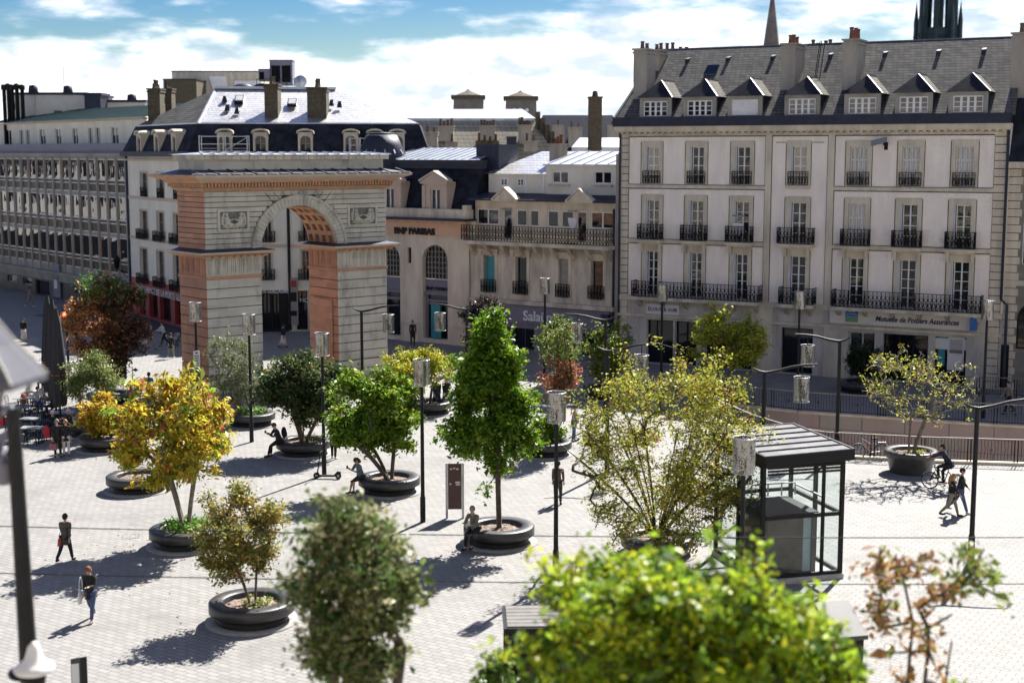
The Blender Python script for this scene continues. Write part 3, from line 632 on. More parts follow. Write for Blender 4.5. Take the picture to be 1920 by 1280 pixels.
# glazed gallery storey
zv0,zv1=zb_+.002,Z4(886,385)+.0
gp=[(895,935),(944,960),(969,988),(994,1010),(1027,1047),(1053,1075),(1082,1100),(1108,1152)]
gh=[(U4(a,405,.6),U4(b,405,.6),zv0+(.1 if i in (1,6) else 1.05),zv1-.25) for i,(a,b) in enumerate(gp)]
mb=MB(); wallgrid(mb,0,L4,zv0,zv1+.35,gh,y=.6,depth=.15); mb.build('gallery_wall',M_trim,root4)
M_refl=[M_glasswavy,M_glass]
for i,(a,b,c,d) in enumerate(gh): window(root4,W4,a,b,c,d,.64,2 if b-a>1.2 else 1,1,M_white,M_glasswavy,t=.06)
zr0=zv1+.352
mb=MB(); mb.box(-.15,L4-.02,-.05,1.6,zr0,zr0+.12); mb.quad((-.1,-.0,zr0+.122),(L4-.02,-.0,zr0+.122),(L4-.02,1.9,zr0+.5),(-.1,1.9,zr0+.5)); mb.build('canopy_roof',M_lead,root4)
for px in (947,1087):
    c=U4(px,375); mb=MB(); mb.poly([(c-.95,-.12,zr0+.05),(c+.95,-.12,zr0+.05),(c,-.12,zr0+.85)]); mb.hexa([(c-1.05,-.2,zr0),(c+1.05,-.2,zr0),(c+1.05,.6,zr0),(c-1.05,.6,zr0)],[(c-1.05,-.2,zr0+.1),(c+1.05,-.2,zr0+.1),(c+1.05,.6,zr0+.1),(c-1.05,.6,zr0+.1)])
    for s in (-1,1): mb.bar((c+s*1.02,.1,zr0+.1),(c,.1,zr0+.92),.6,.1)
    mb.build('pediment',M_trim,root4)
# attic storey, two halves
ya=1.9; ym=U4(1026,340,ya)
za0=zr0+.4; zl=Z4(960,326,ya); zrr=Z4(1090,309,ya)
sm=[(U4(938,341,ya),U4(951,341,ya),Z4(944,348,ya),Z4(944,335,ya)),(U4(969,341,ya),U4(982,341,ya),Z4(975,349,ya),Z4(975,335,ya))]
bg=[(U4(1037,333,ya),U4(1068,333,ya),Z4(1052,344,ya),Z4(1052,321,ya)),(U4(1116,333,ya),U4(1149,333,ya),Z4(1132,345,ya),Z4(1132,321,ya))]
mb=MB(); wallgrid(mb,.2,ym,za0,zl,sm,y=ya); mb.quad((.2,ya,za0),(.2,8,za0),(.2,8,zl),(.2,ya,zl)); mb.build('attic_wall',M_cream,root4)
mb=MB(); wallgrid(mb,ym,L4,za0,zrr,bg,y=ya-.15); mb.quad((ym,ya-.15,za0),(ym,8,za0),(ym,8,zrr),(ym,ya-.15,zrr)); mb.build('attic_wall',M_cream,root4)
mb=MB()
for x in (1.9,3.4,4.9): mb.box(x-.06,x+.06,ya-.05,ya,za0,zl)
mb.build('attic_strip',M_white,root4)
for a,b,c,d in sm: window(root4,W4,a,b,c,d,ya+.03,2,2,M_white,M_glass,t=.08,mull=.06)
for a,b,c,d in bg: window(root4,W4,a,b,c,d,ya-.08,2,1,M_white,M_glass,t=.09)
for a,b,c,d in bg:
    s=MB(); s.box(a-.15,b+.15,ya-.35,ya-.15,c-.2,c-.05); s.build('sill',M_stonedirty,root4)
zt4=Z4(960,284,6)
mb=MB(); mb.quad((-.0,ya-.25,zl),(ym,ya-.25,zl),(ym,6.5,zt4),(1.6,6.5,zt4)); mb.poly([(0,ya-.25,zl),(1.6,6.5,zt4),(0,10,zl)]); mb.build('roof',M_slateglare,root4)
mb=MB(); zz0,zz1=zrr,Z4(1090,284,5.2); mb.quad((ym-.1,ya-.35,zz0+.03),(L4,ya-.35,zz0+.03),(L4,5.2,zz1),(ym+.4,5.2,zz1)); mb.box(ym-.1,L4,ya-.36,ya-.15,zz0-.08,zz0+.03)
for i in range(7):
    x=ym+(L4-ym)*(i+.3)/7; mb.bar((x,ya-.35,zz0+.06),(x+.15,5.2,zz1+.03),.05,.06)
mb.build('metal_roof',M_zinc,root4)
chimney(root4,W4,U4(1030,300,4),4,zl+.5,Z4(1040,272,4),.85,1.0,M_chim,3,M_potred)
# shop front
zt=zs-.18; zb2=Z4(900,600)
mb=MB(); mb.box(-.05,L4,-.35,0,zt,zs+.1); mb.build('fascia_cornice',M_stonedirty,root4)
oh=[(.9,3.0,.1,zb2-.3),(3.6,5.4,.1,zb2-.3),(6.4,8.6,.1,zb2-.3),(9.1,11.2,.1,zb2-.3)]
mb=MB(); wallgrid(mb,0,L4,0,zt,oh,depth=.5); mb.build('shop_wall',M_purple,root4)
for a,b,c,d in oh:
    window(root4,W4,a,b,c,d,.25,2,1,M_navy,M_glass,t=.09,name='shop_window')
u0,u1=U4(1040,580),U4(1150,582)
sg=sign_board('shop_sign','pale grey shop fascia with big white letters and smaller blue letters under four tall windows',W4,.25,L4-.35,zb2+.05,zt-.06,-.02,M_purple,.15)
zz=zb2+.28
_,wd=text('lettering','Salaün',.95,M_white,sg,W4.T(U4(984,578),-.2,zz)@TXT,ext=.05,offset=.012)
text('lettering','Holidays',.46,M_blue,sg,W4.T(U4(1031,578),-.2,zz+.02)@TXT,ext=.03,offset=.01)
mb=MB(); a=U4(895,575); mb.ball((a,-.2,zz+.35),(.22,.05,.2),12); mb.build('emblem',M_blue,sg,W4.M)
r=empty('projecting_sign',None,M=W4.T(U4(1133,580),-.1,zb2+.15),label='navy shop sign plate fixed near the end of the grey fascia',cat='sign'); mb=MB(); mb.box(0,.55,-.35,0,0,.95); mb.build('plate',M_navy,r)
mb=MB(); mb.tube([(L4-.12,-.1,zv1),(L4-.12,-.1,.1)],.08,8); mb.build('downpipe',M_zincdark,root4)
# ================================================================ bank with arched windows
P3b=(-2.95,99.25); d3=np.array([-1.5,1.0])/math.hypot(1.5,1); WB=Wall((P3b[0]+d3[0]*9,P3b[1]+d3[1]*9),P3b); UB=WB.u; ZB=WB.z
rootb=empty('bank_building',None,M=WB.M,label='stone bank with grilled arched windows and a pedimented dormer in its dark mansard roof',cat='building')
LB=WB.L; zc=ZB(800,411)
ar=[(UB(794,500),UB(841,500),ZB(815,700)*0+.3,ZB(815,459),ZB(815,487)),(UB(712,500),UB(752,500),.3,ZB(740,459),ZB(740,487))]
sl=(UB(766,480),UB(773,480),ZB(770,493),ZB(770,464))
mb=MB(); wallgrid(mb,0,LB,0,zc,[a[:4] for a in ar]+[sl],y=-.12,depth=.5)
for a in ar: arch_fill(mb,a[0],a[1],a[4],a[3],-.12,depth=.5)
mb.quad((LB,-.12,0),(LB,8,0),(LB,8,zc),(LB,-.12,zc)); mb.quad((0,-.12,0),(0,8,0),(0,8,zc),(0,-.12,zc)); mb.build('wall',M_stone,rootb)
zf=ZB(800,441); zsill=ZB(815,523); zsign=ZB(815,545); zdoor=ZB(815,640)
mb=MB(); mb.box(-.1,LB+.05,-.32,-.12,zf+.02,zc-.25); mb.build('frieze',M_friezepink,rootb)
mb=MB(); mb.box(-.1,LB+.2,-.75,-.12,zc-.25,zc-.05,0); mb.box(-.1,LB+.2,-.8,.6,zc-.048,zc+.10,1); mb.build('cornice',[M_orange,M_lead],rootb)
mb=MB()
for x0,x1 in ((-.05,ar[1][0]-.3),(ar[1][1]+.25,ar[0][0]-.3),(ar[0][1]+.3,LB+.06)):
    mb.mark(); mb.box(x0,x1,-.3,-.12,0,.5); mb.box(x0+.05,x1-.05,-.24,-.12,.5,1.1); mb.box(x0,x1,-.22,-.12,1.3,1.42)
mb.build_split('plinth',M_stone,rootb)
M_grille=mat('grille',(.20,.185,.155),.6,.1,3)
for i,a in enumerate(ar):
    f=MB(); y=.22
    f.box(a[0],a[1],y,y+.08,zsign-.12,zsill-.04); f.box(a[0],a[1],y-.2,y+.1,zsign-.3,zsign-.12)
    wn=f.build('window',M_purple,rootb)
    gmb=MB(); n=7
    for k in range(1,n): x=a[0]+(a[1]-a[0])*k/n; gmb.box(x-.03,x+.03,y-.06,y,zsill,a[3])
    k=zsill
    while k<a[3]: gmb.box(a[0],a[1],y-.04,y-.01,k,k+.06); k+=.38
    gmb.build('grille',M_grille,wn)
    p=MB(); p.quad((a[0],y+.06,zsill),(a[1],y+.06,zsill),(a[1],y+.06,a[3]),(a[0],y+.06,a[3])); p.quad((a[0],y+.12,.3),(a[1],y+.12,.3),(a[1],y+.12,zsign),(a[0],y+.12,zsign)); p.build('pane',M_glass,wn)
    dr=MB(); dr.box(a[0]+.1,a[0]+.25,y-.05,y+.1,.3,zsign-.3); dr.box(a[1]-.25,a[1]-.1,y-.05,y+.1,.3,zsign-.3); dr.box(a[0]+.25,a[1]-.25,y-.05,y+.1,2.9,3.1); dr.build('door_frame',M_purple,rootb)
mb=MB(); mb.box(sl[0],sl[1],.1,.2,sl[2],sl[3]); mb.build('slot_window',M_interior,rootb)
mb=MB(); mb.box(UB(808,610),UB(826,610),.02,.12,.35,2.85); o=mb.build('teal_panel',M_teal,None,WB.M); tag(o,'tall teal panel standing in the arched doorway of the bank','panel')
sgb=empty('bank_sign',None,M=WB.T(UB(745,431),-.33,ZB(780,437)),label='row of black capital letters along the orange frieze of the bank',cat='sign')
text('lettering','BNP PARIBAS',.62,M_black,sgb,WB.T(UB(745,431),-.36,ZB(780,437)-.05)@TXT,ext=.05,offset=.03)
sgb2=empty('bank_sign',None,M=WB.T(UB(800,538),.2,zsign),label='small black capital letters on grey band below the arched bank window',cat='sign')
text('lettering','BNP PARIBAS',.34,M_black,sgb2,WB.T(ar[0][0]+.1,.19,zsign+.02)@TXT,ext=.02,offset=.012)
# mansard
zm0=zc+.1; zm1=ZB(800,316,1.3); zp=ZB(800,391)
mb=MB(); mb.quad((-.1,.35,zm0),(LB,.35,zm0),(LB,1.5,zm1),(-.1,1.5,zm1)); mb.quad((LB,.35,zm0),(LB,8,zm0),(LB,8,zm1),(LB,1.5,zm1)); rfb=mb.build('roof',M_slatedark,rootb)
mb=MB(); mb.box(-.1,LB+.1,1.3,2.0,zm1,zm1+.35); mb.box(-.1,LB+.15,1.15,2.0,zm1+.35,zm1+.6); mb.build('roof_kerb',M_zincdark,rfb)
zz1=ZB(800,284,5.5); mb=MB(); mb.quad((-.1,1.3,zm1+.62),(LB-.1,1.3,zm1+.62),(LB-.4,5.5,zz1+.25),(.6,5.5,zz1+.25))
for i in range(14):
    x=.2+(LB-.5)*i/13; mb.bar((x,1.3,zm1+.66),(x+.4*(.5-i/13),5.5,zz1+.29),.06,.06)
mb.build('metal_roof',M_zinc,rfb)
mb=MB(); mb.box(-.1,LB+.1,-.3,0.3,zm0+.02,zp); mb.box(0,.3,-.4,.3,zm0+.02,zp+.3); mb.box(LB-.35,LB,-.4,.3,zm0+.02,zp+.3); mb.build('parapet',M_stonedirty,rootb)
for pc in (815,729):
    a,b=UB(pc-22,360,.0),UB(pc+22,360,0); c=(a+b)/2; dz0,dz1=zm0,ZB(815,345,0); wl,wr=c-.42,c+.42
    mb=MB(); wallgrid(mb,a,b,dz0,dz1,[(wl,wr,dz0+.2,dz1-.35)],y=0.05,depth=.3); mb.box(a-.15,b+.15,-.15,.9,dz1,dz1+.15); mb.box(a-.05,a+.2,-.06,.3,dz0,dz1-.1); mb.box(b-.2,b+.05,-.06,.3,dz0,dz1-.1)
    ap=ZB(815,325,0)+.05; mb.poly([(a-.2,-.1,dz1+.15),(b+.2,-.1,dz1+.15),(c,-.1,ap)]); mb.quad((b,.05,dz0),(b,1.6,dz0),(b,1.6,dz1),(b,.05,dz1)); mb.quad((a,.05,dz0),(a,1.6,dz0),(a,1.6,dz1),(a,.05,dz1))
    for s in (a-.25,b+.25): mb.hexa([(s,-.2,dz1+.15),(c,-.2,ap),(c,-.2,ap+.14),(s,-.2,dz1+.3)],[(s,.4,dz1+.15),(c,.4,ap),(c,.4,ap+.14),(s,.4,dz1+.3)])
    dm=mb.build('dormer',M_pink,rfb)
    mb=MB()
    for s in (a-.25,b+.25): mb.quad((s,.4,dz1+.3),(c,.4,ap+.14),(c,2.2,ap+.14),(s,2.2,dz1+.3))
    mb.build('dormer_roof',M_zincdark,dm); window(dm,WB,wl,wr,dz0+.2,dz1-.35,.2,2,1,M_white,M_glass,t=.06)
# dark metal clad stack between bank and shop house
mb=MB(); a,b=UB(893,300,2.5),UB(935,300,2.5); mb.box(a,b,2.5,5,zm0+1,ZB(905,271,2.5)); o=mb.build('chimney',M_lead,rootb)
# ================================================================ round zinc lantern on the roof behind the gate
Yd=106; c=atY(716,289,Yd); c1=atY(760,289,Yd); rad=(c1[0]-c[0]); zt=atY(716,253,Yd)[2]
r=empty('roof_dome',(c[0],Yd,c[2]-3),0,'round ribbed zinc roof lantern behind the stone gate','roof dome')
mb=MB(); h=zt-c[2]+3; mb.lathe([(rad,0),(rad,3),(rad*.86,3.6),(rad*.66,4.4),(rad*.5,h-.1)],28); mb.build('zinc_cone',M_zincdark,r)
mb=MB(); mb.lathe([(rad*.5,h-.1),(rad*.56,h),(rad*.56,h+.12),(0,h+.2)],28); mb.build('cap',M_lead,r)
mb=MB()
for k in range(14):
    t=2*PI*k/14; mb.bar((rad*1.0*cos(t),rad*1.0*sin(t),3.02),(rad*.5*cos(t),rad*.5*sin(t),h-.08),.09,.12)
mb.build('rib',M_zinc,r)
# ================================================================ B2: corner mansard house
PC=(-23.9,107.0); WL2=Wall((-32.2,119.8),PC); WR2=Wall(PC,(-6.5,108.4))
root2=empty('corner_house',None,M=WR2.M,label='cream corner house with arched dormers in a dark mansard roof and a red restaurant front',cat='house')
ze=WL2.z(330,289)
def facade2(W,colspx,rows,wname,left):
    hs=[]
    for a,b in colspx:
        for t,bt,rx in rows: hs.append((W.u(a,t),W.u(b,t),W.z(rx,bt),W.z(rx,t)))
    mb=MB(); wallgrid(mb,0,W.L,zsf,ze,hs,depth=.3); mb.build(wname,M_cream,root2,W.M)
    mb=MB()
    for z in bands: mb.box(0,W.L,-.08,0,z-.12,z+.12)
    mb.box(0,W.L,-.25,0,ze-.55,ze-.4)
    for a,b,c,d in hs: mb.box(a-.15,a,-.04,0,c,d+.15); mb.box(b,b+.15,-.04,0,c,d+.15); mb.box(a,b,-.04,0,d,d+.15)
    mb.build('string_course',M_pink,root2,W.M)
    for i,(a,b,c,d) in enumerate(hs):
        window(root2,W,a,b,c,d,.18,2,3,M_conc,M_glass,t=.07)
        top=(i%len(rows))==0
        o=railing_mb(b-a+(.0 if top else .5),.85,0 if top else .3,2,.2).build('guard_rail',M_iron,root2,W.T(a-(0 if top else .25),-.05 if top else -.35,c))
zsf=WL2.z(300,530); bands=[WL2.z(300,374),WL2.z(300,452)]
facade2(WL2,[(263,276),(294,307),(325,336)],[(324,371,270),(395,449,270),(466,532,270)],'wall',True)
mb=MB(); mb.tube([(.15,-.1,ze),(.15,-.1,.1)],.1,8); mb.build('downpipe',M_zincdark,root2,WL2.M)
facade2(WR2,[(494,508),(566,580),(640,653),(700,712)],[(324,371,500),(395,455,500),(470,526,500)],'wall',False)
mb=MB(); xx=WR2.u(541,430); mb.tube([(xx,-.1,ze),(xx,-.1,.1)],.11,8); mb.build('downpipe',M_black,root2,WR2.M)
# shop fronts
def front2(W,openings,m,u0,u1,name):
    mb=MB(); wallgrid(mb,u0,u1,0,zsf,openings,y=-.06,depth=.5); mb.build(name,m,root2,W.M)
    for a,b,c,d in openings:
        window(root2,W,a,b,c,d,.3,2,1,M_dkwood,M_glass,t=.08,name='shop_window')
zo=WL2.z(300,555)
uu=lambda x:WL2.u(x,570)
front2(WL2,[(uu(263),uu(274),.2,zo),(uu(281),uu(297),.2,zo),(uu(301),uu(321),.2,zo),(uu(329),uu(342),.2,zo)],M_red,0,WL2.L,'shopfront')
xs=WR2.u(541,560)
front2(WR2,[(WR2.u(492,580),WR2.u(508,580),.1,2.9),(WR2.u(511,580),WR2.u(525,580),.1,2.9)],M_dkwood,0,xs,'shopfront')
front2(WR2,[(WR2.u(556,590),WR2.u(577,590),.1,3.1),(xs+6,xs+9,.1,3)],M_stonedirty,xs,WR2.L,'shopfront')
rs=empty('restaurant_sign',None,M=WL2.T(uu(259),-.1,zo+.2),label='white capital letters spelling a restaurant name on the red shop fascia',cat='sign')
text('lettering','RESTAURANT DE LA PORTE GUILLAUME',.74,M_signwhite,rs,WL2.T(uu(260),-.12,WL2.z(262,545))@TXT,ext=.03)
rs=empty('restaurant_sign',None,M=WR2.T(WR2.u(470,550),-.1,3.3),label='white capital letters on the dark fascia seen through the stone arch',cat='sign')
text('lettering','PORTE GUILLAUME',.5,M_signwhite,rs,WR2.T(WR2.u(477,548),-.12,WR2.z(520,549))@TXT,ext=.03,offset=.01,fit=WR2.u(541,548)-WR2.u(477,548))
rs=empty('hotel_sign',None,M=WR2.T(WR2.u(556,566),-.1,3.2),label='small pale hotel lettering above the dark door seen through the arch',cat='sign')
text('lettering','HOTEL',.45,M_signwhite,rs,WR2.T(WR2.u(562,566),-.12,WR2.z(562,566))@TXT,ext=.02)
r=empty('notice_column',None,M=WR2.T(WR2.u(551,590),-.12,0),label='pale wall strip with red and dark notices beside the hotel door',cat='notice board')
mb=MB(); mb.box(-.35,.35,-.06,0,.5,4.1); mb.build('strip',M_conc,r); mb=MB(); mb.box(-.25,.25,-.09,-.06,3.4,3.9,0); mb.box(-.25,.25,-.09,-.06,2.3,3.0,1); mb.box(-.25,.25,-.09,-.06,1.2,1.6,1); mb.build('notice',[M_red,M_dkwood],r)
# roof
def RP(W,u,y,z): p=W.w(u,y); return Vector((p[0],p[1],z))
zbk=ze+2.3; zrg=atY(480,168,115)[2]
I4=Matrix.Identity(4)
eo=-.35; A=[RP(WL2,-.3,eo,ze),None,RP(WR2,WR2.L+.3,eo,ze)]
def corner(off):  # intersection of the two offset planes
    a=WL2.w(0,off);b=WR2.w(0,off); M2=np.array([WL2.d,-WR2.d]).T; t=np.linalg.solve(M2,b-a); return a+WL2.d*t[0]
c0=corner(eo);c1=corner(.75); cE=Vector((*c0,ze)); cB=Vector((*c1,zbk))
bl=RP(WL2,.4,.75,zbk); br=RP(WR2,WR2.L-.5,.75,zbk)
bk=8.5
R0=Vector((atY(402,168,113)[0],113.5,zrg)); R1=Vector((atY(628,170,115)[0],115.5,zrg))
bR=RP(WR2,WR2.L,14,zbk); bL=RP(WL2,0,13,zbk)
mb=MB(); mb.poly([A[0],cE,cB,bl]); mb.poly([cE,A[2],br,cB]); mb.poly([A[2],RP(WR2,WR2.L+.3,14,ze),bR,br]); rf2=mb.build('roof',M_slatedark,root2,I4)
mb=MB(); mb.poly([bl,cB,R0],1); mb.poly([cB,br,R1,R0],0); mb.poly([br,bR,R1],0); mb.poly([R0,R1,bR,bL],0); mb.poly([bl,R0,bL],1); mb.build('upper_roof',[M_slateglare,M_slate],rf2,I4)
mb=MB(); mb.bar(A[0],cE,.25,.4); mb.bar(cE,A[2],.25,.4); mb.build('gutter',M_zincdark,rf2,I4)
mb=MB(); mb.bar(bl,cB,.1); mb.bar(cB,br,.1); mb.bar(cB,R0,.14); mb.bar(R0+Vector((0,0,.1)),R1+Vector((0,0,.1)),.4,.2); mb.build('ridge_cap',M_zinc,rf2,I4)
zd0,zd1=ze+.2,ze+1.35
def dormer2(W,px,wd):
    u=W.u(px,262,.0); a,b=u-wd/2,u+wd/2; t=.15
    mb=MB(); wallgrid(mb,a-t,b+t,zd0,zd1+.28,[(a,b,zd0,zd1)],y=.0,depth=.2); n=8
    arch_fill(mb,a,b,zd1-.35,zd1,0,depth=.2)
    pts=[(u-(wd/2+t+.1)*cos(PI*k/n),zd1+.14+.26*sin(PI*k/n)) for k in range(n+1)]
    for p,q in zip(pts,pts[1:]): mb.hexa([(p[0],-.18,p[1]),(q[0],-.18,q[1]),(q[0],-.18,q[1]+.14),(p[0],-.18,p[1]+.14)],[(p[0],1.0,p[1]),(q[0],1.0,q[1]),(q[0],1.0,q[1]+.14),(p[0],1.0,p[1]+.14)])
    for s in (a-t,b+t): mb.quad((s,0,zd0),(s,1,zd0),(s,1,zd1+.2),(s,0,zd1+.2))
    d=mb.build('dormer',M_trim,rf2,W.M@Matrix.Translation((0,-.33,0))); window(d,W,a,b,zd0,zd1,.12-.33,2,2,M_conc,M_glass,t=.06,mull=.07)
for px in (267,300,333): dormer2(WL2,px,.75)
for px in (422,489,573,658,703,745): dormer2(WR2,px,.8)
# skylights, chimneys, plant on the roof
def onroof2(px,py): 
    n=(br-cB).cross(R0-cB); r=Vector(ray(px,py)); o=Vector((0,0,H)); t=(cB-o).dot(n)/r.dot(n); return o+r*t
for px,py in ((449,187),(548,193)):
    p=onroof2(px,py); ux=(br-cB).normalized(); vy=((R0+R1)/2-(cB+br)/2).normalized(); vy=(vy-ux*vy.dot(ux)).normalized(); nn=ux.cross(vy)
    q=[p-ux*.35-vy*.6,p+ux*.35-vy*.6,p+ux*.35+vy*.6,p-ux*.35+vy*.6]; mb=MB(); mb.hexa([k-nn*.1 for k in q],[k+nn*.14 for k in q],0); q2=[p+(k-p)*.78+nn*.145 for k in q]; mb.poly(q2,1); mb.build('skylight',[M_black,M_steel],rf2,I4)
for px,py in ((422,190),(427,206),(445,212),(622,197),(637,200)):
    p=onroof2(px,py); mb=MB(); mb.hexa([p+Vector(k) for k in ((-.2,-.3,-.1),(.2,-.3,-.1),(.2,.2,.1),(-.2,.2,.1))],[p+Vector(k) for k in ((-.12,-.1,.4),(.12,-.1,.4),(.12,.2,.4),(-.12,.2,.4))]); mb.build('roof_vent',M_zincdark,rf2,I4)
def ch2(x0,x1,Y,pyt,zb,wy,pots,m=M_chimdark):
    a=atY(x0,200,Y);b=atY(x1,200,Y); Wc=Wall((a[0],Y),(b[0],Y)); chimney(rf2,Wc,0,0,zb,atY(x0,pyt,Y)[2],b[0]-a[0],wy,m,pots)
ch2(496,521,109.3,160,15.2,1.6,4); ch2(576,612,109.5,166,15.2,1.6,4); ch2(277,300,118,168,15,1.8,5); ch2(302,322,120.5,168,15,1.4,4)
# ---- roof plant: chiller units, dish, scaffolds
def onY(px,py,Y): return Vector(atY(px,py,Y))
Yp=117
def unit(x0,x1,y0,y1,label,nf):
    a=onY(x0,y1,Yp); b=onY(x1,y0,Yp); w_=b.x-a.x; h=b.z-a.z
    r=empty('air_conditioner',(a.x,Yp,a.z),0,label,'air conditioner'); mb=MB(); mb.box(0,w_,0,1.4,0,h); mb.box(-.04,w_+.04,-.04,1.44,h,h+.08); mb.build('casing',M_purple,r)
    for k in range(nf):
        mb=MB(); x=w_*(.08+.46*k); mb.box(x,x+w_*.38,-.03,0,h*.12,h*.8); mb.build('grille',M_interior,r)
unit(506,548,114,160,'tall grey roof cooling unit with two dark grilles on the corner house',2)
unit(485,507,131,152,'smaller pale cooling unit on the roof beside the tall grey one',1)
r=empty('satellite_dish',onY(563,166,Yp-1.2),0,'round satellite dish at the end of the roof plant','satellite dish'); mb=MB(); rad=.5; mb.lathe([(0,.12),(rad*.5,.07),(rad,-.1),(rad+.03,-.1)],24); d_=mb.build('dish',M_steel,r,WM[r.name]@Matrix.Translation((0,0,.55))@Matrix.Rotation(R(80),4,'X')); mb=MB(); mb.bar((0,.1,-1.3),(0,.1,.5),.08); mb.bar((0,0,.5),(0,-.5,.45),.05); mb.build('mast',M_black,r)
r=empty('roof_platform',(onY(440,165,Yp).x,Yp,zrg-.1),0,'dark plant deck with domes along the ridge of the corner house','platform'); wpl=onY(553,165,Yp).x-onY(440,165,Yp).x
mb=MB(); mb.box(0,wpl,-.3,2,-.8,.25); mb.build('deck',M_zincdark,r); mb=MB()
for fx in (.12,.45,.62): mb.ball((wpl*fx,.4,.25),(.9,.7,.45),12)
mb.build('dome',M_zincdark,r); mb=MB(); [mb.bar((wpl*k/8,-.25,.2),(wpl*k/8,-.25,1.0),.04) for k in range(3,9)]; mb.bar((wpl*3/8,-.25,1.0),(wpl,-.25,1.0),.04); mb.build('rail',M_black,r)
def scaffold(x0,x1,y0,y1,Y,label):
    a=onY(x0,y1,Y); b=onY(x1,y0,Y); w_=b.x-a.x; h=b.z-a.z; r=empty('scaffold',(a.x,Y,a.z),0,label,'scaffold'); n=max(2,int(w_/1.6))
    mb=MB()
    for yy in (0,.8):
        for k in range(n+1): mb.bar((w_*k/n,yy,0),(w_*k/n,yy,h),.055)
        for z in (.25,h*.55,h*.95): mb.bar((0,yy,z),(w_,yy,z),.05)
    for k in range(n): mb.bar((w_*k/n,0,.2),(w_*(k+1)/n,0,h*.9),.045) if k%2 else None
    mb.build('tubing',M_steel,r); mb=MB(); mb.box(0,w_,.05,.75,h*.3,h*.3+.06); mb.build('deck',M_conc,r)
scaffold(374,463,254,290,105.6,'silver tube scaffold in front of dormer above the gate')
scaffold(655,692,258,290,106.2,'short silver scaffold beside the round zinc roof lantern')
# wall lantern and camera on the corner
r=empty('wall_lantern',None,M=WL2.T(-.3,-.2,WL2.z(243,500)),label='black wall lantern on a bracket between grey offices and cream house',cat='lantern'); mb=MB(); mb.bar((0,0,-.5),(-.7,-.5,-.3),.07); mb.bar((.1,0,-.9),(-.5,-.4,-.35),.05); mb.build('bracket',M_iron,r); mb=MB(); mb.lathe([(.05,-.3),(.2,-.1),(.3,.55),(.34,.6),(.12,.9),(.0,1.05)],8,c=(-.8,-.6,0)); mb.build('lamp_head',M_black,r)
# ================================================================ B1: grey office block at the left
dv=np.array([-.842,1.0])/math.hypot(.842,1); PR=np.array((-32.4,120.1)); PL=PR+dv*36
W1=Wall(PL,PR); root1=empty('office_block',None,M=W1.M,label='grey concrete office block with rows of narrow mirrored windows and a green roof',cat='office block')
z_=lambda py:W1.z(243,py)
zr1=[(z_(299),z_(364)),(z_(371),z_(442)),(z_(448),z_(516))]; ztop=z_(287); zbase=z_(530)
u0=W1.u(238,400)-.2; pitch=(W1.u(238,340)-W1.u(13,340))/14.0
hs=[]
for (t,b) in zr1:
    x=u0
    while x-pitch>0: hs.append((x-pitch*.76,x,b,t)); x-=pitch
mb=MB(); wallgrid(mb,0,W1.L,zbase,ztop,hs,depth=.10); mb.quad((W1.L,0,0),(W1.L,12,0),(W1.L,12,ztop),(W1.L,0,ztop)); mb.build('wall',M_conc,root1)
mb=MB(); x=u0+pitch*.12
while x>0: 
    mb.box(x-.12,x+.12,-.05,0,zbase,ztop-.35); x-=pitch
mb.build('mullion_fin',M_conc,root1)
M_office=glassy('office_glass',(.02,.022,.025),.02,.9,.05); M_offlow=glassy('office_glass_low',(.01,.01,.012),.3,.12,.02); ro=random.Random(8)
M_ochre=mat('ochre_frame',(.30,.16,.07),.6,.1,3)
for (a,b,c,d) in hs:
    w_,h=b-a,d-c
    mb=MB(); t=.07; zm=h*.38
    mb.box(0,t,0,.06,0,h,1); mb.box(w_-t,w_,0,.06,0,h); mb.box(t,w_-t,0,.06,zm-.06,zm+.06); mb.box(t,w_-t,0,.06,zm-.36,zm-.28); mb.box(t,w_-t,0,.06,h-.08,h); mb.box(t,w_-t,0,.06,0,.08)
    f=mb.build('window',[M_steel,M_ochre],root1,W1.T(a,.03,c))
    e1,e2=ro.uniform(-.05,.05),ro.uniform(-.05,.05); p=MB(); p.quad((t,.045-e1*.3,zm),(w_-t,.045+e1*.3,zm),(w_-t,.045+e1*.3+e2*.5,h-.08),(t,.045-e1*.3+e2*.5,h-.08),0); p.quad((t,.04,.08),(w_-t,.04,.08),(w_-t,.04,zm),(t,.04,zm),1); p.build('pane',[M_office,M_offlow],f)
mb=MB(); mb.box(0,W1.L,-.45,0,zbase-.3,zbase); mb.box(0,W1.L,-.2,0,zbase-.9,zbase-.32); mb.box(0,W1.L+.05,-.25,.2,ztop-.3,ztop-.02); mb.build('ledge',M_conc,root1)
oh=[(W1.u(a,520),W1.u(b,520),.8 if k!=2 else .1,zbase-1.1) for k,(a,b) in enumerate([(14,32),(43,60),(66,92),(140,160),(175,200),(212,232)])]
mb=MB(); wallgrid(mb,0,W1.L,0,zbase-.9,oh,depth=.4); mb.build('ground_floor_wall',mat('dark_stone_cladding',(.075,.07,.065),.5,.2,1,.1),root1)
for k,(a,b,c,d) in enumerate(oh): window(root1,W1,a,b,c,d,.2,1,1,M_steel if k in (0,1,3) else M_dkwood,M_glass,t=.08,name='shop_window')
mb=MB()
for k in (0,1,3):
    a,b,c,d=oh[k]; mb.poly([(a+.1,.22,d-.2),(a+.5,.22,d-.2),(b-.3,.22,c+.4),(b-.7,.22,c+.3)]) if k%2==0 else mb.poly([(a+.2,.22,d-.2),(b-.2,.22,d-.2),(b-.1,.22,c+.3),(b-.5,.22,c+.3)])
mb.build('window_poster',col('pale_teal',(.25,.38,.38)),root1)
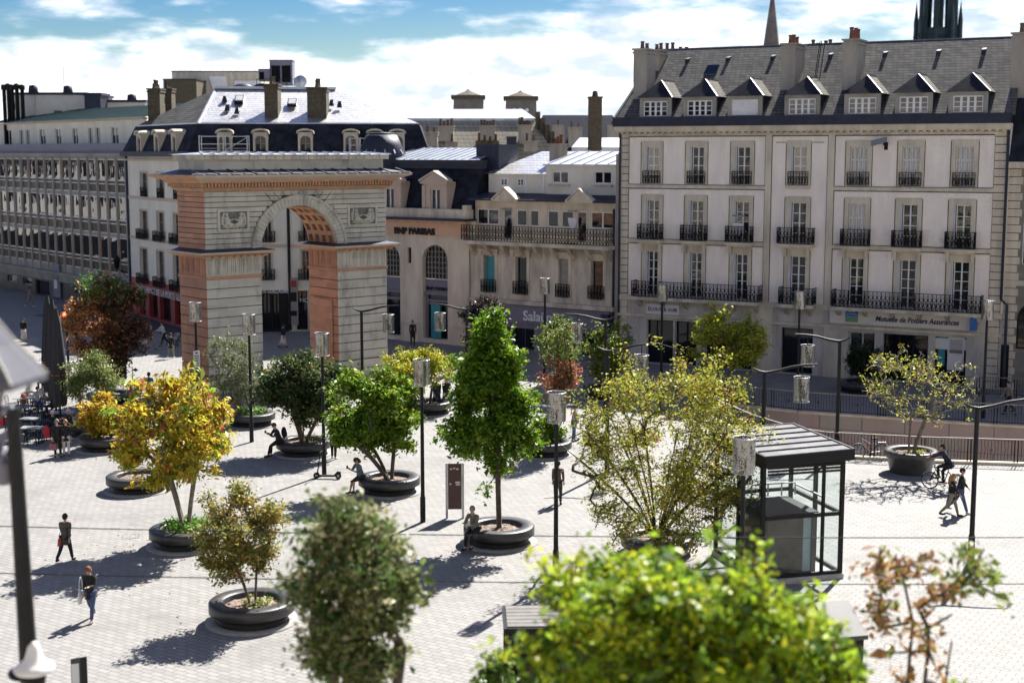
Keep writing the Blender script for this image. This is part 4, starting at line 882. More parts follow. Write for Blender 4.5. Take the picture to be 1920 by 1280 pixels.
a=W1.u(104,560); r=empty('cash_machine',None,M=W1.T(a,-.1,0),label='pale grey cash machine surround in the dark office ground floor',cat='cash machine'); mb=MB(); mb.box(0,1.6,-.1,0,.2,3.3); mb.box(.35,1.25,-.14,-.1,1.9,2.9); mb.build('surround',M_purple,r); mb=MB(); mb.box(.45,1.1,-.16,-.1,1.0,1.8); mb.build('screen',M_signwhite,r)
# upper setback
mb=MB(); zpa=z_(268); mb.box(0,W1.L,.2,.3,ztop-.0,zpa); mb.build('parapet',M_purple,root1)
ys_=2.2; zt1=W1.z(240,225,ys_); wpx=[(9,21),(36,43),(48,55),(73,85),(103,114),(135,146),(165,173),(179,187),(208,222)]
hs=[(W1.u(a,250,ys_),W1.u(b,250,ys_),ztop-.5,W1.z(240,237,ys_)) for a,b in wpx]
mb=MB(); wallgrid(mb,0,W1.L-.3,ztop-.5,zt1,hs,y=ys_); mb.build('attic_wall',M_cream,root1)
for a,b,c,d in hs: window(root1,W1,a,b,c,d,ys_+.1,2,1,M_white,M_glass,t=.06)
mb=MB(); mb.box(0,W1.L-.3,ys_-.3,ys_+.1,zt1-.002,zt1+.15); mb.build('eaves',M_pink,root1)
mb=MB(); zrr=W1.z(240,200,9); mb.quad((0,ys_-.5,zt1+.16),(W1.L+.2,ys_-.5,zt1+.16),(W1.L+.2,9,zrr),(0,9,zrr)); 
for i in range(40): x=W1.L*i/39; mb.bar((x,ys_-.5,zt1+.18),(x,9,zrr+.02),.05,.05)
rf1=mb.build('roof',M_greenroof,root1)
# ================================================================ far roofs and towers
def far_block(name,cat,label,x0,x1,y0,y1,Y,m,depth=8,roof=None,zb=0,win=None):
    a=atY(x0,y0,Y); b=atY(x1,y0,Y); r=empty(name,(a[0],Y,zb),0,label,cat); w_=b[0]-a[0]; h=a[2]-zb
    mb=MB(); mb.box(0,w_,0,depth,0,h); mb.build('wall',m,r)
    mb=MB(); mb.box(-.15,w_+.15,-.15,depth+.15,h,h+.25); mb.build('roof',roof or M_zincdark,r)
    return r,w_,h
r,w_,h=far_block('flat_roofed_block','building','cream flat roofed block behind the green roof',18,66,178,210,150,M_signcream,10); mb=MB(); mb.box(w_*.1,w_*.2,-.02,0,h-1.5,h-.8); mb.build('window',M_glass,r)
r,w_,h=far_block('flat_roofed_block','building','longer cream block with a small dark window behind the green roof',66.5,160,178,210,149,M_signcream,10); mb=MB(); mb.box(w_*.36,w_*.52,-.02,0,h-2.6,h-1.6); mb.build('window',M_glass,r)
far_block('flat_roofed_block','building','low cream wing beside the long cream block',161,272,192,215,149.5,M_signcream,10)
r,w_,h=far_block('roof_cabin','building','dark roof cabin at the end of the cream block',158,188,179,200,147,M_lead,3)
for k,(px,pt) in enumerate([(7,160),(15,158),(22,160),(31,158),(41,160)]):
    a=atY(px,pt,146); r=empty('flue_pipe',(a[0],146,9),0,'black steel flue pipe in the row of five at the edge of the green roof','flue pipe','flue pipes beside the cream block'); mb=MB(); mb.lathe([(.2,0),(.2,a[2]-9.5),(.3,a[2]-9.45),(.3,a[2]-9),(0,a[2]-8.9)],10); mb.build('pipe',M_black,r)
for k,(px,pt) in enumerate([(62,161),(127,162),(247,178),(118,120)]):
    a=atY(px,pt,152 if k<3 else 200); r=empty('roof_vent_pipe' if k<3 else 'aerial_mast',(a[0],a[1],10),0,['stubby dark vent on the smaller cream block','stubby dark vent on the longer cream block','stubby dark vent on the low cream wing','thin aerial mast against the sky over the cream blocks'][k],'vent' if k<3 else 'mast'); mb=MB()
    if k<3: mb.lathe([(.35,0),(.35,a[2]-10.9),(.55,a[2]-10.8),(.45,a[2]-10),(0,a[2]-9.9)],10)
    else: mb.bar((0,0,0),(0,0,a[2]-10),.08)
    mb.build('pipe' if k<3 else 'mast_pole',M_zincdark if k<3 else M_steel,r)
r,w_,h=far_block('concrete_block','building','blurred pale flat roofed tower block far behind the mansard roof',322,490,135,190,330,M_trim,20)
mb=MB(); mb.hexa([(w_*.52,-.5,h-9),(w_*.66,-.5,h-9),(w_*.6,-.5,h-1),(w_*.42,-.5,h-1)],[(w_*.52,0,h-9),(w_*.66,0,h-9),(w_*.6,0,h-1),(w_*.42,0,h-1)]); mb.box(w_*.7,w_,-.4,-.1,h-5,h-2); mb.build('panel',M_white,r)
far_block('concrete_block','building','blurred dark cabin beside the pale far tower block',306,368,150,190,320,M_chimdark,12)
# stepped gable house and neighbours behind the shop houses
M_tile=brick('pale_tiles',(.34,.31,.23),(.28,.26,.2),(.12,.11,.09),.5,.36,.03,bump=.4,stain=.4)
Yg=140
a=atY(762,222,Yg);b=atY(1000,222,Yg); zt=a[2]; zb=atY(800,290,Yg-6)[2]
r=empty('old_house',(a[0],Yg,0),0,'old house with pale tiled slope, bright ridge and many chimney stacks behind the bank','house'); w_=b[0]-a[0]
mb=MB(); mb.quad((-1.5,-6,zb-2),(w_+3,-6,zb-2),(w_,0,zt),(0.3,0,zt)); mb.box(-1.5,w_+3,-5.9,6,0,zb-2); mb.build('wall',M_tile,r)
mb=MB(); zz=atY(800,205,Yg+9)[2]; mb.quad((-1,-.2,zt+.0),(w_+.2,-.2,zt+.0),(w_-1.0,9,zz),(0,9,zz)); mb.box(-1,w_+.1,-.3,-.15,zt-.25,zt); mb.build('roof',M_zinc,r)
for k in range(9):
    t=k/9; mb=MB(); xx=w_+.2+t*4.0; z0=zt+.6-t*(zt-zb+2.2); mb.box(xx,xx+.46,-1.2-4.5*t,-.7-4.5*t,0,z0); mb.build('gable_step',M_chimdark,r)
Wg=Wall((a[0],Yg-5.5),(b[0],Yg-5.5))
def chg(x0,x1,yt,yb,off,pots,m=M_chim,pm=None): 
    u0,u1=Wg.u(x0,250,off),Wg.u(x1,250,off); zt_=Wg.z(x0,yt,off); chimney(r,Wg,u0,off,Wg.z(x0,yb,off),zt_,u1-u0,1.2,m,pots,pm)
chg(782,820,250,275,0,3); chg(822,850,238,265,2.5,4,M_chim); chg(900,928,237,262,2.5,5); chg(836,858,268,285,-1.0,2); chg(893,935,266,285,-1.5,4,M_chimdark,M_potred); chg(972,996,236,270,2.0,5); chg(982,1008,266,284,-1,2); chg(950,968,258,284,0,0,M_lead)
r0=r
# two blurred stone pavilions and blue slate roof
M_farstone=mat('far_stone',(.16,.14,.13),.9,.15,.5)
for x0,x1,yt,yb,lab in ((848,906,176,220,'blurred square stone pavilion roof on the skyline'),(946,1006,178,230,'blurred square stone pavilion with small round holes on the skyline')):
    a=atY(x0,yt,230); b=atY(x1,yt,230); w_=b[0]-a[0]; r=empty('stone_pavilion',(a[0],230,0),0,lab,'tower'); h=a[2]; mb=MB(); mb.hexa([(-.8,0,0),(w_,0,0),(w_,5,0),(-.8,5,0)],[(.2,0,h-.8),(w_,0,h-.8),(w_,5,h-.8),(.2,5,h-.8)]); mb.build('tower_body',M_farstone,r)
    mb=MB(); mb.box(-.2,w_+.3,-.3,5.3,h-.8,h-.2); mb.lathe([(w_*.45,h-.2),(w_*.3,h+.15),(w_*.1,h+.5),(0,h+.9)],8,c=(w_/2,2.5,0)); mb.build('cap',M_chimdark,r)
    if x0>900:
        mb=MB(); [mb.ball((w_*(.3+.2*k),0,h-2.4),(.3,.05,.3),10) for k in range(3)]; mb.build('opening',M_white,r)
a=atY(1018,216,165); b=atY(1148,216,165); r=empty('slate_house',(a[0],165,0),0,'house with a long dark blue slate roof and zinc lights behind the shop house','house'); w_=b[0]-a[0]; zt=a[2]; zb=atY(1050,275,160)[2]
mb=MB(); mb.quad((-3,-5,zb-1.5),(w_+4,-5,zb-1.5),(w_,0,zt),(0,0,zt)); mb.build('roof',M_lead,r); mb=MB(); mb.box(-3,w_+4,-4.8,8,0,zb-1.5); mb.build('wall',M_chim,r)
Wq=Wall((a[0],161),(b[0],161))
for x0,x1,yt,yb in ((1036,1058,236,275),(1066,1092,240,268),(1138,1160,236,262)): chimney(r,Wq,Wq.u(x0,250),0,Wq.z(x0,yb+8),Wq.z(x0,yt),Wq.u(x1,250)-Wq.u(x0,250),1.5,M_chim,2)
a=atY(1072,276,150); b=atY(1150,258,150); mb=MB(); w2=b[0]-a[0]; mb.hexa([(a[0],150,a[2]-1),(b[0]+1,150,a[2]-1),(b[0]+1,154,b[2]-1),(a[0]+1,154,b[2]-1)],[(a[0],150,a[2]),(b[0]+1,150,a[2]),(b[0]+1,154,b[2]),(a[0]+1,154,b[2])]); o=mb.build('metal_roof',M_zinc,r,I4)
a=atY(1105,184,135); b=atY(1129,184,135); Wt=Wall((a[0],135),(b[0],135)); r=empty('tall_chimney',None,M=Wt.M,label='tall lone mossy chimney stack standing above the rooftops',cat='chimney'); mb=MB(); mb.box(0,b[0]-a[0],0,2.2,8,a[2]); mb.box(-.08,b[0]-a[0]+.08,-.08,2.28,a[2],a[2]+.15); mb.build('stack',M_chimdark,r); mb=MB(); mb.lathe([(.3,0),(.25,.5),(0,.6)],8,c=((b[0]-a[0])/2,1,a[2]+.15)); mb.build('chimney_pot',M_pot,r)
# church spire and the green cathedral lantern
c=atY(1446,100,420); hw=atY(1463,100,420)[0]-c[0]; zt=atY(1446,-25,420)[2]
r=empty('church_spire',(c[0],420,0),0,'thin blurred grey stone church spire above the slate roof','spire'); mb=MB(); mb.lathe([(hw*1.3,0),(hw*1.25,c[2]-12),(hw,c[2]),(.12,zt)],8,sm=False); mb.build('spire_shaft',mat('spire_stone',(.15,.13,.12),.9,.2,.3),r)
c=atY(1757,95,300); k=(atY(1790,95,300)[0]-c[0]); zt=atY(1757,-60,300)[2]; z0=c[2]-8
r=empty('cathedral_lantern',(c[0],300,0),0,'dark green copper cathedral lantern tower with open arcades behind the long house','tower')
mb=MB(); mb.lathe([(k*1.05,0),(k*1.02,z0+8),(k*.95,z0+11)],8,sm=False); zz=[z0+11,z0+22,zt]
for lv in (0,1):
    for i in range(8):
        t=2*PI*(i+.5)/8; rr=k*(.93-.1*lv); p=Vector((rr*cos(t),rr*sin(t),zz[lv]-.5)); q=Vector((rr*.95*cos(t),rr*.95*sin(t),zz[lv+1])); mb.bar(p,q,k*.24)
        t2=2*PI*(i+1.5)/8; p2=Vector((rr*.96*cos(t2),rr*.96*sin(t2),zz[lv+1])); mb.bar(q-Vector((0,0,1.2)),p2-Vector((0,0,1.2)),k*.14,2.6); mb.bar((p+Vector((0,0,1.2))),(Vector((rr*cos(t2),rr*sin(t2),zz[lv]+.7))),k*.1,1.6)
        m_=(t+t2)/2; mb.bar((rr*.9*cos(m_),rr*.9*sin(m_),zz[lv]),(rr*.88*cos(m_),rr*.88*sin(m_),zz[lv+1]-1),k*.07)
    mb.lathe([(k*(.95-.1*lv),zz[lv+1]-1.2),(k*(1.05-.1*lv),zz[lv+1]-.6),(k*(1.05-.1*lv),zz[lv+1]),(0,zz[lv+1]+.2)],8,sm=False)
mb.build('lantern_frame',M_cop,r); mb=MB(); mb.lathe([(k*.28,z0+9),(k*.26,zt)],8); mb.build('core',M_cop,r)
mb=MB()
for i in range(8):
    t=2*PI*(i+.5)/8; x,y=k*1.12*cos(t),k*1.12*sin(t); mb.bar((k*cos(t),k*sin(t),z0+13),(x*1.1,y*1.1,z0+10.5),.6,1.0); mb.lathe([(.5,z0+8),(.5,z0+14),(.02,z0+18)],5,c=(x*1.08,y*1.08,0))
mb.build('buttress',M_cop,r)
# ================================================================ stone gate
A0=np.array((-16.95,78.7)); dA=np.array((.752,.659)); WA0=Wall(A0,A0+dA*10); Lr=WA0.u(726,600); WA=Wall(A0,A0+dA*Lr); UA=WA.u; ZA=WA.z
DA=3.1
rootA=empty('stone_gate',None,M=WA.M,label='triumphal stone gate with one coffered arch, carved panels and warm orange cornices',cat='gate')
LA=WA.L; z1=ZA(392,484); z2=ZA(392,472); zt=ZA(380,328); zcb=ZA(392,360); zat=ZA(392,290)
x1,x2=UA(491,560),UA(634,560); cx=(x1+x2)/2; rad=(x2-x1)/2; zsp=z2
ztopf=ZA(562,385)
rin=ztopf-zsp; rin=min(max(rin,rad*.8),rad*1.05)
print('arch L',LA,'open',x1,x2,'spring',zsp,'crown',ztopf,'top',zt,zat,'rad',rad)
g_=.05
def course(mb,xa,xb,za,zb,ya,yb,ml=0,ms=1):
    a=[(xa,ya,za),(xb,ya,za),(xb,yb,za),(xa,yb,za)]; b=[(p[0],p[1],zb) for p in a]
    n=len(mb.v); mb.add(a+b,[(0,1,5,4),(2,3,7,6)],ml); mb.add(a+b,[(1,2,6,5),(3,0,4,7)],ms); mb.add(a+b,[(0,3,2,1),(4,5,6,7)],ms)
zfr=z1-1.05
for xa,xb in ((0,x1),(x2,LA)):
    mb=MB(); mb.box(xa+.05,xb-.05,.05,DA-.05,0,z1,2)
    z=.0; n=12; hgt=(zfr-.15)/n
    for k in range(n): course(mb,xa-(.12 if k<2 else 0),xb+(.12 if k<2 else 0),z+.015,z+hgt-.03,-(.12 if k<2 else 0),DA+(.12 if k<2 else 0)); z+=hgt
    p=mb.build('pier',[M_archstone,M_tan,M_jointshade],rootA)
    # frieze with triglyphs
    mb=MB(); course(mb,xa,xb,zfr,z1-.02,0,DA); mb.box(xa-.06,xb+.06,-.06,DA+.06,zfr-.16,zfr,1)
    n=7
    for k in range(n):
        x=xa+(xb-xa)*(k+.5)/n-.16
        for s in (0,.12,.24): mb.box(x+s,x+s+.08,-.05,0,zfr+.1,z1-.1,0)
        yy=DA*(k+.5)/n-.16
        if k<5:
            for s in (0,.12,.24): mb.box(xa-.05,xa,DA*(k+.5)/5-.16+s,DA*(k+.5)/5-.08+s,zfr+.1,z1-.1,1)
    mb.build('frieze',[M_archstone,M_tan],p)
    mb=MB(); o=.62
    mb.hexa([(xa-.1,-.1,z1),(xb+.1,-.1,z1),(xb+.1,DA+.1,z1),(xa-.1,DA+.1,z1)],[(xa-o,-o,z1+.22),(xb+o,-o,z1+.22),(xb+o,DA+o,z1+.22),(xa-o,DA+o,z1+.22)],0)
    mb.box(xa-o,xb+o,-o,DA+o,z1+.221,z1+.33,2); mb.hexa([(xa-o-.03,-o-.03,z1+.331),(xb+o+.03,-o-.03,z1+.331),(xb+o+.03,DA+o+.03,z1+.331),(xa-o-.03,DA+o+.03,z1+.331)],[(xa,0,z2+.12),(xb,0,z2+.12),(xb,DA,z2+.12),(xa,DA,z2+.12)],1)
    n=9
    for k in range(n): x=xa-.1+(xb-xa+.1)*k/(n-1)-.1; mb.box(x,x+.28,-.42,-.1,z1-.0,z1+.1,0)
    mb.build('impost_cornice',[M_orange,M_lead,M_pink],p)
    if xa>1:   # niche panel in the reveal
        pass
# upper block with the arch
zb0=z2+.1; rr=rin+.0
def half(zc): 
    h=zc-zsp; ro=rad+.62
    return ro*math.sqrt(max(0,1-(h/(rin+.62))**2)) if h<rin+.62 else 0
mb=MB(); n=11; hgt=(zcb-zb0)/n
for k in range(n):
    za,zb=zb0+k*hgt+.02,zb0+(k+1)*hgt-.02
    hw_=half(za+.1)
    if hw_>.3: course(mb,0,cx-hw_,za,zb,0,DA); course(mb,cx+hw_,LA,za,zb,0,DA)
    else: course(mb,0,LA,za,zb,0,DA)
nn=24
def ap(t,r_): return (cx-(rad+r_)*cos(t),zsp+(rin+r_)*sin(t))
core=MB()
for y in (.05,DA-.05):
    prev=None
    for i in range(nn+1):
        t=PI*i/nn; p=ap(t,0); q=(0.05 if t<PI/2 else LA-.05,p[1])
        if prev:
            core.quad((prev[0][0],y,prev[0][1]),(p[0],y,p[1]),(p[0] if i<=nn/2 else q[0],y,p[1] if i<=nn/2 else p[1]),(prev[0][0],y,prev[0][1]),2)
        prev=(p,q)
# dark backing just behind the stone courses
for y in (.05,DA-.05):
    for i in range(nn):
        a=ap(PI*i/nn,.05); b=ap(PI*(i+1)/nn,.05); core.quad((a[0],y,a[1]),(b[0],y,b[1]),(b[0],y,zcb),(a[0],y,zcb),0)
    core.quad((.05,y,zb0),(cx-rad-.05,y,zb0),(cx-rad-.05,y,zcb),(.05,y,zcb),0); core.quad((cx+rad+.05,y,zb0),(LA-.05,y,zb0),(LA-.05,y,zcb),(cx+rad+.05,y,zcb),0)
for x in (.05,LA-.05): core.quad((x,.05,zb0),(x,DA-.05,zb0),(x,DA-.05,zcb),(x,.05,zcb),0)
up=mb.build('upper_block',[M_archstone,M_tan],rootA); MB.build(core,'mortar_core',M_jointshade,up)
# radiating voussoir joints above the ring
mb=MB()
for i in range(9):
    t=R(58+8*i); a=ap(t,.66); b=ap(t,1.35+.3*abs(i-4)/4); mb.bar((a[0],-.004,a[1]),(b[0],-.004,min(b[1],zcb-.1)),.05,.01)
mb.build('voussoir_joint',M_interior,up)
# archivolt ring and coffered soffit
mb=MB()
for i in range(36):
    t0,t1=PI*i/36+.003,PI*(i+1)/36-.003
    for (ra,rb,pr) in ((0.0,.46,.08),(.46,.62,.16)):
        a,b,c,d=ap(t0,ra),ap(t1,ra),ap(t1,rb),ap(t0,rb)
        mb.hexa([(a[0],-pr,a[1]),(b[0],-pr,b[1]),(c[0],-pr,c[1]),(d[0],-pr,d[1])],[(a[0],.3,a[1]),(b[0],.3,b[1]),(c[0],.3,c[1]),(d[0],.3,d[1])])
mb.build('archivolt',M_archstone,up)
mb=MB(); nc=11; ny=4; ry=.22
for i in range(nc):
    t0,t1=PI*i/nc,PI*(i+1)/nc
    for j in range(ny):
        w0=(DA-.3)/ny; ya,yb=.3+w0*j,.3+w0*(j+1)
        m0,m1=t0+(t1-t0)*.2,t1-(t1-t0)*.2; yc,yd=ya+w0*.2,yb-w0*.2
        def P(t,y,r_=0): q=ap(t,r_); return (q[0],y,q[1])
        mb.quad(P(t0,ya),P(t1,ya),P(m1,yc),P(m0,yc)); mb.quad(P(t1,ya),P(t1,yb),P(m1,yd),P(m1,yc)); mb.quad(P(t1,yb),P(t0,yb),P(m0,yd),P(m1,yd)); mb.quad(P(t0,yb),P(t0,ya),P(m0,yc),P(m0,yd))
        e=.22
        mb.quad(P(m0,yc),P(m1,yc),P(m1,yc,e),P(m0,yc,e),1); mb.quad(P(m1,yc),P(m1,yd),P(m1,yd,e),P(m1,yc,e),1); mb.quad(P(m1,yd),P(m0,yd),P(m0,yd,e),P(m1,yd,e),1); mb.quad(P(m0,yd),P(m0,yc),P(m0,yc,e),P(m0,yd,e),1); mb.quad(P(m0,yc,e),P(m1,yc,e),P(m1,yd,e),P(m0,yd,e),0)
mb.build('coffered_soffit',[M_orange,M_tan],up)
# carved panels
rr=random.Random(5)
for px0,px1 in ((407,466),(651,706)):
    a,b=UA(px0,410),UA(px1,410); za,zb=ZA(436,434),ZA(436,392)
    mb=MB(); t=.14; mb.box(a,b,-.10,0,za,za+t); mb.box(a,b,-.1,0,zb-t,zb); mb.box(a,a+t,-.1,0,za+t,zb-t); mb.box(b-t,b,-.1,0,za+t,zb-t); mb.box(a+t,b-t,-.03,.0,za+t,zb-t,1)
    pn=mb.build('relief_panel',[M_archstone,mat('relief_ground',(.17,.16,.14),.9,.2,3,.3) if 'relief_ground' not in MATS else MATS['relief_ground']],up)
    mb=MB(); w_=b-a; h=zb-za
    for cxk,flip in ((.27,1),(.73,-1)):
        x=a+w_*cxk; z=za+h*.2
        mb.ball((x,-.1,za+h*.76),(w_*.055,.13,h*.1),10)                                    # head
        mb.tube([(x+flip*w_*.02,-.08,za+h*.68),(x-flip*.0,-.1,za+h*.55),(x+flip*w_*.05,-.1,za+h*.35)],[.1,.19,.16],8)   # torso
        mb.tube([(x,-.1,za+h*.62),(x+flip*w_*.1,-.14,za+h*.5),(x+flip*w_*.21,-.12,za+h*.55)],[.08,.06,.04],6)           # arm
        mb.tube([(x,-.1,za+h*.62),(x-flip*w_*.09,-.12,za+h*.62),(x-flip*w_*.12,-.12,za+h*.8)],[.08,.06,.04],6)
        mb.tube([(x+flip*w_*.05,-.1,za+h*.34),(x+flip*w_*.2,-.15,za+h*.3),(x+flip*w_*.1,-.1,za+h*.2)],[.14,.1,.06],7)   # leg
        mb.tube([(x,-.09,za+h*.34),(x-flip*w_*.1,-.12,za+h*.24),(x+flip*w_*.02,-.09,za+h*.17)],[.13,.09,.05],7)
        mb.tube([(x-flip*w_*.06,-.06,za+h*.85),(x-flip*w_*.13,-.07,za+h*.6),(x-flip*w_*.12,-.07,za+h*.3)],[.05,.09,.12],6)  # drapery
    for k in range(9): mb.tube([(a+w_*rr.uniform(.15,.8),-.05,za+h*rr.uniform(.16,.3)) for _ in range(3)],[.05,.08,.03],5)
    mb.build('figure_relief',M_archstone,pn)
# main cornice, dentils, attic
mb=MB(); hC=zt-zcb; o=1.15
zA,zB,zC,zD=zcb,zcb+hC*.22,zcb+hC*.5,zcb+hC*.62
mb.hexa([(-.02,-.02,zA),(LA+.02,-.02,zA),(LA+.02,DA+.02,zA),(-.02,DA+.02,zA)],[(-.3,-.3,zB),(LA+.3,-.3,zB),(LA+.3,DA+.3,zB),(-.3,DA+.3,zB)],0)
mb.box(-.22,LA+.22,-.22,DA+.22,zB+.002,zC,2); mb.box(-.5,LA+.5,-.5,DA+.5,zC+.002,zD,0)
b0=[(-.5,-.5),(LA+.5,-.5),(LA+.5,DA+.5),(-.5,DA+.5)]; b1_=[(-o,-o),(LA+o,-o),(LA+o,DA+o),(-o,DA+o)]
for i in range(4):
    p,q=b0[i],b0[(i+1)%4]; r_,s_=b1_[(i+1)%4],b1_[i]; mb.quad((*p,zD),(*q,zD),(*r_,zt-.12),(*s_,zt-.12),1 if i in (0,2) else 0)
    mb.quad((*s_,zt-.12),(*r_,zt-.12),(*r_,zt),(*s_,zt),1 if i in (0,2) else 0)
mb.build('main_cornice',[M_orange,M_pink,M_tan],rootA)
mb=MB(); n=62
for k in range(n): x=-.4+(LA+.8)*k/n; mb.box(x,x+.12,-.42,-.22,zB+.05,zC-.02)
n=18
for k in range(n): y=-.4+(DA+.8)*k/n; mb.box(-.42,-.22,y,y+.12,zB+.05,zC-.02)
mb.build('dentil',M_orange,rootA)
mb=MB(); o+=.05; mb.hexa([(-o,-o,zt+.002),(LA+o,-o,zt+.002),(LA+o,DA+o,zt+.002),(-o,DA+o,zt+.002)],[(.1,.1,zt+.26),(LA-.1,.1,zt+.26),(LA-.1,DA-.1,zt+.26),(.1,DA-.1,zt+.26)])
for k in range(13): x=-.8+(LA+1.6)*k/12; mb.bar((x,-o+.02,zt+.03),(x,.1,zt+.29),.07,.07)
fl=mb.build('lead_flashing',mat('lead_dark',(.02,.022,.04),.5,.15,2,.1),rootA)
mb=MB()
for k in range(19): x=-o+(LA+2*o)*k/19; mb.box(x,x+(LA+2*o)/19-.22,-o-.02,-o+.3,zt+.03,zt+.09)
mb.build('seam_glint',M_zinc,fl)  # bright dashes put the sunlit seam glints into colour and shape
mb=MB(); mb.box(.1,LA-.1,.1,DA-.1,zt+.15,zat-.28); mb.build('attic',M_archstone,rootA)
mb=MB(); mb.box(-.15,LA+.15,-.15,DA+.15,zat-.28,zat-.0); 
for k in range(22): x=.0+LA*k/22; mb.box(x,x+.25,-.22,-.15,zat-.25,zat-.08)
mb.build('attic_cornice',M_stonedirty,rootA)
mb=MB(); mb.hexa([(-.3,-.3,zat+.002),(LA+.3,-.3,zat+.002),(LA+.3,DA+.3,zat+.002),(-.3,DA+.3,zat+.002)],[(.6,DA/2-.1,zat+.12),(LA-.6,DA/2-.1,zat+.12),(LA-.6,DA/2+.1,zat+.12),(.6,DA/2+.1,zat+.12)])
for k in range(18): x=-.2+(LA+.4)*k/17; mb.bar((x,-.3,zat+.04),(min(max(x,.6),LA-.6),DA/2-.1,zat+.15),.06,.05)
mb.build('metal_roof',M_zinc,rootA)
# recessed panel in the reveal of the far pier
mb=MB(); mb.box(x2-.09,x2-.03,.55,DA-.5,.9,zfr-1.9); mb.build('reveal_panel',M_tan,rootA)
# ================================================================ planters
def planter(x,y,label,cap=None,tall=False,cover='mulch',r=1.24):
    s=r/1.24
    o=empty('planter',(x,y,0),0,label,'planter','round steel planters on the square')
    if not tall:
        mb=MB(); mb.lathe([(.80*s,.34),(.80*s,.60),(.84*s,.635),(1.19*s,.635),(1.24*s,.60),(1.24*s,.33),(1.20*s,.30),(.9*s,.30)],56,closed=False); mb.build('seat_ring',M_planter,o)
        mb=MB(); mb.lathe([(1.04*s,.02),(1.04*s,.32),(.8*s,.34)],48); mb.build('plinth',M_black,o)
        mb=MB(); mb.lathe([(1.36*s,0),(1.36*s,.035),(1.0*s,.04)],48); mb.build('kerb_ring',M_base,o); zs_=.47;rs=.81*s
    else:
        mb=MB(); mb.lathe([(.86,.0),(.98,.62),(1.10,.70),(1.13,.92),(1.10,.96),(.80,.96),(.76,.90),(.76,.7)],56); mb.build('pot',mat('tall_planter_steel',(.06,.057,.054),.35,.15,3) if 'tall_planter_steel' not in MATS else MATS['tall_planter_steel'],o); zs_=.80;rs=.78
    n=30; rr=random.Random(int(x*10)); mb=MB(); vs=[(0,0,zs_+.05)]
    for ring in range(1,7):
        for k in range(n): t=2*PI*k/n; q=rs*ring/6; vs.append((q*cos(t),q*sin(t),zs_+.06*(1-ring/6)+rr.uniform(-.03,.03)))
    fs=[(0,1+k,1+(k+1)%n) for k in range(n)]
    for ring in range(5):
        for k in range(n): a=1+ring*n; fs.append((a+k,a+n+k,a+n+(k+1)%n,a+(k+1)%n))
    mb.add(vs,fs); mb.build('soil',M_soil,o)
    return o
# ================================================================ trees
def np_mesh(name,V,Fq,colr=None):
    me=bpy.data.meshes.new(name); n,k=Fq.shape
    me.vertices.add(len(V)); me.vertices.foreach_set('co',V.astype(np.float32).ravel())
    me.loops.add(n*k); me.loops.foreach_set('vertex_index',Fq.astype(np.int32).ravel())
    me.polygons.add(n); me.polygons.foreach_set('loop_start',np.arange(n,dtype=np.int32)*k)
    me.update(calc_edges=True)
    if colr is not None:
        a=me.color_attributes.new('col','FLOAT_COLOR','CORNER'); c=np.ones((n*k,4),np.float32); c[:,:3]=np.repeat(colr,k,0); a.data.foreach_set('color',c.ravel())
    return me
def leaves_mesh(name,rng,P,D,size,cols,wts,sig,per,cl_of=None,fold=.35,droop=.0,long=1.0):
    n=len(P)*per
    idx=np.repeat(np.arange(len(P)),per); C=P[idx]+rng.normal(0,1,(n,3))*sig*np.array([1,1,.75])
    nrm=rng.normal(0,1,(n,3)); nrm[:,2]=np.abs(nrm[:,2])+.35; nrm/=np.linalg.norm(nrm,axis=1)[:,None]
    t=rng.normal(0,1,(n,3)); t[:,2]-=droop; t-=nrm*(t*nrm).sum(1)[:,None]; t/=np.linalg.norm(t,axis=1)[:,None]
    b=np.cross(nrm,t); s=size*np.exp(rng.normal(-.05,.28,(n,1)))
    p0=C-t*s*.55*long; p2=C+t*s*.6*long-nrm*s*.1; p1=C+b*s*.30-t*s*.06+nrm*s*fold*.4; p3=C-b*s*.30-t*s*.06+nrm*s*fold*.4
    V=np.stack([p0,p1,p2,p3],1).reshape(-1,3); Fq=np.arange(4*n).reshape(n,4)
    cols=np.array(cols); w_=np.array(wts,float); w_/=w_.sum()
    cc=rng.choice(len(cols),len(P),p=w_) if cl_of is None else cl_of
    lc=np.where(rng.random(n)<.72,cc[idx],rng.choice(len(cols),n,p=w_))
    colr=1.0*cols[lc]*rng.uniform(.72,1.28,(n,1))*rng.uniform(.93,1.07,(n,3))
    return np_mesh(name,V,Fq,np.clip(colr,0,.9))
def grow(rng,stems,P,seg,up=.5,jit=.08):
    pts=[];par=[]
    for st in stems:
        for i,p in enumerate(st): pts.append(np.array(p,float)); par.append(-1 if i==0 else len(pts)-2)
    tips=[np.array(st[-1]) for st in stems]
    dmin=np.min([np.linalg.norm(P-t,axis=1) for t in tips],0); leaf_idx=[]
    base_ids=set(); k=0
    for st in stems: base_ids.update(range(k,k+max(1,len(st)-2))); k+=len(st)
    for i in np.argsort(dmin):
        p=P[i]; A=np.array(pts); v=p-A; d=np.linalg.norm(v,axis=1); cost=d+up*np.maximum(0,-v[:,2]); cost[list(base_ids)]+=1.0 if len(A)>len(base_ids) else 0
        j=int(np.argmin(cost)); L=d[j]; m=int(L/seg)
        for q in range(1,m+1):
            f=q/(m+1); x=A[j]+(p-A[j])*f+rng.normal(0,jit*seg,3); x[2]+=.12*L*f*(1-f)
            pts.append(x); par.append(j if q==1 else len(pts)-2)
        pts.append(p); par.append(j if m==0 else len(pts)-2); leaf_idx.append(len(pts)-1)
    return np.array(pts),np.array(par),leaf_idx
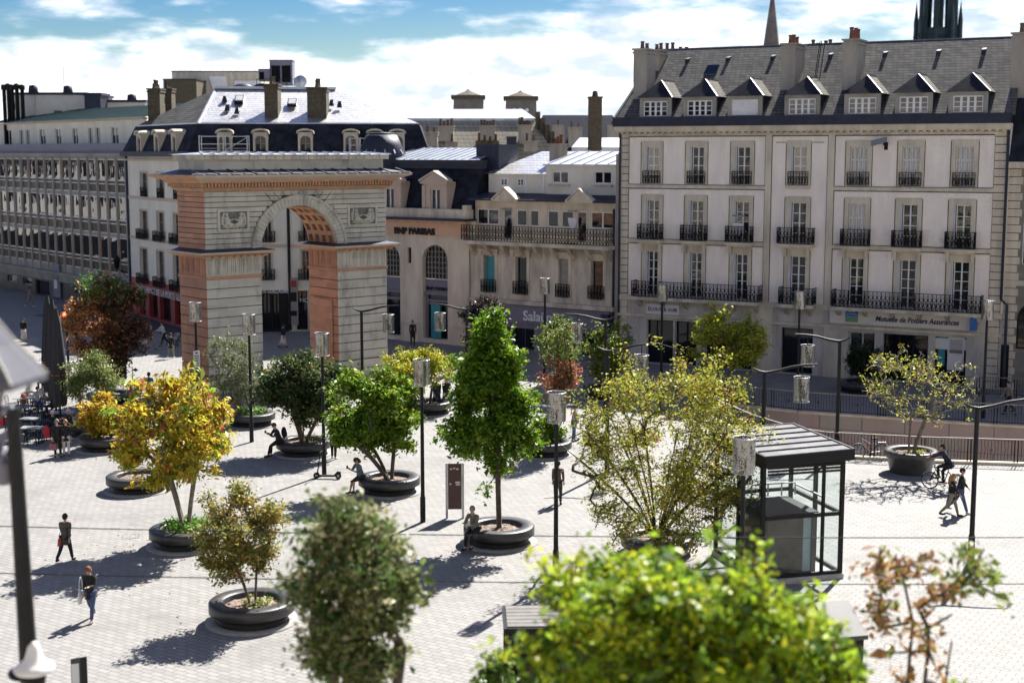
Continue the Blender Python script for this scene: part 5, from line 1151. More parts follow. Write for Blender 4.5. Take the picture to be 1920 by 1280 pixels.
def branch_mesh(name,pts,par,r_tip,r_base,nroots_scale=1.0,sides=5):
    n=len(pts); w_=np.zeros(n); ch=np.zeros(n)
    for i in range(n-1,-1,-1):
        if w_[i]==0: w_[i]=1
        if par[i]>=0: w_[par[i]]+=w_[i]
    root=max(w_); r=r_tip+(r_base-r_tip)*(w_/root)**.5
    e=[i for i in range(n) if par[i]>=0]; A=pts[par[e]];B=pts[e]; ra=np.minimum(r[par[e]],r[e]*1.9); rb=r[e]
    d=B-A; L=np.linalg.norm(d,axis=1)[:,None]+1e-9; d=d/L
    h=np.where(np.abs(d[:,2:3])<.9,np.array([[0,0,1.]]),np.array([[1.,0,0]])); a=np.cross(d,h); a/=np.linalg.norm(a,axis=1)[:,None]; b=np.cross(d,a)
    m=len(e); V=np.zeros((m,2*sides,3))
    for k in range(sides):
        t=2*PI*k/sides; o=a*cos(t)+b*sin(t); V[:,k]=A+o*ra[:,None]-d*.01; V[:,sides+k]=B+o*rb[:,None]+d*.01
    Fq=np.array([[k,(k+1)%sides,sides+(k+1)%sides,sides+k] for k in range(sides)]); Fq=(Fq[None]+np.arange(m)[:,None,None]*2*sides).reshape(-1,4)
    me=np_mesh(name,V.reshape(-1,3),Fq); me.polygons.foreach_set('use_smooth',[True]*len(me.polygons)); return me
M_leafs=M_leaf; M_leafsoft=leafmat('leaf_soft',.5,.03)
def tree(label,bx,by,box,cols,wts,nclump=160,per=28,leaf=.16,sig=.3,shape='round',stems=1,trunk=.45,r_base=.09,r_tip=.008,bark=None,seed=1,name='tree',cat='tree',zbase=.47,dz=.8,hollow=.35,group='trees on the square',droop=0.,long=1.,spread=.12,bare=0,lobe=.17,lobes=0,shoots=None,dens=1.5,colfn=None,seg=.35,up=.5,cdy=0):
    rng=np.random.default_rng(seed)
    x0,y0,x1,y1=box; Yc=by+cdy; a=atY(x0,(y0+y1)/2,Yc); b=atY(x1,(y0+y1)/2,Yc); cx,rx=(a[0]+b[0])/2,(b[0]-a[0])/2
    zt=atY((x0+x1)/2,y0,Yc)[2]; zb=atY((x0+x1)/2,y1,Yc)[2]; cz,rz=(zt+zb)/2,(zt-zb)/2; ry=rx*dz
    sig*=.72; leaf*=.80; per=int(per*dens); sg=sig
    def samp(lo):
        while True:
            v=rng.normal(0,1,3); v/=np.linalg.norm(v); p=v*rng.uniform(lo**3,1)**(1/3)
            if shape=='cone':
                h=(p[2]+1)/2; k=max(.1,(1.16-h*.95)*min(1,.42+h*4)); p[:2]*=k*1.05
            elif shape=='flat':
                if p[2]<-.15 and rng.random()<.55: continue
            elif shape=='vase':
                h=(p[2]+1)/2; p[:2]*=.45+.62*h**.8
            elif shape=='bushy':
                h=(p[2]+1)/2; p[:2]*=.78+.3*h
            elif shape=='globe' and p[2]<-.75: continue
            return p
    nl=max(6,int(lobes if lobes else 9+nclump/22)); LC=[samp(max(hollow,.45)) for _ in range(nl)]; lsz=rng.uniform(.6,1.35,nl); P=[]
    while len(P)<nclump:
        u=rng.random()
        if u<.78:
            q=rng.integers(nl); p=LC[q]*rng.uniform(.8,1.02)+rng.normal(0,1,3)*np.array([1,1,.62])*lobe*lsz[q]
        elif u<.95: p=samp(hollow)
        else: p=samp(.9)*np.array([1.12,1.12,1.18])
        if abs(p[0])>1.1 or abs(p[1])>1.15 or abs(p[2])>1.08: continue
        P.append(p)
    for _ in range(int(nclump/20) if shoots is None else shoots):
        q=samp(.75); dv=q*np.array([.8,.8,.6])+np.array([0,0,.55])+rng.normal(0,.25,3); dv/=np.linalg.norm(dv)
        for k in range(4): P.append(q*.92+dv*(.09*k)+rng.normal(0,.02,3))
    P=np.array(P); m=np.abs(P).max(0); P=P/np.maximum(m,.9)*(1-np.array([sg/rx,sg/ry,sg*.7/rz]).clip(0,.45))
    P=P*np.array([rx,ry,rz])+np.array([cx,Yc,cz])
    o=empty(name,(bx,by,0),0,label,cat,group)
    ztr=zb+(zt-zb)*trunk; st=[]
    for s in range(stems):
        if stems==1:
            n_=6; st.append([(bx+(cx-bx)*(k/n_)**1.5*.8+rng.normal(0,.02),by+(Yc-by)*(k/n_)*.8+rng.normal(0,.02),zbase-.05+(ztr-zbase)*k/n_) for k in range(n_+1)])
        else:
            t=2*PI*s/stems+rng.uniform(-.4,.4); sp_=rx*spread*rng.uniform(.6,1.3)*4; zz=zb+(zt-zb)*trunk*rng.uniform(.75,1.15); n_=6
            st.append([(bx+.10*cos(t)+(cx-bx+sp_*cos(t))*(k/n_)**1.3,by+.10*sin(t)+(Yc-by+sp_*sin(t)*.8)*(k/n_)**1.3,zbase-.05+(zz-zbase)*k/n_) for k in range(n_+1)])
    pts,par,li=grow(rng,st,P,seg,up)
    link('trunk',branch_mesh('trunk',pts,par,r_tip,r_base),bark or M_bark,o,Matrix.Identity(4))
    keep=rng.random(len(P))>=bare; Q=P[keep]
    # leaves along the outer twigs as well
    ex=[]
    for i in li:
        j=par[i]
        if j>=0 and rng.random()<.7: ex.append(pts[j])
    if ex and bare<.3: Q=np.concatenate([Q,np.array(ex)])
    cl=colfn(Q,(cx,Yc,cz),(rx,ry,rz),rng) if colfn else None
    me=leaves_mesh('crown',rng,Q,None,leaf,cols,wts,sg,per,cl,droop=droop,long=long)
    link('crown',me,M_leafs,o,Matrix.Identity(4))
    return o
def ground_plants(x,y,z,r,h,label,cols,n=60,leaf=.09,seed=1,name='ground_cover_plant',flat=True,per=14):
    rng=np.random.default_rng(seed); t=rng.uniform(0,2*PI,n); q=r*np.sqrt(rng.random(n)); P=np.stack([x+q*np.cos(t),y+q*np.sin(t),z+rng.uniform(.05,h,n)],1)
    me=leaves_mesh('leaves',rng,P,None,leaf,cols,[1]*len(cols),.09,per); o=link(name,me,M_leafs); return tag(o,label,'plant',kind='stuff')
YG=[(.22,.30,.03),(.34,.36,.035),(.13,.22,.025)]
GR=[(.07,.15,.008),(.13,.24,.012),(.22,.33,.02)]
DK=[(.035,.065,.022),(.05,.09,.025),(.09,.12,.035),(.16,.16,.05)]
OLV=[(.16,.19,.07),(.22,.24,.08),(.11,.14,.05)]
def pl(px,py): x,y=g(px,py); return x,y+1.25
pP3=pl(333,1040); pP10=pl(935,1035); pP7=pl(725,935); pP4=pl(458,1190); pP6=pl(562,861); pP1=pl(183,852); pP2=pl(243,932); pP5=pl(461,805); pP8=pl(800,782); pP9=pl(1022,862)
x_,y_=g(1718,893); pP11=(x_,y_+.9); pP12=pl(1622,742)
planter(*pP3,'planter holding the tall yellow berry tree and green undergrowth'); planter(*pP10,'planter of the tall bright green tree where a grey haired man sits'); planter(*pP7,'planter of the spreading green tree where a person in denim sits')
planter(*pP4,'planter with mulch and the slender olive leaved tree closest to the bottom edge'); planter(*pP6,'planter of the dark round maple where a man with a backpack sits'); planter(*pP1,'planter of the little yellow tree beside two chatting people in black')
planter(*pP2,'planter with bare mulch partly hidden behind the yellow berry tree'); planter(*pP5,'planter with grassy green fill under the thin grey olive tree'); planter(*pP8,'planter under the flat topped yellow green tree by two walking men')
planter(*pP9,'planter with leafy stems behind the tall bright green tree'); planter(*pP11,'tall tapered grey planter of the sparse flat crowned tree by the railing',tall=True); planter(*pP12,'dark planter in the shade before the insurance shop')
T=tree
# --- the big yellow berry tree
def yb(Q,c,r,rng):
    h=(Q[:,2]-c[2])/r[2]; u=rng.random(len(Q)); return np.where(u<.10,3,np.where(u<.45+.2*(h<-.2),np.where(u<.3,2,1),0))
T('broad tree with yellow leaves and dark red berry clusters in a planter',*pP3,(203,688,452,935),[(.60,.44,.035),(.42,.40,.035),(.17,.27,.03),(.28,.07,.03)],[4,3,2,1],nclump=300,per=15,leaf=.19,sig=.22,stems=3,trunk=.35,r_base=.085,bark=M_barkpale,seed=3,hollow=.2,lobe=.12,lobes=34,dens=1.15,droop=.9,long=1.35,spread=.10,colfn=yb)
T('round dense dark green maple above the man with a backpack',*pP6,(478,655,655,812),DK+[(.26,.20,.05)],[4,4,2,1,.5],nclump=260,per=30,leaf=.19,sig=.27,shape='globe',stems=4,trunk=.3,seed=5,spread=.08,bark=col('bark_red',(.15,.09,.06)))
T('spreading green tree with upright shoots above the person in denim',*pP7,(606,688,790,862),GR+[(.20,.28,.035),(.26,.26,.03)],[3,3,2,2,1],nclump=230,per=22,leaf=.21,sig=.24,stems=3,trunk=.25,seed=8,spread=.1)
T('tall pyramid shaped bright green tree in the middle of the square',*pP10,(815,576,1028,935),GR,[3,3,2],nclump=400,per=26,dens=1.2,lobe=.12,lobes=44,leaf=.19,sig=.22,shape='cone',stems=1,trunk=.7,seed=11,r_base=.10,hollow=.15)
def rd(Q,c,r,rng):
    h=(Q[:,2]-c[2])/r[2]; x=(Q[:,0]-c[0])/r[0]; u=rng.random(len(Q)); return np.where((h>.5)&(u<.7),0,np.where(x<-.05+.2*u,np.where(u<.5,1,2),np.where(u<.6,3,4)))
xx,yy=atY(205,700,76)[0],76
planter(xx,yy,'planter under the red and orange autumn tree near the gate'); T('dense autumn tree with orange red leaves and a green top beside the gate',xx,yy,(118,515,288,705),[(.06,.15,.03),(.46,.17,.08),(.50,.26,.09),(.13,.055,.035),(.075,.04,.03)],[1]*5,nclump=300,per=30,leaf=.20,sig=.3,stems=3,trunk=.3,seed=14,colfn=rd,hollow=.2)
xx,yy=atY(178,800,67.5)[0],67.5
planter(xx,yy,'planter of the fine leaved green tree beside the cafe tables'); T('fine leaved pale green tree beside the cafe tables',xx,yy,(118,655,228,775),OLV+[(.18,.26,.04)],[2,2,1,2],nclump=200,per=18,leaf=.12,sig=.22,stems=4,trunk=.2,seed=15,bark=M_barkpale)
T('little yellow and orange tree in the planter beside two people in black',*pP1,(143,738,238,815),[(.60,.40,.03),(.50,.42,.03),(.45,.20,.04),(.2,.28,.03)],[3,2,2,1],nclump=75,per=20,leaf=.19,sig=.2,stems=2,trunk=.15,r_base=.05,seed=17,droop=.8,long=1.3)
T('flat topped yellow green tree behind a drum lamp near two walking men',*pP8,(708,650,855,745),[(.34,.38,.03),(.48,.44,.035),(.2,.28,.025),(.5,.42,.03)],[2,2,2,2],nclump=190,per=20,leaf=.15,sig=.2,shape='flat',stems=3,trunk=.3,seed=19,spread=.12)
T('leafy lower growth of green shoots beside the drum lamp and walking men',pP8[0]-.2,pP8[1]-.9,(735,728,806,812),[(.07,.14,.02),(.12,.2,.025),(.3,.3,.03)],[3,2,1],nclump=80,per=20,leaf=.17,sig=.22,stems=3,trunk=.2,seed=20,name='shrub',cat='shrub',group='shrubs in planters',zbase=.3)
T('thin grey green olive tree with wispy twigs before the stone gate',*pP5,(383,610,497,765),[(.12,.15,.075),(.17,.19,.09),(.16,.25,.04),(.20,.18,.13)],[3,2,1.5,1],nclump=230,per=13,leaf=.10,sig=.22,stems=4,trunk=.2,seed=23,r_base=.07,bark=M_barkpale,r_tip=.010)
T('green and red leaved tree behind the tall bright green tree',pP9[0]+.3,pP9[1]+.3,(1003,590,1088,770),[(.13,.2,.04),(.18,.24,.04),(.40,.10,.05),(.25,.14,.08)],[2,2,1,1],nclump=130,per=15,leaf=.13,sig=.22,stems=3,trunk=.3,seed=25,colfn=lambda Q,c,r,rng: np.where(Q[:,2]>c[2]+.05*r[2],rng.integers(0,2,len(Q)),rng.integers(2,4,len(Q))))
T('bushy green shoots in the planter behind the tall green tree',*pP9,(985,775,1062,850),GR,[1,1,1],nclump=55,per=20,leaf=.17,sig=.2,stems=3,trunk=.3,seed=26,name='shrub',cat='shrub',group='shrubs in planters')
# --- large sparse multi stem tree beside the glass kiosk
xb,yb_=g(1225,1018)[0],47.0
planter(xb,yb_,'planter of the large sparse many stemmed tree beside the glass lift')
def sp_(Q,c,r,rng):
    x=(Q[:,0]-c[0])/r[0]; h=(Q[:,2]-c[2])/r[2]; red=(np.abs(x-.1)<.2)&(h>-.1)&(h<.7); u=rng.random(len(Q)); return np.where(red&(u<.34),np.where(u<.2,3,4),rng.integers(0,3,len(Q)))
T('large sparse tree of many thin stems with small olive and reddish leaves beside glass lift',xb,yb_,(1046,640,1450,1060),[(.30,.31,.035),(.42,.39,.04),(.20,.24,.03),(.32,.08,.05),(.44,.22,.06)],[4,4,3,.3,.5],nclump=880,per=15,dens=1.0,leaf=.115,sig=.20,stems=14,trunk=.66,spread=.20,r_base=.065,r_tip=.007,seed=31,hollow=.1,shape='bushy',seg=.45,up=2.2,cdy=-1.2,lobe=.13,lobes=40,bark=col('bark_olive',(.055,.05,.035)))
# --- trees in the shade by the shops
xx,yy=atY(1355,700,76)[0],75.5; planter(xx,yy+1,'dark planter of the yellow green tree before the hearing shop'); T('layered yellow green tree before the hearing shop',xx,yy+1,(1285,568,1440,712),[(.42,.45,.04),(.28,.33,.035),(.14,.17,.03),(.50,.42,.045)],[3,3,2,1],nclump=230,per=18,leaf=.17,sig=.24,stems=2,trunk=.3,seed=33)
xx=atY(905,600,88)[0]; planter(xx,88,'planter of the dark purple tree in the shade of the bank'); T('dark purple leaved tree in the shade of the bank',xx,88,(860,560,968,660),[(.022,.014,.018),(.03,.02,.02),(.02,.025,.018)],[1,1,1],nclump=110,per=24,leaf=.2,sig=.26,stems=2,trunk=.3,seed=35)
xx=atY(1135,640,78)[0]; planter(xx,78,'planter of the light green tree before the travel shop'); T('light green loose tree before the travel shop',xx,78,(1085,598,1198,712),[(.18,.24,.035),(.12,.17,.03),(.28,.28,.04)],[2,2,1],nclump=120,per=17,leaf=.16,sig=.24,stems=2,trunk=.3,seed=37)
xx=atY(1045,640,77)[0]; T('small loose green tree between travel shop and tall bright tree',xx,77,(1005,590,1095,680),[(.14,.20,.04),(.1,.14,.03),(.22,.25,.05)],[2,2,1],nclump=80,per=17,leaf=.16,sig=.24,stems=2,trunk=.3,seed=38,zbase=0)
# --- the flat crowned sparse tree
T('sparse flat crowned tree of pale twigs with few yellow leaves in the tall planter',*pP11,(1608,645,1850,805),[(.40,.42,.04),(.40,.33,.05),(.25,.30,.04),(.30,.22,.06)],[3,1,2,1],nclump=330,per=4,leaf=.13,sig=.13,shape='flat',stems=2,trunk=.25,spread=.03,r_base=.09,r_tip=.010,bark=M_barkpale,seed=41,zbase=.8,bare=.3,seg=.3,hollow=.1,droop=.4)
T('dark leafy shrub in the shaded planter before the insurance shop',*pP12,(1590,632,1660,722),[(.03,.05,.02),(.04,.065,.025)],[1,1],nclump=90,per=20,leaf=.16,sig=.22,stems=3,trunk=.2,seed=43,name='shrub',cat='shrub',group='shrubs in planters')
# --- near trees below the camera
T('slender tree with olive and rusty leaves in the planter closest to the bottom edge',*pP4,(362,905,538,1085),[(.25,.25,.05),(.34,.27,.06),(.14,.17,.04),(.34,.18,.06)],[2,2,2,1],nclump=150,per=24,leaf=.125,sig=.19,stems=3,trunk=.2,r_base=.04,spread=.08,seed=47,bark=M_bark,hollow=.1)
T('bushy blurred green tree rising from the bottom edge beside the mulch planter',*(atY(650,1290,19)[0],19),(498,915,805,1330),[(.06,.11,.025),(.12,.17,.04),(.24,.25,.09),(.36,.33,.17)],[3,3,2.5,2],nclump=250,per=24,dens=1.1,leaf=.12,sig=.17,stems=3,trunk=.3,seed=51,zbase=0,hollow=.1,shape='vase')
T('bright lime green broad tree top at the bottom edge beside the glass lift',*(atY(1290,1300,15.5)[0],15.5),(935,1012,1625,1420),[(.25,.38,.018),(.40,.44,.02),(.13,.23,.02),(.06,.12,.018)],[3,3,2,1],nclump=520,per=24,dens=1.1,leaf=.125,sig=.16,stems=3,trunk=.3,seed=53,zbase=0,shape='round',hollow=.3,dz=.6)
T('nearly bare sapling with a few brown and green leaves at the bottom edge',*(atY(1685,1330,19)[0],19),(1612,975,1880,1330),[(.16,.22,.03),(.36,.20,.06),(.28,.15,.07),(.12,.17,.03)],[2,1,1,2],nclump=32,per=9,colfn=lambda Q,c,r,rng: np.where(Q[:,0]>c[0]+.15*r[0],rng.choice([0,3],len(Q)),rng.choice([1,2],len(Q))),leaf=.15,sig=.15,stems=3,trunk=.42,spread=.05,r_base=.030,r_tip=.007,shoots=5,lobe=.10,seed=61,zbase=0,hollow=.4,bare=.2,seg=.9,up=.9)
T('small green shrub sprig at the bottom edge beside the shelter',*(atY(925,1300,20)[0],20),(895,1225,960,1330),[(.1,.2,.03),(.16,.22,.04)],[1,1],nclump=30,per=20,leaf=.12,sig=.15,stems=2,trunk=.3,seed=58,zbase=0,name='shrub',cat='shrub',group='shrubs in planters')
ground_plants(pP3[0],pP3[1],.5,.72,.35,'green undergrowth filling the planter of the yellow berry tree',[(.08,.2,.02),(.12,.25,.03)],80,.1,3)
ground_plants(pP5[0],pP5[1],.5,.75,.3,'grassy green plants filling the planter of the thin olive tree',[(.10,.2,.04),(.14,.25,.05)],90,.11,4)
ground_plants(pP4[0]+.2,pP4[1]-.2,.5,.4,.2,'small green plants on the mulch of the slender tree planter',[(.18,.25,.04),(.25,.3,.05)],16,.1,5,per=8)
ground_plants(pP6[0]+.3,pP6[1]-.2,.5,.4,.2,'pale green plants at the foot of the dark maple',[(.15,.22,.06),(.2,.26,.08)],20,.1,6,per=10)
ground_plants(pP11[0]+.2,pP11[1]-.1,.83,.3,.12,'tuft of yellow green plants in the tall tapered planter',[(.3,.33,.04)],10,.1,7,per=8)
# ================================================================ lamps
def perforated():
    m,t,p=principled('pierced_steel'); p.inputs['Base Color'].default_value=(.34,.335,.32,1); p.inputs['Metallic'].default_value=.9; p.inputs['Roughness'].default_value=.28
    tc=N(t,'ShaderNodeTexCoord'); mp=N(t,'ShaderNodeMapping'); mp.inputs['Scale'].default_value=(24,24,13); t.links.new(tc.outputs['Object'],mp.inputs[0])
    v=N(t,'ShaderNodeTexVoronoi',feature='DISTANCE_TO_EDGE'); v.inputs['Scale'].default_value=1.0; t.links.new(mp.outputs[0],v.inputs['Vector'])
    mp2=N(t,'ShaderNodeMapping'); mp2.inputs['Scale'].default_value=(9,9,1.2); t.links.new(tc.outputs['Object'],mp2.inputs[0])
    n=N(t,'ShaderNodeTexNoise'); n.inputs['Scale'].default_value=1; n.inputs['Detail'].default_value=2; t.links.new(mp2.outputs[0],n.inputs['Vector'])
    thr=mapr(t,n.outputs['Fac'],.38,.62,.0,.30); a=math_(t,'LESS_THAN',v.outputs['Distance'],math_(t,'ADD',thr,.05)); t.links.new(a,p.inputs['Alpha']); return m
M_perf=perforated()
def drum(root,x,z0,z1,r=.30):
    Mt=WM[root.name]@Matrix.Translation((x,0,0))
    mb=MB(); mb.lathe([(r,z0),(r,z1)],40); d=mb.build('lamp_shade',M_perf,root,Mt)
    mb=MB(); mb.mark(); mb.torus((0,0,z1),r,.012,'Z',32,5); mb.mark(); mb.torus((0,0,z0),r,.012,'Z',32,5); mb.build_split('rim',M_steel,d,Mt)
    mb=MB(); mb.lathe([(.05,z0+.05),(.05,z1-.1)],10); mb.box(-r,r,-.012,.012,z1-.06,z1-.03); mb.box(-.012,.012,-r,r,z1-.06,z1-.03); mb.box(-r*.7,r*.7,-.01,.01,z0+.1,z1-.2); mb.build('lamp_core',M_post,d,Mt)
LG='square lamps with pierced steel drums'
def post_lamp(px,ytop,label,base=None):
    if base: x,y=g(px,base)
    else:
        y=7.46*F/(ytop-286); x=atY(px,(ytop+400)/2,y)[0]
    o=empty('street_lamp',(x,y,0),0,label,'street lamp',LG); mb=MB(); mb.lathe([(.10,0),(.10,.9),(.075,1.0),(.06,5.1),(.06,5.14)],14); mb.build('pole',M_post,o)
    drum(o,0,5.1,6.04); return o
post_lamp(1042,735,'drum lamp on a straight pole beside the seated grey haired man',1085); post_lamp(793,677,'drum lamp on a straight pole before the brown information sign',978)
post_lamp(608,632,'drum lamp on a straight pole above the parked scooter',890); post_lamp(472,594,'drum lamp on a straight pole before the arch beside the thin olive tree',828)
post_lamp(1400,825,'large drum lamp on a straight pole before the glass lift'); L1=post_lamp(363,566,'drum lamp before the orange side of the gate carrying a white notice')
post_lamp(1243,532,'drum lamp before the hearing shop sign'); post_lamp(1502,545,'drum lamp before the single balcony window of the pale house'); post_lamp(1856,563,'drum lamp before the end of the long insurance sign'); post_lamp(1022,520,'drum lamp before the travel shop lettering')
x,y=WM[L1.name].translation[0],WM[L1.name].translation[1]; r=empty('notice_plate',(x+.03,y-.12,2.75),R(20),'white notice plate fixed to the lamp pole by the gate','sign'); mb=MB(); mb.box(-.16,.16,-.02,.02,0,.85); mb.build('plate',M_signwhite,r); mb=MB(); [mb.box(-.12,.1,-.025,-.02,.1+.12*k,.14+.12*k) for k in range(5)]; mb.box(-.05,.05,-.025,-.02,.72,.8); mb.build('print',M_navy,r)
def arm_lamp(px,ytop,side,label,base=None,rz=0,has_drum=True):
    if base: x,y=g(px,base)
    else:
        y=8.3*F/(ytop-286); x=atY(px,(ytop+500)/2,y)[0]
    o=empty('street_lamp',(x,y,0),rz,label,'street lamp',LG); s=side
    mb=MB(); mb.lathe([(.11,0),(.11,.9),(.085,1.0),(.075,5.2)],14); mb.build('pole',M_post,o)
    mb=MB(); mb.tube([(-s*.45,0,5.38),(-s*.2,0,5.25),(s*.05,0,5.2),(s*.5,0,5.28),(s*1.0,0,5.42),(s*1.5,0,5.5),(s*2.0,0,5.53)],[.03,.05,.06,.055,.05,.04,.03],8); mb.build('arm',M_post,o)
    if has_drum:
        mb=MB(); mb.bar((s*1.42,0,5.0),(s*1.42,0,5.5),.035); mb.build('hanger',M_post,o); drum(o,s*1.42,4.1,5.04)
    else:
        mb=MB(); mb.torus((s*1.9,0,5.38),.12,.02,'Y',16,5); mb.torus((s*2.0,0,5.05),.1,.02,'Y',16,5); mb.bar((s*1.95,0,5.28),(s*2.05,0,5.12),.03); mb.build('hook',M_steel,o)
    return o
arm_lamp(677,583,1,'curved arm lamp with its drum before the far pier of the gate'); arm_lamp(875,580,-1,'curved arm lamp with its drum before the bank doorway'); arm_lamp(1136,600,-1,'curved arm lamp with its drum before the light green tree by the travel shop')
arm_lamp(1577,640,-1,'curved arm lamp with its drum before the closed house entrance'); arm_lamp(1436,700,1,'curved arm lamp whose drum hangs before the far railing'); arm_lamp(1820,760,1,'curved arm lamp with an empty hook beside the walking couple',base=1055,has_drum=False); arm_lamp(1138,660,1,'curved arm lamp seen through the large sparse tree',base=885)
# ================================================================ railings round the ramp
def railing(label,pts,z0=.12,h=1.0,kerb=True,step=.14):
    o=empty('railing',(*pts[0],0),0,label,'railing','railings round the sunken ramp'); I=Matrix.Identity(4)
    L=MB();B_=MB();K=MB();Pm=[]
    for a,b in zip(pts,pts[1:]):
        a=Vector((*a,0));b=Vector((*b,0)); n=max(2,int((b-a).length/step)); Zv=Vector((0,0,1)); t=(b-a).normalized()
        L.bar(a+Zv*(z0+h),b+Zv*(z0+h),.07,.05); B_.bar(a+Zv*(z0+.08),b+Zv*(z0+.08),.04,.03)
        for k in range(n):
            p=a+(b-a)*k/n
            if k%14 in (0,1): Pm.append(p)
            elif k%14 in (4,5,8,11): m_=p+t*.045; B_.bar(p+Zv*(z0+.08),p+Zv*(z0+h*.4),.018); B_.bar(p+Zv*(z0+h*.4),m_+Zv*(z0+h*.55),.018); B_.bar(m_+Zv*(z0+h*.55),p+Zv*(z0+h*.7),.018); B_.bar(p+Zv*(z0+h*.7),p+Zv*(z0+h),.018)
            else: B_.bar(p+Zv*(z0+.08),p+Zv*(z0+h),.018)
            if k%14==7: B_.torus(tuple(p+Zv*(z0+h*.5)),.06,.012,'Y',10,4)
        if kerb: K.bar(a+Zv*.06,b+Zv*.06,.34,.12)
    L.build('handrail',M_rail,o,I); B_.build('baluster',M_iron,o,I)
    for p in Pm: q=MB(); q.bar(p,p+Vector((0,0,z0+h)),.04); q.build('post',M_iron,o,I)
    if kerb: K.build('kerb',M_trim,o,I)
    return o
railing('railing with pale handrail along the near edge of the sunken ramp behind the bicycle',[(12.9,63.6),(14,62.5),(18,61.4),(23,60.6),(30,59.1),(40,56.0)])
railing('railing along the far edge of the sunken ramp below the shaded pavement',[(12.1,75.3),(15,73.3),(19,71.7),(24,69.7),(32,67.4),(48,64.1)])
railing('sloping railing at the head of the sunken ramp behind the glass lift',[(12.0,75.2),(9.4,74.6),(11.5,66.6),(12.8,63.7)])
railing('dark railing on the upper pavement before the stone house',[(24,78.8),(30,77.2),(40,75)],kerb=False)
# ================================================================ glass lift kiosk
ka=R(16); KX,KY=g(1574,1082); Mk=Matrix.Translation((KX,KY,0))@Matrix.Rotation(ka,4,'Z')
k=empty('lift_kiosk',None,M=Mk,label='glass lift pavilion with a dark steel frame and ribbed sloping metal roof',cat='kiosk')
WK,DK_=2.75,3.5; hk=3.86
mb=MB(); mb.box(-WK-.1,.08,-.12,DK_+.1,0,.16); mb.build('plinth',mat('kiosk_floor',(.34,.33,.31),.7,.1,2),k)
for (x,y) in ((-WK,0),(0,0),(-.66,0),(0,DK_),(-WK,DK_),(-WK,DK_*.5),(0,DK_*.5)):
    mb=MB(); w_=.06 if (x,y)!=(-.66,0) else .045; mb.box(x-w_,x+w_,y-w_,y+w_,.16,hk); mb.build('post',M_black,k)
mb=MB()
for z in (.2,2.12,hk-.08): 
    mb.mark(); mb.box(-WK+.08,-.72,-.05,.05,z-.06,z+.06); mb.box(-.6,-.08,-.05,.05,z-.06,z+.06); mb.box(-.05,.05,.08,DK_-.08,z-.06,z+.06); mb.box(-WK-.05,-WK+.05,.08,DK_-.08,z-.06,z+.06); mb.box(-WK+.08,-.08,DK_-.05,DK_+.05,z-.06,z+.06)
mb.build_split('beam',M_black,k)
M_clear=clear_glass('kiosk_glass')
mb=MB(); mb.quad((-WK,.0,.2),(0,.0,.2),(0,.0,hk),(-WK,.0,hk)); mb.quad((0,0,.2),(0,DK_,.2),(0,DK_,hk),(0,0,hk)); mb.quad((-WK,0,.2),(-WK,DK_,.2),(-WK,DK_,hk),(-WK,0,hk)); mb.quad((-WK,DK_,.2),(0,DK_,.2),(0,DK_,hk),(-WK,DK_,hk)); mb.build('glazing',M_clear,k)
mb=MB(); 
for j in range(3): mb.box(-WK+.1,-.1,-.09,-.06,hk-.36+.1*j,hk-.29+.1*j)
mb.build('louvre',M_black,k)
M_shaft=mat('lift_shaft',(.085,.076,.062),.7,.15,2,.1)
mb=MB(); mb.box(-WK+.35,-1.15,.35,.45,.16,2.05); mb.box(-WK+.35,-WK+.45,.46,2.4,.16,2.05); mb.box(-.85,-.68,.35,.45,.16,2.05); mb.box(-.78,-.68,.46,2.4,.16,2.05); mb.build('lift_shaft',M_shaft,k)
mb=MB(); mb.box(-1.149,-.851,.38,.41,.18,2.03); mb.build('lift_door',mat('lift_door_glass',(.28,.36,.38),.1,.05,2),k)
mb=MB(); mb.box(-WK+.3,-.64,.3,2.5,2.055,2.14); mb.build('shaft_cap',M_dkwood,k); mb=MB()
for x in (-1.9,-1.3,-.8,-.3): mb.bar((x,2.6,2.14),(x,2.6,2.55),.04)
mb.bar((-1.9,2.6,2.55),(-.3,2.6,2.55),.04); mb.bar((-.3,2.6,2.5),(-.3,.6,2.5),.05); mb.build('inner_rail',M_steel,k)
def kr(x,y,dz): return (x,y,hk+.12+.07*(x+WK)/WK+.04*y/DK_+dz)
X0,X1,Y0,Y1=-WK-.2,.10,-.55,DK_+.15
mb=MB(); mb.hexa([kr(X0,Y0,-.1),kr(X1,Y0,-.1),kr(X1,Y1,-.1),kr(X0,Y1,-.1)],[kr(X0,Y0,.24),kr(X1,Y0,.24),kr(X1,Y1,.24),kr(X0,Y1,.24)]); rf=mb.build('roof',M_black,k)
mb=MB(); e=.07; mb.quad(kr(X0+e,Y0+e,.244),kr(X1-e,Y0+e,.244),kr(X1-e,Y1-e,.244),kr(X0+e,Y1-e,.244)); mb.build('roof_sheet',mat('roof_sheet_steel',(.15,.15,.155),.75,.15,2,.05,spec=.2),rf)
mb=MB()
for j in range(1,6): y=Y0+(Y1-Y0)*j/6; mb.bar(kr(X0+e,y,.265),kr(X1-e,y,.265),.04,.05)
for y in (Y0+.03,Y1-.03): mb.bar(kr(X0,y,.255),kr(X1,y,.255),.06,.04)
mb.bar(kr(X1-.03,Y0,.26),kr(X1-.03,Y1,.26),.06,.04); mb.build('roof_rib',M_zincdark,rf)
railing('dark railing at the stair opening beside the glass lift',[g(1268,985),g(1352,998),g(1357,950)],z0=0,h=1.05,kerb=False,step=.12)
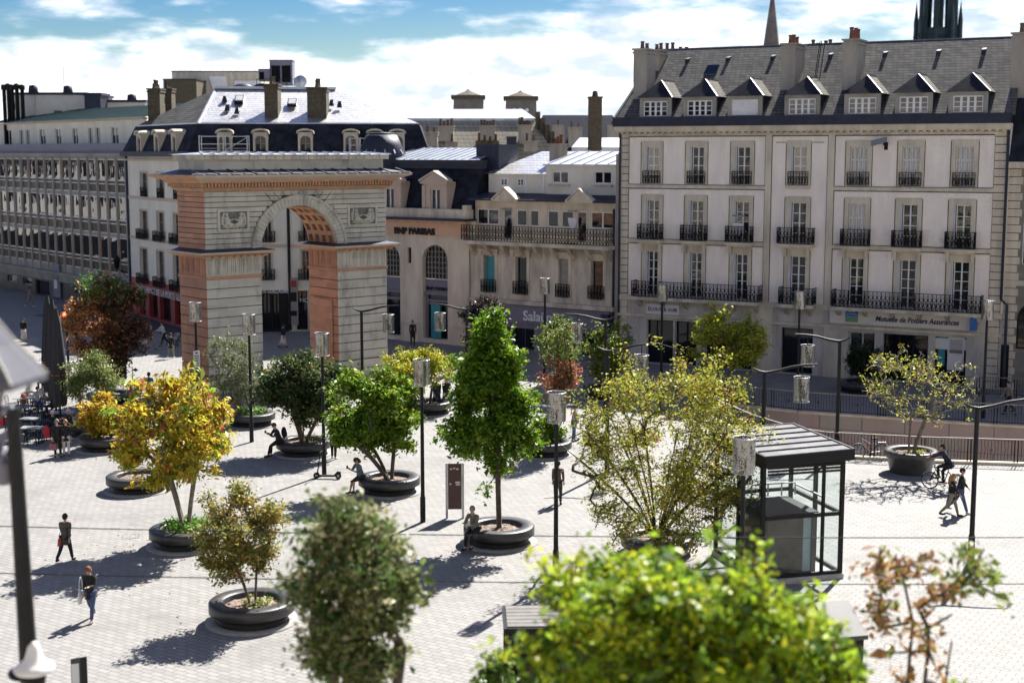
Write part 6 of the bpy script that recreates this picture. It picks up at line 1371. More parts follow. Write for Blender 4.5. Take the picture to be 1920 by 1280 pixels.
# ================================================================ bicycles, scooter, stroller
def bicycle(label,x,y,rz,mf,basket=False):
    o=empty('bicycle',(x,y,0),rz,label,'bicycle'); I=WM[o.name]
    for cx in (-.53,.53):
        mb=MB(); mb.torus((cx,0,.34),.325,.022,'Y',30,6,0); w_=mb.build('wheel',M_black,o); mb=MB(); mb.torus((cx,0,.34),.298,.012,'Y',30,4)
        for q in range(14): t=2*PI*q/14; mb.bar((cx,0,.34),(cx+.29*cos(t),0,.34+.29*sin(t)),.006)
        mb.ball((cx,0,.34),(.03,.05,.03),8); mb.build('rim',M_steel,w_)
        mb=MB(); mb.tube([(cx+.37*cos(t),0,.34+.37*sin(t)) for t in [R(20+14*q) for q in range(10)]],.018,5); mb.build('mudguard',M_steel,o)
    mb=MB(); hd=(-.36,0,.88);bb=(.03,0,.30);st=(.17,0,.78)
    for a,b in (((-.33,0,.80),bb),((-.35,0,.92),(.13,0,.62)),(bb,st),(bb,(.53,0,.34)),(st,(.53,0,.34)),((-.33,0,.78),(-.38,0,1.0)),((-.36,.05,.72),(-.53,.05,.34)),((-.36,-.05,.72),(-.53,-.05,.34))): mb.tube([a,b],.021,7)
    mb.build('frame',mf,o)
    mb=MB(); mb.tube([(-.28,.27,1.03),(-.40,.16,1.06),(-.39,0,1.03),(-.40,-.16,1.06),(-.28,-.27,1.03)],.016,6); mb.build('handlebar',M_black,o)
    mb=MB(); mb.hexa([(.05,-.03,.9),(.32,-.09,.9),(.32,.09,.9),(.05,.03,.9)],[(.05,-.03,.94),(.32,-.1,.96),(.32,.1,.96),(.05,.03,.94)]); mb.tube([st,(.19,0,.9)],.016,6); mb.build('saddle',M_black,o)
    mb=MB(); mb.torus(bb,.09,.01,'Y',16,4); mb.bar(bb,(.03,.09,.14),.02); mb.bar(bb,(.03,-.09,.46),.02); mb.box(-.02,.08,.08,.16,.13,.15); mb.box(-.02,.08,-.16,-.08,.45,.47); mb.build('crank',M_black,o)
    mb=MB(); mb.box(.38,.72,-.06,.06,.74,.76); mb.bar((.55,.06,.75),(.53,.05,.34),.012); mb.bar((.55,-.06,.75),(.53,-.05,.34),.012); mb.build('carrier',M_steel,o)
    mb=MB(); mb.lathe([(0,0),(.05,.0),(.05,.02),(0,.025)],10,c=(0,0,0)); return o
bx,by=g(1631,861); bicycle('silver grey bicycle leaning beside the near railing of the ramp',bx,by+.1,R(4),M_steel)
o=MB(); o.ball((bx-.2,by-.12,.55),(.05,.03,.05),8); tag(o.build('reflector',col('orange_plastic',(.6,.2,.02))),'small orange reflector on the front wheel of the silver bicycle','reflector')
# kick scooter
sx,sy=g(612,897); o=empty('kick_scooter',(sx,sy,0),R(-4),'black electric kick scooter parked below a drum lamp','scooter')
for cx in (-.42,.50):
    mb=MB(); mb.torus((cx,0,.13),.10,.035,'Y',22,6); w_=mb.build('wheel',M_black,o); mb=MB(); mb.ball((cx,0,.13),(.07,.03,.07),10); mb.build('hub',M_steel,w_)
mb=MB(); mb.box(-.28,.36,-.08,.08,.10,.16); mb.build('deck',M_dkwood,o); mb=MB(); mb.tube([(-.42,0,.13),(-.36,0,.32),(-.24,0,1.12)],[.03,.028,.022],8); mb.bar((-.3,0,.15),(-.38,0,.3),.05); mb.build('stem',M_black,o); mb=MB(); mb.tube([(-.2,-.26,1.13),(-.25,0,1.12),(-.2,.26,1.13)],.018,6); mb.build('handlebar',M_black,o); mb=MB(); mb.tube([(.36,0,.16),(.48,0,.29),(.62,0,.26)],.04,6); mb.build('mudguard',M_black,o)
# information totem
tx,ty=g(853,971); o=empty('information_sign',(tx,ty,0),R(3),'brown information panel between two steel posts under the tall green tree','information sign')
for x in (-.30,.30): mb=MB(); mb.box(x-.045,x+.045,-.05,.05,0,2.1); mb.build('post',M_steel,o)
mb=MB(); mb.box(-.25,.25,-.03,.03,.35,2.08); p_=mb.build('panel',mat('brown_panel',(.075,.04,.035),.5,.1,2),o); mb=MB(); mb.box(-.19,-.13,-.036,-.031,1.28,1.34); mb.box(.02,.2,-.036,-.031,1.34,1.40); mb.box(.04,.2,-.036,-.031,1.26,1.31); [mb.box(-.18+.12*q,-.10+.12*q,-.036,-.031,1.85+.03*(q%2),1.9+.03*(q%2)) for q in range(3)]; mb.build('pictogram',M_signwhite,p_)
# overhead wires
for y0_,y1_,lab in ((985,1006,'thin dark overhead wire crossing above the seated grey haired man'),(1073,1093,'thin dark overhead wire crossing low over the woman in a black hoodie')):
    a=Vector(atY(-60,y0_-.6,31)); b=Vector(atY(1980,y1_+.6,31)); n=24; mb=MB(); mb.tube([a+(b-a)*q/n+Vector((0,0,-.10*4*(q/n)*(1-q/n))) for q in range(n+1)],.012,5); o=mb.build('overhead_wire',M_black); tag(o,lab,'wire')
# ================================================================ left corner: near street lamp, parasol
Yl=18
a=atY(24,765,Yl); o=empty('old_street_lamp',(a[0]+.25,Yl,0),0,'tall dark lamp post with a white globe low on its shaft','street lamp')
b=atY(56,1280,Yl); mb=MB(); mb.tube([(b[0]-a[0]-.25+.2,0,0),(b[0]-a[0]-.25,0,b[2]),(-.25,0,a[2])],[.13,.12,.085],14); mb.build('post',M_post,o)
mb=MB(); mb.tube([(-.25,0,a[2]),(-.45,0,a[2]-.05),(-.8,.1,a[2]-.75)],[.07,.08,.06],10); mb.tube([(-.25,.02,a[2]-.25),(-.5,.3,a[2]-.45),(-.9,.5,a[2]-.9)],[.05,.06,.05],10); mb.build('arm',M_purple,o)
c=atY(-4,880,Yl); mb=MB(); mb.ball((c[0]-a[0]-.25,.2,c[2]),(.22,.22,.26),14); mb.build('lamp_head',M_purple,o)
c=atY(66,1248,Yl); cx=c[0]-a[0]-.25; mb=MB(); mb.lathe([(.02,.36),(.07,.32),(.09,.26),(.12,.14),(.20,.05),(.27,0),(.25,-.05),(.12,-.1)],20,c=(cx,-.05,c[2])); mb.build('globe',M_white,o); mb=MB(); mb.torus((cx-.1,-.02,c[2]-.08),.2,.05,'Z',20,8); mb.lathe([(.16,-.1),(.12,-.35),(.06,-.45)],12,c=(cx,-.05,c[2])); mb.build('collar',M_black,o)
Yp_=13.0; e=atY(-62,708,Yp_); rim=atY(82,708,Yp_)[0]-e[0]; o=empty('old_street_lamp',(e[0],Yp_,0),R(22),'big grey lantern hood with pale ribs cut off by the picture edge','street lamp'); zl=e[2]; hh=atY(-62,520,Yp_)[2]-zl
mb=MB(); n=6; prof=[(1.0,-.06),(1.0,0),(.90,.10),(.62,.34),(.36,.62),(.16,.86),(.05,1.0)]
for k in range(len(prof)-1):
    for q in range(n):
        t0,t1=2*PI*q/n,2*PI*(q+1)/n; (r0,z0_),(r1,z1_)=prof[k],prof[k+1]; mb.quad((rim*r0*cos(t0),rim*r0*sin(t0),zl+hh*z0_),(rim*r0*cos(t1),rim*r0*sin(t1),zl+hh*z0_),(rim*r1*cos(t1),rim*r1*sin(t1),zl+hh*z1_),(rim*r1*cos(t0),rim*r1*sin(t0),zl+hh*z1_),0)
mb.poly([(rim*.97*cos(2*PI*q/n),rim*.97*sin(2*PI*q/n),zl-hh*.05) for q in range(n)],1); mb.build('hood',[mat('hood_paint',(.10,.10,.118),.7,.12,3,spec=.1),M_dkwood],o)
mb=MB()
for q in range(n): t0=2*PI*q/n; mb.tube([(rim*r*cos(t0),rim*r*sin(t0),zl+hh*z) for r,z in prof[1:]],.012,6)
mb.build('hood_rib',mat('hood_rib_paint',(.42,.41,.36),.5,.05,3),o); mb=MB()
for q in range(n): t0=2*PI*q/n; mb.bar((rim*.8*cos(t0),rim*.8*sin(t0),zl-hh*.05),(rim*.4*cos(t0),rim*.4*sin(t0),zl-hh*.9),.03)
mb.build('cage',M_black,o); mb=MB(); mb.lathe([(.14,0),(.12,zl*.4),(.08,zl-hh*.9),(.3*rim,zl-hh*.88)],12); mb.build('post',M_post,o)
# closed dark parasols
for i,(px,pt,pb,lab) in enumerate([(88,560,690,'slim closed dark parasol at the far end of the cafe row'),(97,568,700,'middle closed dark parasol in the cafe row'),(105,585,720,'closed dark parasol with an orange strap beside the red autumn tree')]):
    Y=72.5-2*i; a=atY(px,pt,Y); b=atY(px,pb,Y); o=empty('closed_parasol',(a[0],Y,0),0,lab,'parasol','closed parasols of the cafe'); mb=MB(); mb.lathe([(.05,0),(.05,a[2]+.1)],8); mb.lathe([(.5,0),(.5,.08),(0,.1)],12); mb.build('pole',M_post,o)
    mb=MB(); n=24; vs=[];fs=[]; prof=[(1.2,.30),(1.5,.34),(2.3,.33),(3.2,.26),(4.2,.20),(a[2]-.05,.12),(a[2]+.1,.03)]
    prof=[(z,r) for z,r in prof if z<=a[2]+.11]; prof=[(1.2+(a[2]-1.1)*q/6,r_) for q,r_ in enumerate((.30,.36,.36,.31,.25,.19,.05))]
    for z,r in prof:
        for q in range(n): t=2*PI*q/n; rr_=r*(1+.16*(q%3-1)); vs.append((rr_*cos(t),rr_*sin(t),z+.05*(q%3)))
    for s in range(len(prof)-1):
        for q in range(n): fs.append((s*n+q,s*n+(q+1)%n,(s+1)*n+(q+1)%n,(s+1)*n+q))
    mb.add(vs,fs,0,True); mb.build('canopy',col('parasol_black',(.03,.03,.034)),o); mb=MB(); mb.torus((0,0,prof[2][0]),.37,.025,'Z',24,5); mb.build('strap',col('orange_strap',(.4,.1,.03)),o)
# traffic light
Y=79; a=atY(124,585,Y); o=empty('traffic_light',(a[0],Y,0),0,'black traffic light showing red beside the closed parasols','traffic light'); mb=MB(); mb.lathe([(.07,0),(.07,a[2])],8); mb.build('pole',M_post,o); mb=MB(); mb.box(-.16,.16,-.16,.1,a[2]-.9,a[2]+.1); h_=mb.build('housing',M_black,o)
m,t,p=principled('red_lamp'); p.inputs['Base Color'].default_value=(.8,.05,.02,1); p.inputs['Emission Color'].default_value=(1,.10,.04,1); p.inputs['Emission Strength'].default_value=4
mb=MB(); mb.ball((0,-.17,a[2]-.1),(.13,.05,.13),12); mb.build('red_lens',m,h_); mb=MB(); mb.ball((0,-.17,a[2]-.4),(.1,.03,.1),10); mb.ball((0,-.17,a[2]-.7),(.1,.03,.1),10); mb.build('dark_lens',M_dkwood,h_)
# ================================================================ cafe furniture
def make_table(label,m):
    o=empty('cafe_table',(0,0,0),0,label,'table','cafe tables'); mb=MB(); mb.box(-.55,.55,-.35,.35,.72,.75); mb.build('tabletop',m,o)
    for sx in (-1,1):
        mb=MB(); mb.bar((sx*.35,-.25,0),(sx*.35,.2,.72),.03); mb.bar((sx*.35,.25,0),(sx*.35,-.2,.72),.03); mb.bar((sx*.35,-.28,.015),(sx*.35,.28,.015),.03); mb.build('leg',M_iron,o)
    return o
def make_chair(label,m):
    o=empty('cafe_chair',(0,0,0),0,label,'chair','cafe chairs'); mb=MB(); [mb.box(-.2,.2,-.2+.08*q,-.14+.08*q,.44,.46) for q in range(5)]; mb.build('seat',m,o)
    mb=MB(); mb.tube([(-.2,.2,.45),(-.2,.25,.85),(0,.26,.9),(.2,.25,.85),(.2,.2,.45)],.015,6); [mb.bar((x,.21,.46),(x,.25,.86),.012) for x in (-.1,0,.1)]; mb.build('backrest',M_iron,o)
    for x in (-.19,.19):
        for y in (-.18,.19): mb=MB(); mb.bar((x,y,.45),(x*1.1,y*1.15,0),.025); mb.build('leg',M_iron,o)
    return o
M_slat=mat('table_slats',(.20,.21,.20),.5,.15,2)
tb=make_table('grey slatted cafe table at the open end of the terrace beside two empty chairs',M_slat); ch=make_chair('black cafe chair pushed in at the terrace tables',M_dkwood)
spots=[(52,812,0),(62,830,0),(35,790,0),(118,800,1),(48,772,0),(85,757,1),(80,702,1),(130,700,1)]
tl=['grey slatted cafe table at the open end of the terrace nearest the lamp post','second grey slatted cafe table in the row from the open terrace end','third grey slatted cafe table behind the dark lamp post','cafe table where a white haired woman and a bearded man sit','grey slatted cafe table behind the row below the grey lantern hood','cafe table of the seated people in pale shirts','far white cafe table beside the closed parasols','far white cafe table on the sunny side of the closed parasols']
M_pale=mat('table_pale',(.42,.43,.48),.4,.05,2); tp=None; used=False; rr=random.Random(4)
nch=0
for i,(px,py,k_) in enumerate(spots):
    x,y=g(px,py)
    if k_==0: o=tb if i==0 else copy_tree(tb)
    else:
        if tp is None: tp=make_table('x',M_pale); o=tp
        else: o=copy_tree(tp)
    place(o,x,y,0,R(rr.uniform(-8,8))); o['label']=tl[i]
    for (dx,dy,rz) in ((-.75,0,PI/2),(.75,0,-PI/2),(-.3,.62,0),(.3,.62,0),(.25,-.62,PI)):
        if (i==3 and dx>.5) or (i in(6,7) and dy<0): continue
        c=ch if nch==0 else copy_tree(ch); place(c,x+dx+rr.uniform(-.06,.06),y+dy,0,rz+rr.uniform(-.2,.2)); nch+=1
        c['label']='black cafe chair drawn up to a terrace table'
for px,py,lab in ((5,812,'red jacket hung on a chair at the corner of the terrace'),(45,770,'red cloth draped on a chair back below the grey lantern hood'),(88,835,'red coat hanging from the chair of the white haired woman')):
    x,y=g(px,py); mb=MB(); mb.tube([(0,0,.92),(0.03,-.08,.75),(.05,-.1,.4)],[.06,.17,.12],8); o=mb.build('red_coat',col('red_cloth',(.45,.02,.03)),None,Matrix.Translation((x,y,0))); tag(o,lab,'coat')
# queue barrier stands
for px,py,lab in ((232,722,'thin steel barrier stand by the red autumn tree'),(249,722,'thin steel barrier stand beside the other one near the gate')):
    x,y=g(px,py); o=empty('barrier_stand',(x,y,0),0,lab,'barrier'); mb=MB(); mb.lathe([(.2,0),(.2,.03),(.03,.06)],14); mb.build('foot',M_steel,o); mb=MB(); mb.lathe([(.03,.05),(.03,1.1),(.0,1.12)],8); mb.bar((0,0,1.05),(-.8 if px>240 else -.5,.1,1.05),.04); mb.build('stand_post',M_rail,o)
x,y=g(228,715); o=empty('menu_board',(x,y,0),R(8),'dark menu board beside the barrier stands','menu board'); mb=MB(); mb.box(-.3,.3,-.04,.04,.15,1.5); mb.build('board',M_dkwood,o); mb=MB(); mb.bar((-.25,-.2,0),(-.25,.0,.2),.04); mb.bar((.25,-.2,0),(.25,0,.2),.04); mb.build('foot',M_iron,o)
# ================================================================ bottom edge: shelter, bins, meter
o=empty('bus_shelter',(*atY(945,1200,32)[:2],0),R(2),'dark shelter with grey plank roof half hidden by the lime green tree','shelter'); Ls=4.2
mb=MB(); mb.box(0,Ls,0,1.7,2.32,2.5); rf=mb.build('roof',M_black,o); mb=MB()
for q in range(6): mb.box(.08,Ls-.08,.08+.26*q,.31+.26*q,2.503,2.53)
mb.build('roof_plank',mat('weathered_plank',(.12,.11,.10),.7,.15,2,.2),rf)
for x,y in ((.08,.1),(.08,1.6),(2.3,.1),(4.6,.1),(Ls-.1,.1),(Ls-.1,1.6)): mb=MB(); mb.box(x-.05,x+.05,y-.05,y+.05,0,2.32); mb.build('post',M_black,o)
mb=MB(); mb.quad((.13,1.6,.2),(Ls-.1,1.6,.2),(Ls-.1,1.6,2.3),(.13,1.6,2.3)); mb.build('glazing',M_glass,o); mb=MB(); mb.box(2.3,Ls-.1,.05,.15,.1,2.2); mb.build('panel',M_dkwood,o)
for px,py,lab in ((1535,1162,'dark bin with a tilted grey lid behind the lime green tree'),(1578,1150,'taller dark bin with a tilted grey lid beside the bare sapling')):
    x,y,z=atY(px,py,31); o=empty('recycling_bin',(x,31,0),R(12),lab,'bin'); mb=MB(); mb.hexa([(-.33,-.4,0),(.33,-.4,0),(.33,.5,0),(-.33,.5,0)],[(-.36,-.42,z-.45),(.36,-.42,z-.45),(.36,.5,z),(-.36,.5,z)]); mb.build('bin_body',M_black,o); mb=MB(); mb.hexa([(-.42,-.5,z-.46),(.42,-.5,z-.46),(.42,.55,z+.02),(-.42,.55,z+.02)],[(-.42,-.5,z-.36),(.42,-.5,z-.36),(.42,.55,z+.12),(-.42,.55,z+.12)]); mb.build('lid',mat('bin_lid',(.06,.058,.06),.6,.1,3) if 'bin_lid' not in MATS else MATS['bin_lid'],o)
x,y,z=atY(147,1225,33); o=empty('parking_meter',(x,33,0),R(-50),'narrow framed panel with a slanted top at the bottom edge','parking meter'); mb=MB(); mb.hexa([(-.3,-.08,0),(.3,-.08,0),(.3,.08,0),(-.3,.08,0)],[(-.3,-.08,z-.2),(.3,-.08,z),(.3,.08,z),(-.3,.08,z-.2)]); mb.build('frame',M_post,o); mb=MB(); mb.hexa([(-.22,-.1,.2),(.22,-.1,.2),(.22,-.085,.2),(-.22,-.085,.2)],[(-.22,-.1,z-.3),(.22,-.1,z-.15),(.22,-.085,z-.15),(-.22,-.085,z-.3)]); mb.build('display',M_signwhite,o)
x,y=g(1745,1290); mb=MB(); mb.lathe([(.17,0),(.17,.12),(.14,.2),(.06,.26),(0,.27)],16); o=mb.build('bollard_cap',M_conc,None,Matrix.Translation((x,y,0))); tag(o,'rounded low stone bollard at the bottom edge beside the sapling','bollard')

rng=np.random.default_rng(77); P=[]
for (x,y),n_,r_ in ((pP3,110,3.2),(pP1,40,2.2),(pP4,40,2.4),(pP11,40,2.6),((xb,yb_),60,3.5),(pP8,30,2.4),(pP10,30,2.6)):
    t=rng.uniform(0,2*PI,n_); q=1.4+np.abs(rng.normal(0,r_*.5,n_)); P.append(np.stack([x+q*np.cos(t)-.5,y+q*np.sin(t)-.6,np.full(n_,.012)],1))
P=np.concatenate(P); hx=np.array([p for p in P if not (p[1]>60 and p[0]>9)])
me=leaves_mesh('fallen_leaves',rng,hx,None,.075,[(.35,.22,.04),(.25,.12,.04),(.3,.28,.05)],[2,1,1],.0,1,fold=.1); o=link('fallen_leaves',me,M_leafs); tag(o,'fallen yellow and brown leaves scattered on the paving round the planters','leaves',kind='stuff')
# ================================================================ people
def skin_obj(name,V,Ed,Rd,m,parent,levels=2,root=0):
    me=bpy.data.meshes.new(name); me.from_pydata([tuple(v) for v in V],Ed,[]); me.update()
    o=link(name,me,m,parent)
    md=o.modifiers.new('skin','SKIN'); md.use_smooth_shade=True; md.branch_smoothing=.6
    for i,r in enumerate(Rd):
        d=me.skin_vertices[0].data[i]; d.radius=r if isinstance(r,(tuple,list)) else (r,r); d.use_root=(i==root)
    sb=o.modifiers.new('sub','SUBSURF'); sb.levels=levels; sb.render_levels=levels
    return o
def fwd(a,L,x=0): return Vector((x,-sin(a)*L,-cos(a)*L))
POSES={
 'walk':dict(lean=4,L=(22,8),Rg=(-20,22),aL=(-22,4,14),aR=(20,4,20)),
 'walk2':dict(lean=4,L=(-22,26),Rg=(20,4),aL=(18,5,22),aR=(-20,5,12)),
 'stand':dict(lean=1,L=(3,2),Rg=(-2,3),aL=(4,6,12),aR=(2,6,12)),
 'phone':dict(lean=4,L=(4,2),Rg=(-3,4),aL=(25,4,75),aR=(28,4,80)),
 'walkphone':dict(lean=4,L=(20,8),Rg=(-18,24),aL=(28,4,70),aR=(-12,5,20)),
 'sit':dict(lean=14,L=(78,80),Rg=(70,62),aL=(30,6,62),aR=(34,4,66),sit=1),
 'sitlow':dict(lean=12,L=(82,86),Rg=(80,82),aL=(38,6,52),aR=(40,6,50),sit=1),
 'sitphone':dict(lean=18,L=(74,72),Rg=(62,48),aL=(32,2,84),aR=(36,2,88),sit=1),
 'ride':dict(lean=30,L=(72,78),Rg=(38,46),aL=(62,8,14),aR=(62,8,14),sit=1),
 'push':dict(lean=12,L=(24,8),Rg=(-20,20),aL=(42,4,30),aR=(42,4,30)),
}
def person(label,x,y,face,pose,top,legs,hair,shoe=None,h=1.70,seat=None,headtilt=6,skirt=False,hairlen=0,bare=False,longcoat=0,beard=False,slim=1.0,z0=0):
    P=POSES[pose]; s=h/1.72; lean=R(P['lean']); sit=P.get('sit')
    hipz=.90
    V=[];E_=[];Rd=[]
    def add(p,r,par=None):
        V.append(Vector(p)*s); Rd.append(r*s*slim if r>.03 else r*s)
        if par is not None: E_.append((par,len(V)-1))
        return len(V)-1
    def sp(d,x=0,f=0): return Vector((x,-sin(lean)*d-cos(lean)*f,hipz+cos(lean)*d-sin(lean)*f))
    # joints
    J={}
    for k,sx,(th,kn) in (('L',1,P['L']),('R',-1,P['Rg'])):
        hip=Vector((sx*.09,0,hipz-.02)); kne=hip+fwd(R(th),.43,sx*.02); ank=kne+fwd(R(th-kn),.40,0); toe=ank+Vector((sx*.03,-.15,-.055))
        J[k]=(hip,kne,ank,toe)
    zmin=min(J['L'][2].z,J['R'][2].z)-.075
    if seat is not None: dz=seat/s-(hipz-.10)
    else: dz=-zmin
    A={}
    for k,sx,(spt,ab,el) in (('L',1,P['aL']),('R',-1,P['aR'])):
        sh=sp(.50,sx*.175); a=R(spt)
        d1=Vector((sx*sin(R(ab)),-sin(a)*cos(R(ab)),-cos(a)*cos(R(ab)))); elb=sh+d1*.29
        a2=R(spt+el); d2=Vector((-sx*.28 if el>40 else sx*.05,-sin(a2),-cos(a2))).normalized(); wr=elb+d2*.25; A[k]=(sh,elb,wr,d2)
    # body: one continuous skinned figure
    b=add(sp(0),.105); w_=add(sp(.18),.095,b); c=add(sp(.38),.115,w_); n0=add(sp(.53),.06,c); n1=add(sp(.585),.052,n0)
    ht=R(headtilt)
    def hd(u,f): q=sp(.585); ll=lean*.4+ht; return q+Vector((0,-sin(ll)*u-cos(ll)*f,cos(ll)*u-sin(ll)*f))
    j=add(hd(.06,.02),.066,n1); f_=add(hd(.13,.015),.088,j); t_=add(hd(.20,.0),.07,f_)
    ns=add(hd(.11,.105),.014,f_)
    for k in 'LR':
        hip,kne,ank,toe=J[k]; i=add(hip,.09,b); i=add(hip.lerp(kne,.5),.075,i); i=add(kne,.055,i); i=add(kne.lerp(ank,.35),.053,i); i=add(ank,.036,i); add(toe,.03,i)
        sh,elb,wr,d2=A[k]; i=add(sh,.058,c); i=add(elb,.04,i); i=add(wr,.027,i); pm=wr+d2*.055; i=add(pm,.030,i)
        side=d2.cross(Vector((0,0,1))); side=side.normalized() if side.length>.1 else Vector((1,0,0)); dn=Vector((0,0,-1))
        for q,(o_,L_) in enumerate(((-.027,.062),(-.009,.073),(.010,.068),(.027,.054))):
            k1=pm+side*o_+d2*.045; e=add(k1,.0095,i); add(k1+d2*L_*.55+dn*.012,.0085,e); 
        e=add(pm+side*(-.038 if k=='L' else .038)+d2*.0,.011,i); add(pm+side*(-.055 if k=='L' else .055)+d2*.035,.009,e)
    o=empty('person',(x,y,z0),R(face),label,'person'); Mo=WM[o.name]@Matrix.Translation((0,0,dz*s)); WM['_'+o.name]=Mo
    class _p: pass
    def sk(name,V,E_,Rd,m,lv=2):
        ob=skin_obj(name,V,E_,Rd,m,o,lv); ob.matrix_local=Matrix.Translation((0,0,dz*s)); return ob
    sk('body',V,E_,Rd,M_skin)
    # jacket / top
    V=[];E_=[];Rd=[]; low=-.06-longcoat
    b=add(sp(low*.5),.150); 
    if longcoat: add(Vector((0,-.0,hipz+low)),.165,b)
    else: add(sp(low),.148,b)
    w_=add(sp(.17),.135,b); c=add(sp(.36),.152,w_); t2=add(sp(.49),.10,c); add(sp(.545),.068,t2)
    for k in 'LR':
        sh,elb,wr,d2=A[k]; i=add(sh+Vector((0,0,.0)),.078,t2); i=add(sh.lerp(elb,.5),.064,i); i=add(elb,.056,i); add(elb.lerp(wr,.85 if not bare else .3),.043,i)
    sk('jacket',V,E_,Rd,top)
    V=[];E_=[];Rd=[]
    if skirt:
        mb=MB(); hp=sp(0)*s; zl=.16
        mb.lathe([(.13*s,(hipz+.05)*s),(.17*s,(hipz-.12)*s),(.19*s,(hipz-.45)*s),(.23*s,zl*s),(.22*s,zl*s+.01)],22); k_=mb.build('skirt',legs,o,WM[o.name]@Matrix.Translation((0,0,dz*s)))
    else:
        b=add(sp(.04),.135); 
        for k in 'LR':
            hip,kne,ank,toe=J[k]; i=add(hip,.112,b); i=add(hip.lerp(kne,.5),.092,i); i=add(kne,.070,i); 
            if bare: add(kne.lerp(ank,.02)+Vector((0,0,0)),.068,i)
            else: i=add(kne.lerp(ank,.5),.062,i); add(ank+Vector((0,0,.02)),.055,i)
        sk('trousers',V,E_,Rd,legs)
    for k in 'LR':
        hip,kne,ank,toe=J[k]; mb=MB(); m_=(ank+toe)*.5*s; mb.ball((m_.x,m_.y-.01,m_.z-.02*s),(.046*s,.135*s,.045*s),10); mb.ball((ank.x*s,ank.y*s,(ank.z-.015)*s),(.042*s,.055*s,.06*s),8)
        mb.build('shoe',shoe or M_dkwood,o,Mo)
    hc=hd(.145,-.012)*s; mb=MB(); 
    Rm=Matrix.Rotation(lean*.4+ht,3,'X')
    n=14;vs=[];fs=[]
    for i in range(8):
        ph=PI*i/7*.62
        for q in range(n):
            t=2*PI*q/n; back=(1 if sin(t)>0 else .0); pp=ph*(1.0+.38*back*abs(sin(t))-.30*(1-back)*abs(sin(t))); p=Rm@Vector((.098*sin(pp)*cos(t),.112*sin(pp)*sin(t),.122*cos(pp)))*s; vs.append(hc+p)
    for i in range(7):
        for q in range(n): fs.append((i*n+q,(i+1)*n+q,(i+1)*n+(q+1)%n,i*n+(q+1)%n))
    mb.add(vs,fs,0,True)
    if hairlen: mb.tube([hd(.17,-.07)*s,hd(.05,-.105)*s,hd(.05-hairlen*.6,-.115)*s,hd(.05-hairlen,-.10)*s],[.075*s,.085*s,.075*s,.03*s],10)
    mb.build('hair',hair,o,Mo)
    mb=MB()
    for sx in (-1,1): mb.ball(hd(.135,.088)*s+Vector((sx*.034*s,0,0)),(.013*s,.010*s,.009*s),6)
    mb.build('eyes',M_dkwood,o,Mo); mb=MB(); 
    for sx in (-1,1): mb.ball(hd(.125,-.012)*s+Vector((sx*.092*s,0,0)),(.014*s,.024*s,.034*s),6)
    mb.build('ears',M_skin,o,Mo); mb=MB(); mb.ball(hd(.062,.088)*s,(.026*s,.010*s,.008*s),6); mb.build('mouth',col('lips',(.36,.12,.10)),o,Mo)
    if beard: mb=MB(); mb.ball(hd(.05,.055)*s,(.06*s,.045*s,.05*s),8); mb.build('beard',hair,o,Mo)
    o['_dz']=0; del o['_dz']
    return o,Mo,dict(wr={k:Mo@(A[k][2]*s) for k in 'LR'},sh={k:Mo@(A[k][0]*s) for k in 'LR'},hand={k:Mo@((A[k][2]+A[k][3]*.09)*s) for k in 'LR'},chest=Mo@(sp(.32,0,-.2)*s))
def bag(label,p,m,w_=.32,h=.26,d=.12,rz=0,strap=.22,cat='bag',to=None):
    o=empty('handbag',(p.x,p.y,p.z-h-strap if to is None else p.z),rz,label,cat); mb=MB(); mb.hexa([(-w_/2,-d/2,0),(w_/2,-d/2,0),(w_/2,d/2,0),(-w_/2,d/2,0)],[(-w_*.42,-d*.3,h),(w_*.42,-d*.3,h),(w_*.42,d*.3,h),(-w_*.42,d*.3,h)]); mb.build('pouch',m,o,None,.02)
    mb=MB(); mb.tube([(-w_*.33,0,h),(-w_*.2,0,h+strap*.8),(0,0,h+strap),(w_*.2,0,h+strap*.8),(w_*.33,0,h)],.012,6); mb.build('strap',m,o); return o
def phone(label,p): 
    mb=MB(); mb.box(-.037,.037,-.006,.006,-.07,.07); o=mb.build('phone',M_black,None,Matrix.Translation(p)@Matrix.Rotation(R(-50),4,'X')); tag(o,label,'phone')
blk=col('cloth_black',(.010,.010,.012)); dkg=col('cloth_charcoal',(.028,.028,.032)); gry=col('cloth_grey_green',(.075,.072,.062)); jean=col('cloth_jeans',(.055,.085,.17)); jeanL=col('cloth_denim_pale',(.13,.16,.20)); wht=col('cloth_white',(.55,.53,.50)); bei=col('cloth_beige',(.36,.32,.27)); nav=col('cloth_navy',(.014,.018,.035)); bl=col('cloth_blue',(.04,.10,.18)); olv=col('cloth_olive',(.16,.155,.11)); khk=col('cloth_khaki',(.22,.19,.14)); brn=col('cloth_brown',(.10,.06,.05)); redc=col('cloth_red',(.4,.02,.02)); stp=col('cloth_check',(.2,.2,.2))
hbl=col('hair_black',(.012,.010,.009)); hbr=col('hair_brown',(.055,.03,.018)); hre=col('hair_auburn',(.17,.055,.02)); hwh=col('hair_white',(.5,.48,.46)); hgr=col('hair_grey',(.2,.19,.18)); hbd=col('hair_blond',(.30,.17,.08))
pinkb=col('bag_pink',(.30,.12,.13)); orab=col('bag_orange',(.42,.18,.03)); redb=col('bag_red',(.40,.07,.05)); whb=col('bag_white',(.6,.6,.58))
def at(px,py): return g(px,py)
def V3(t,z): return Vector((t[0],t[1],z))
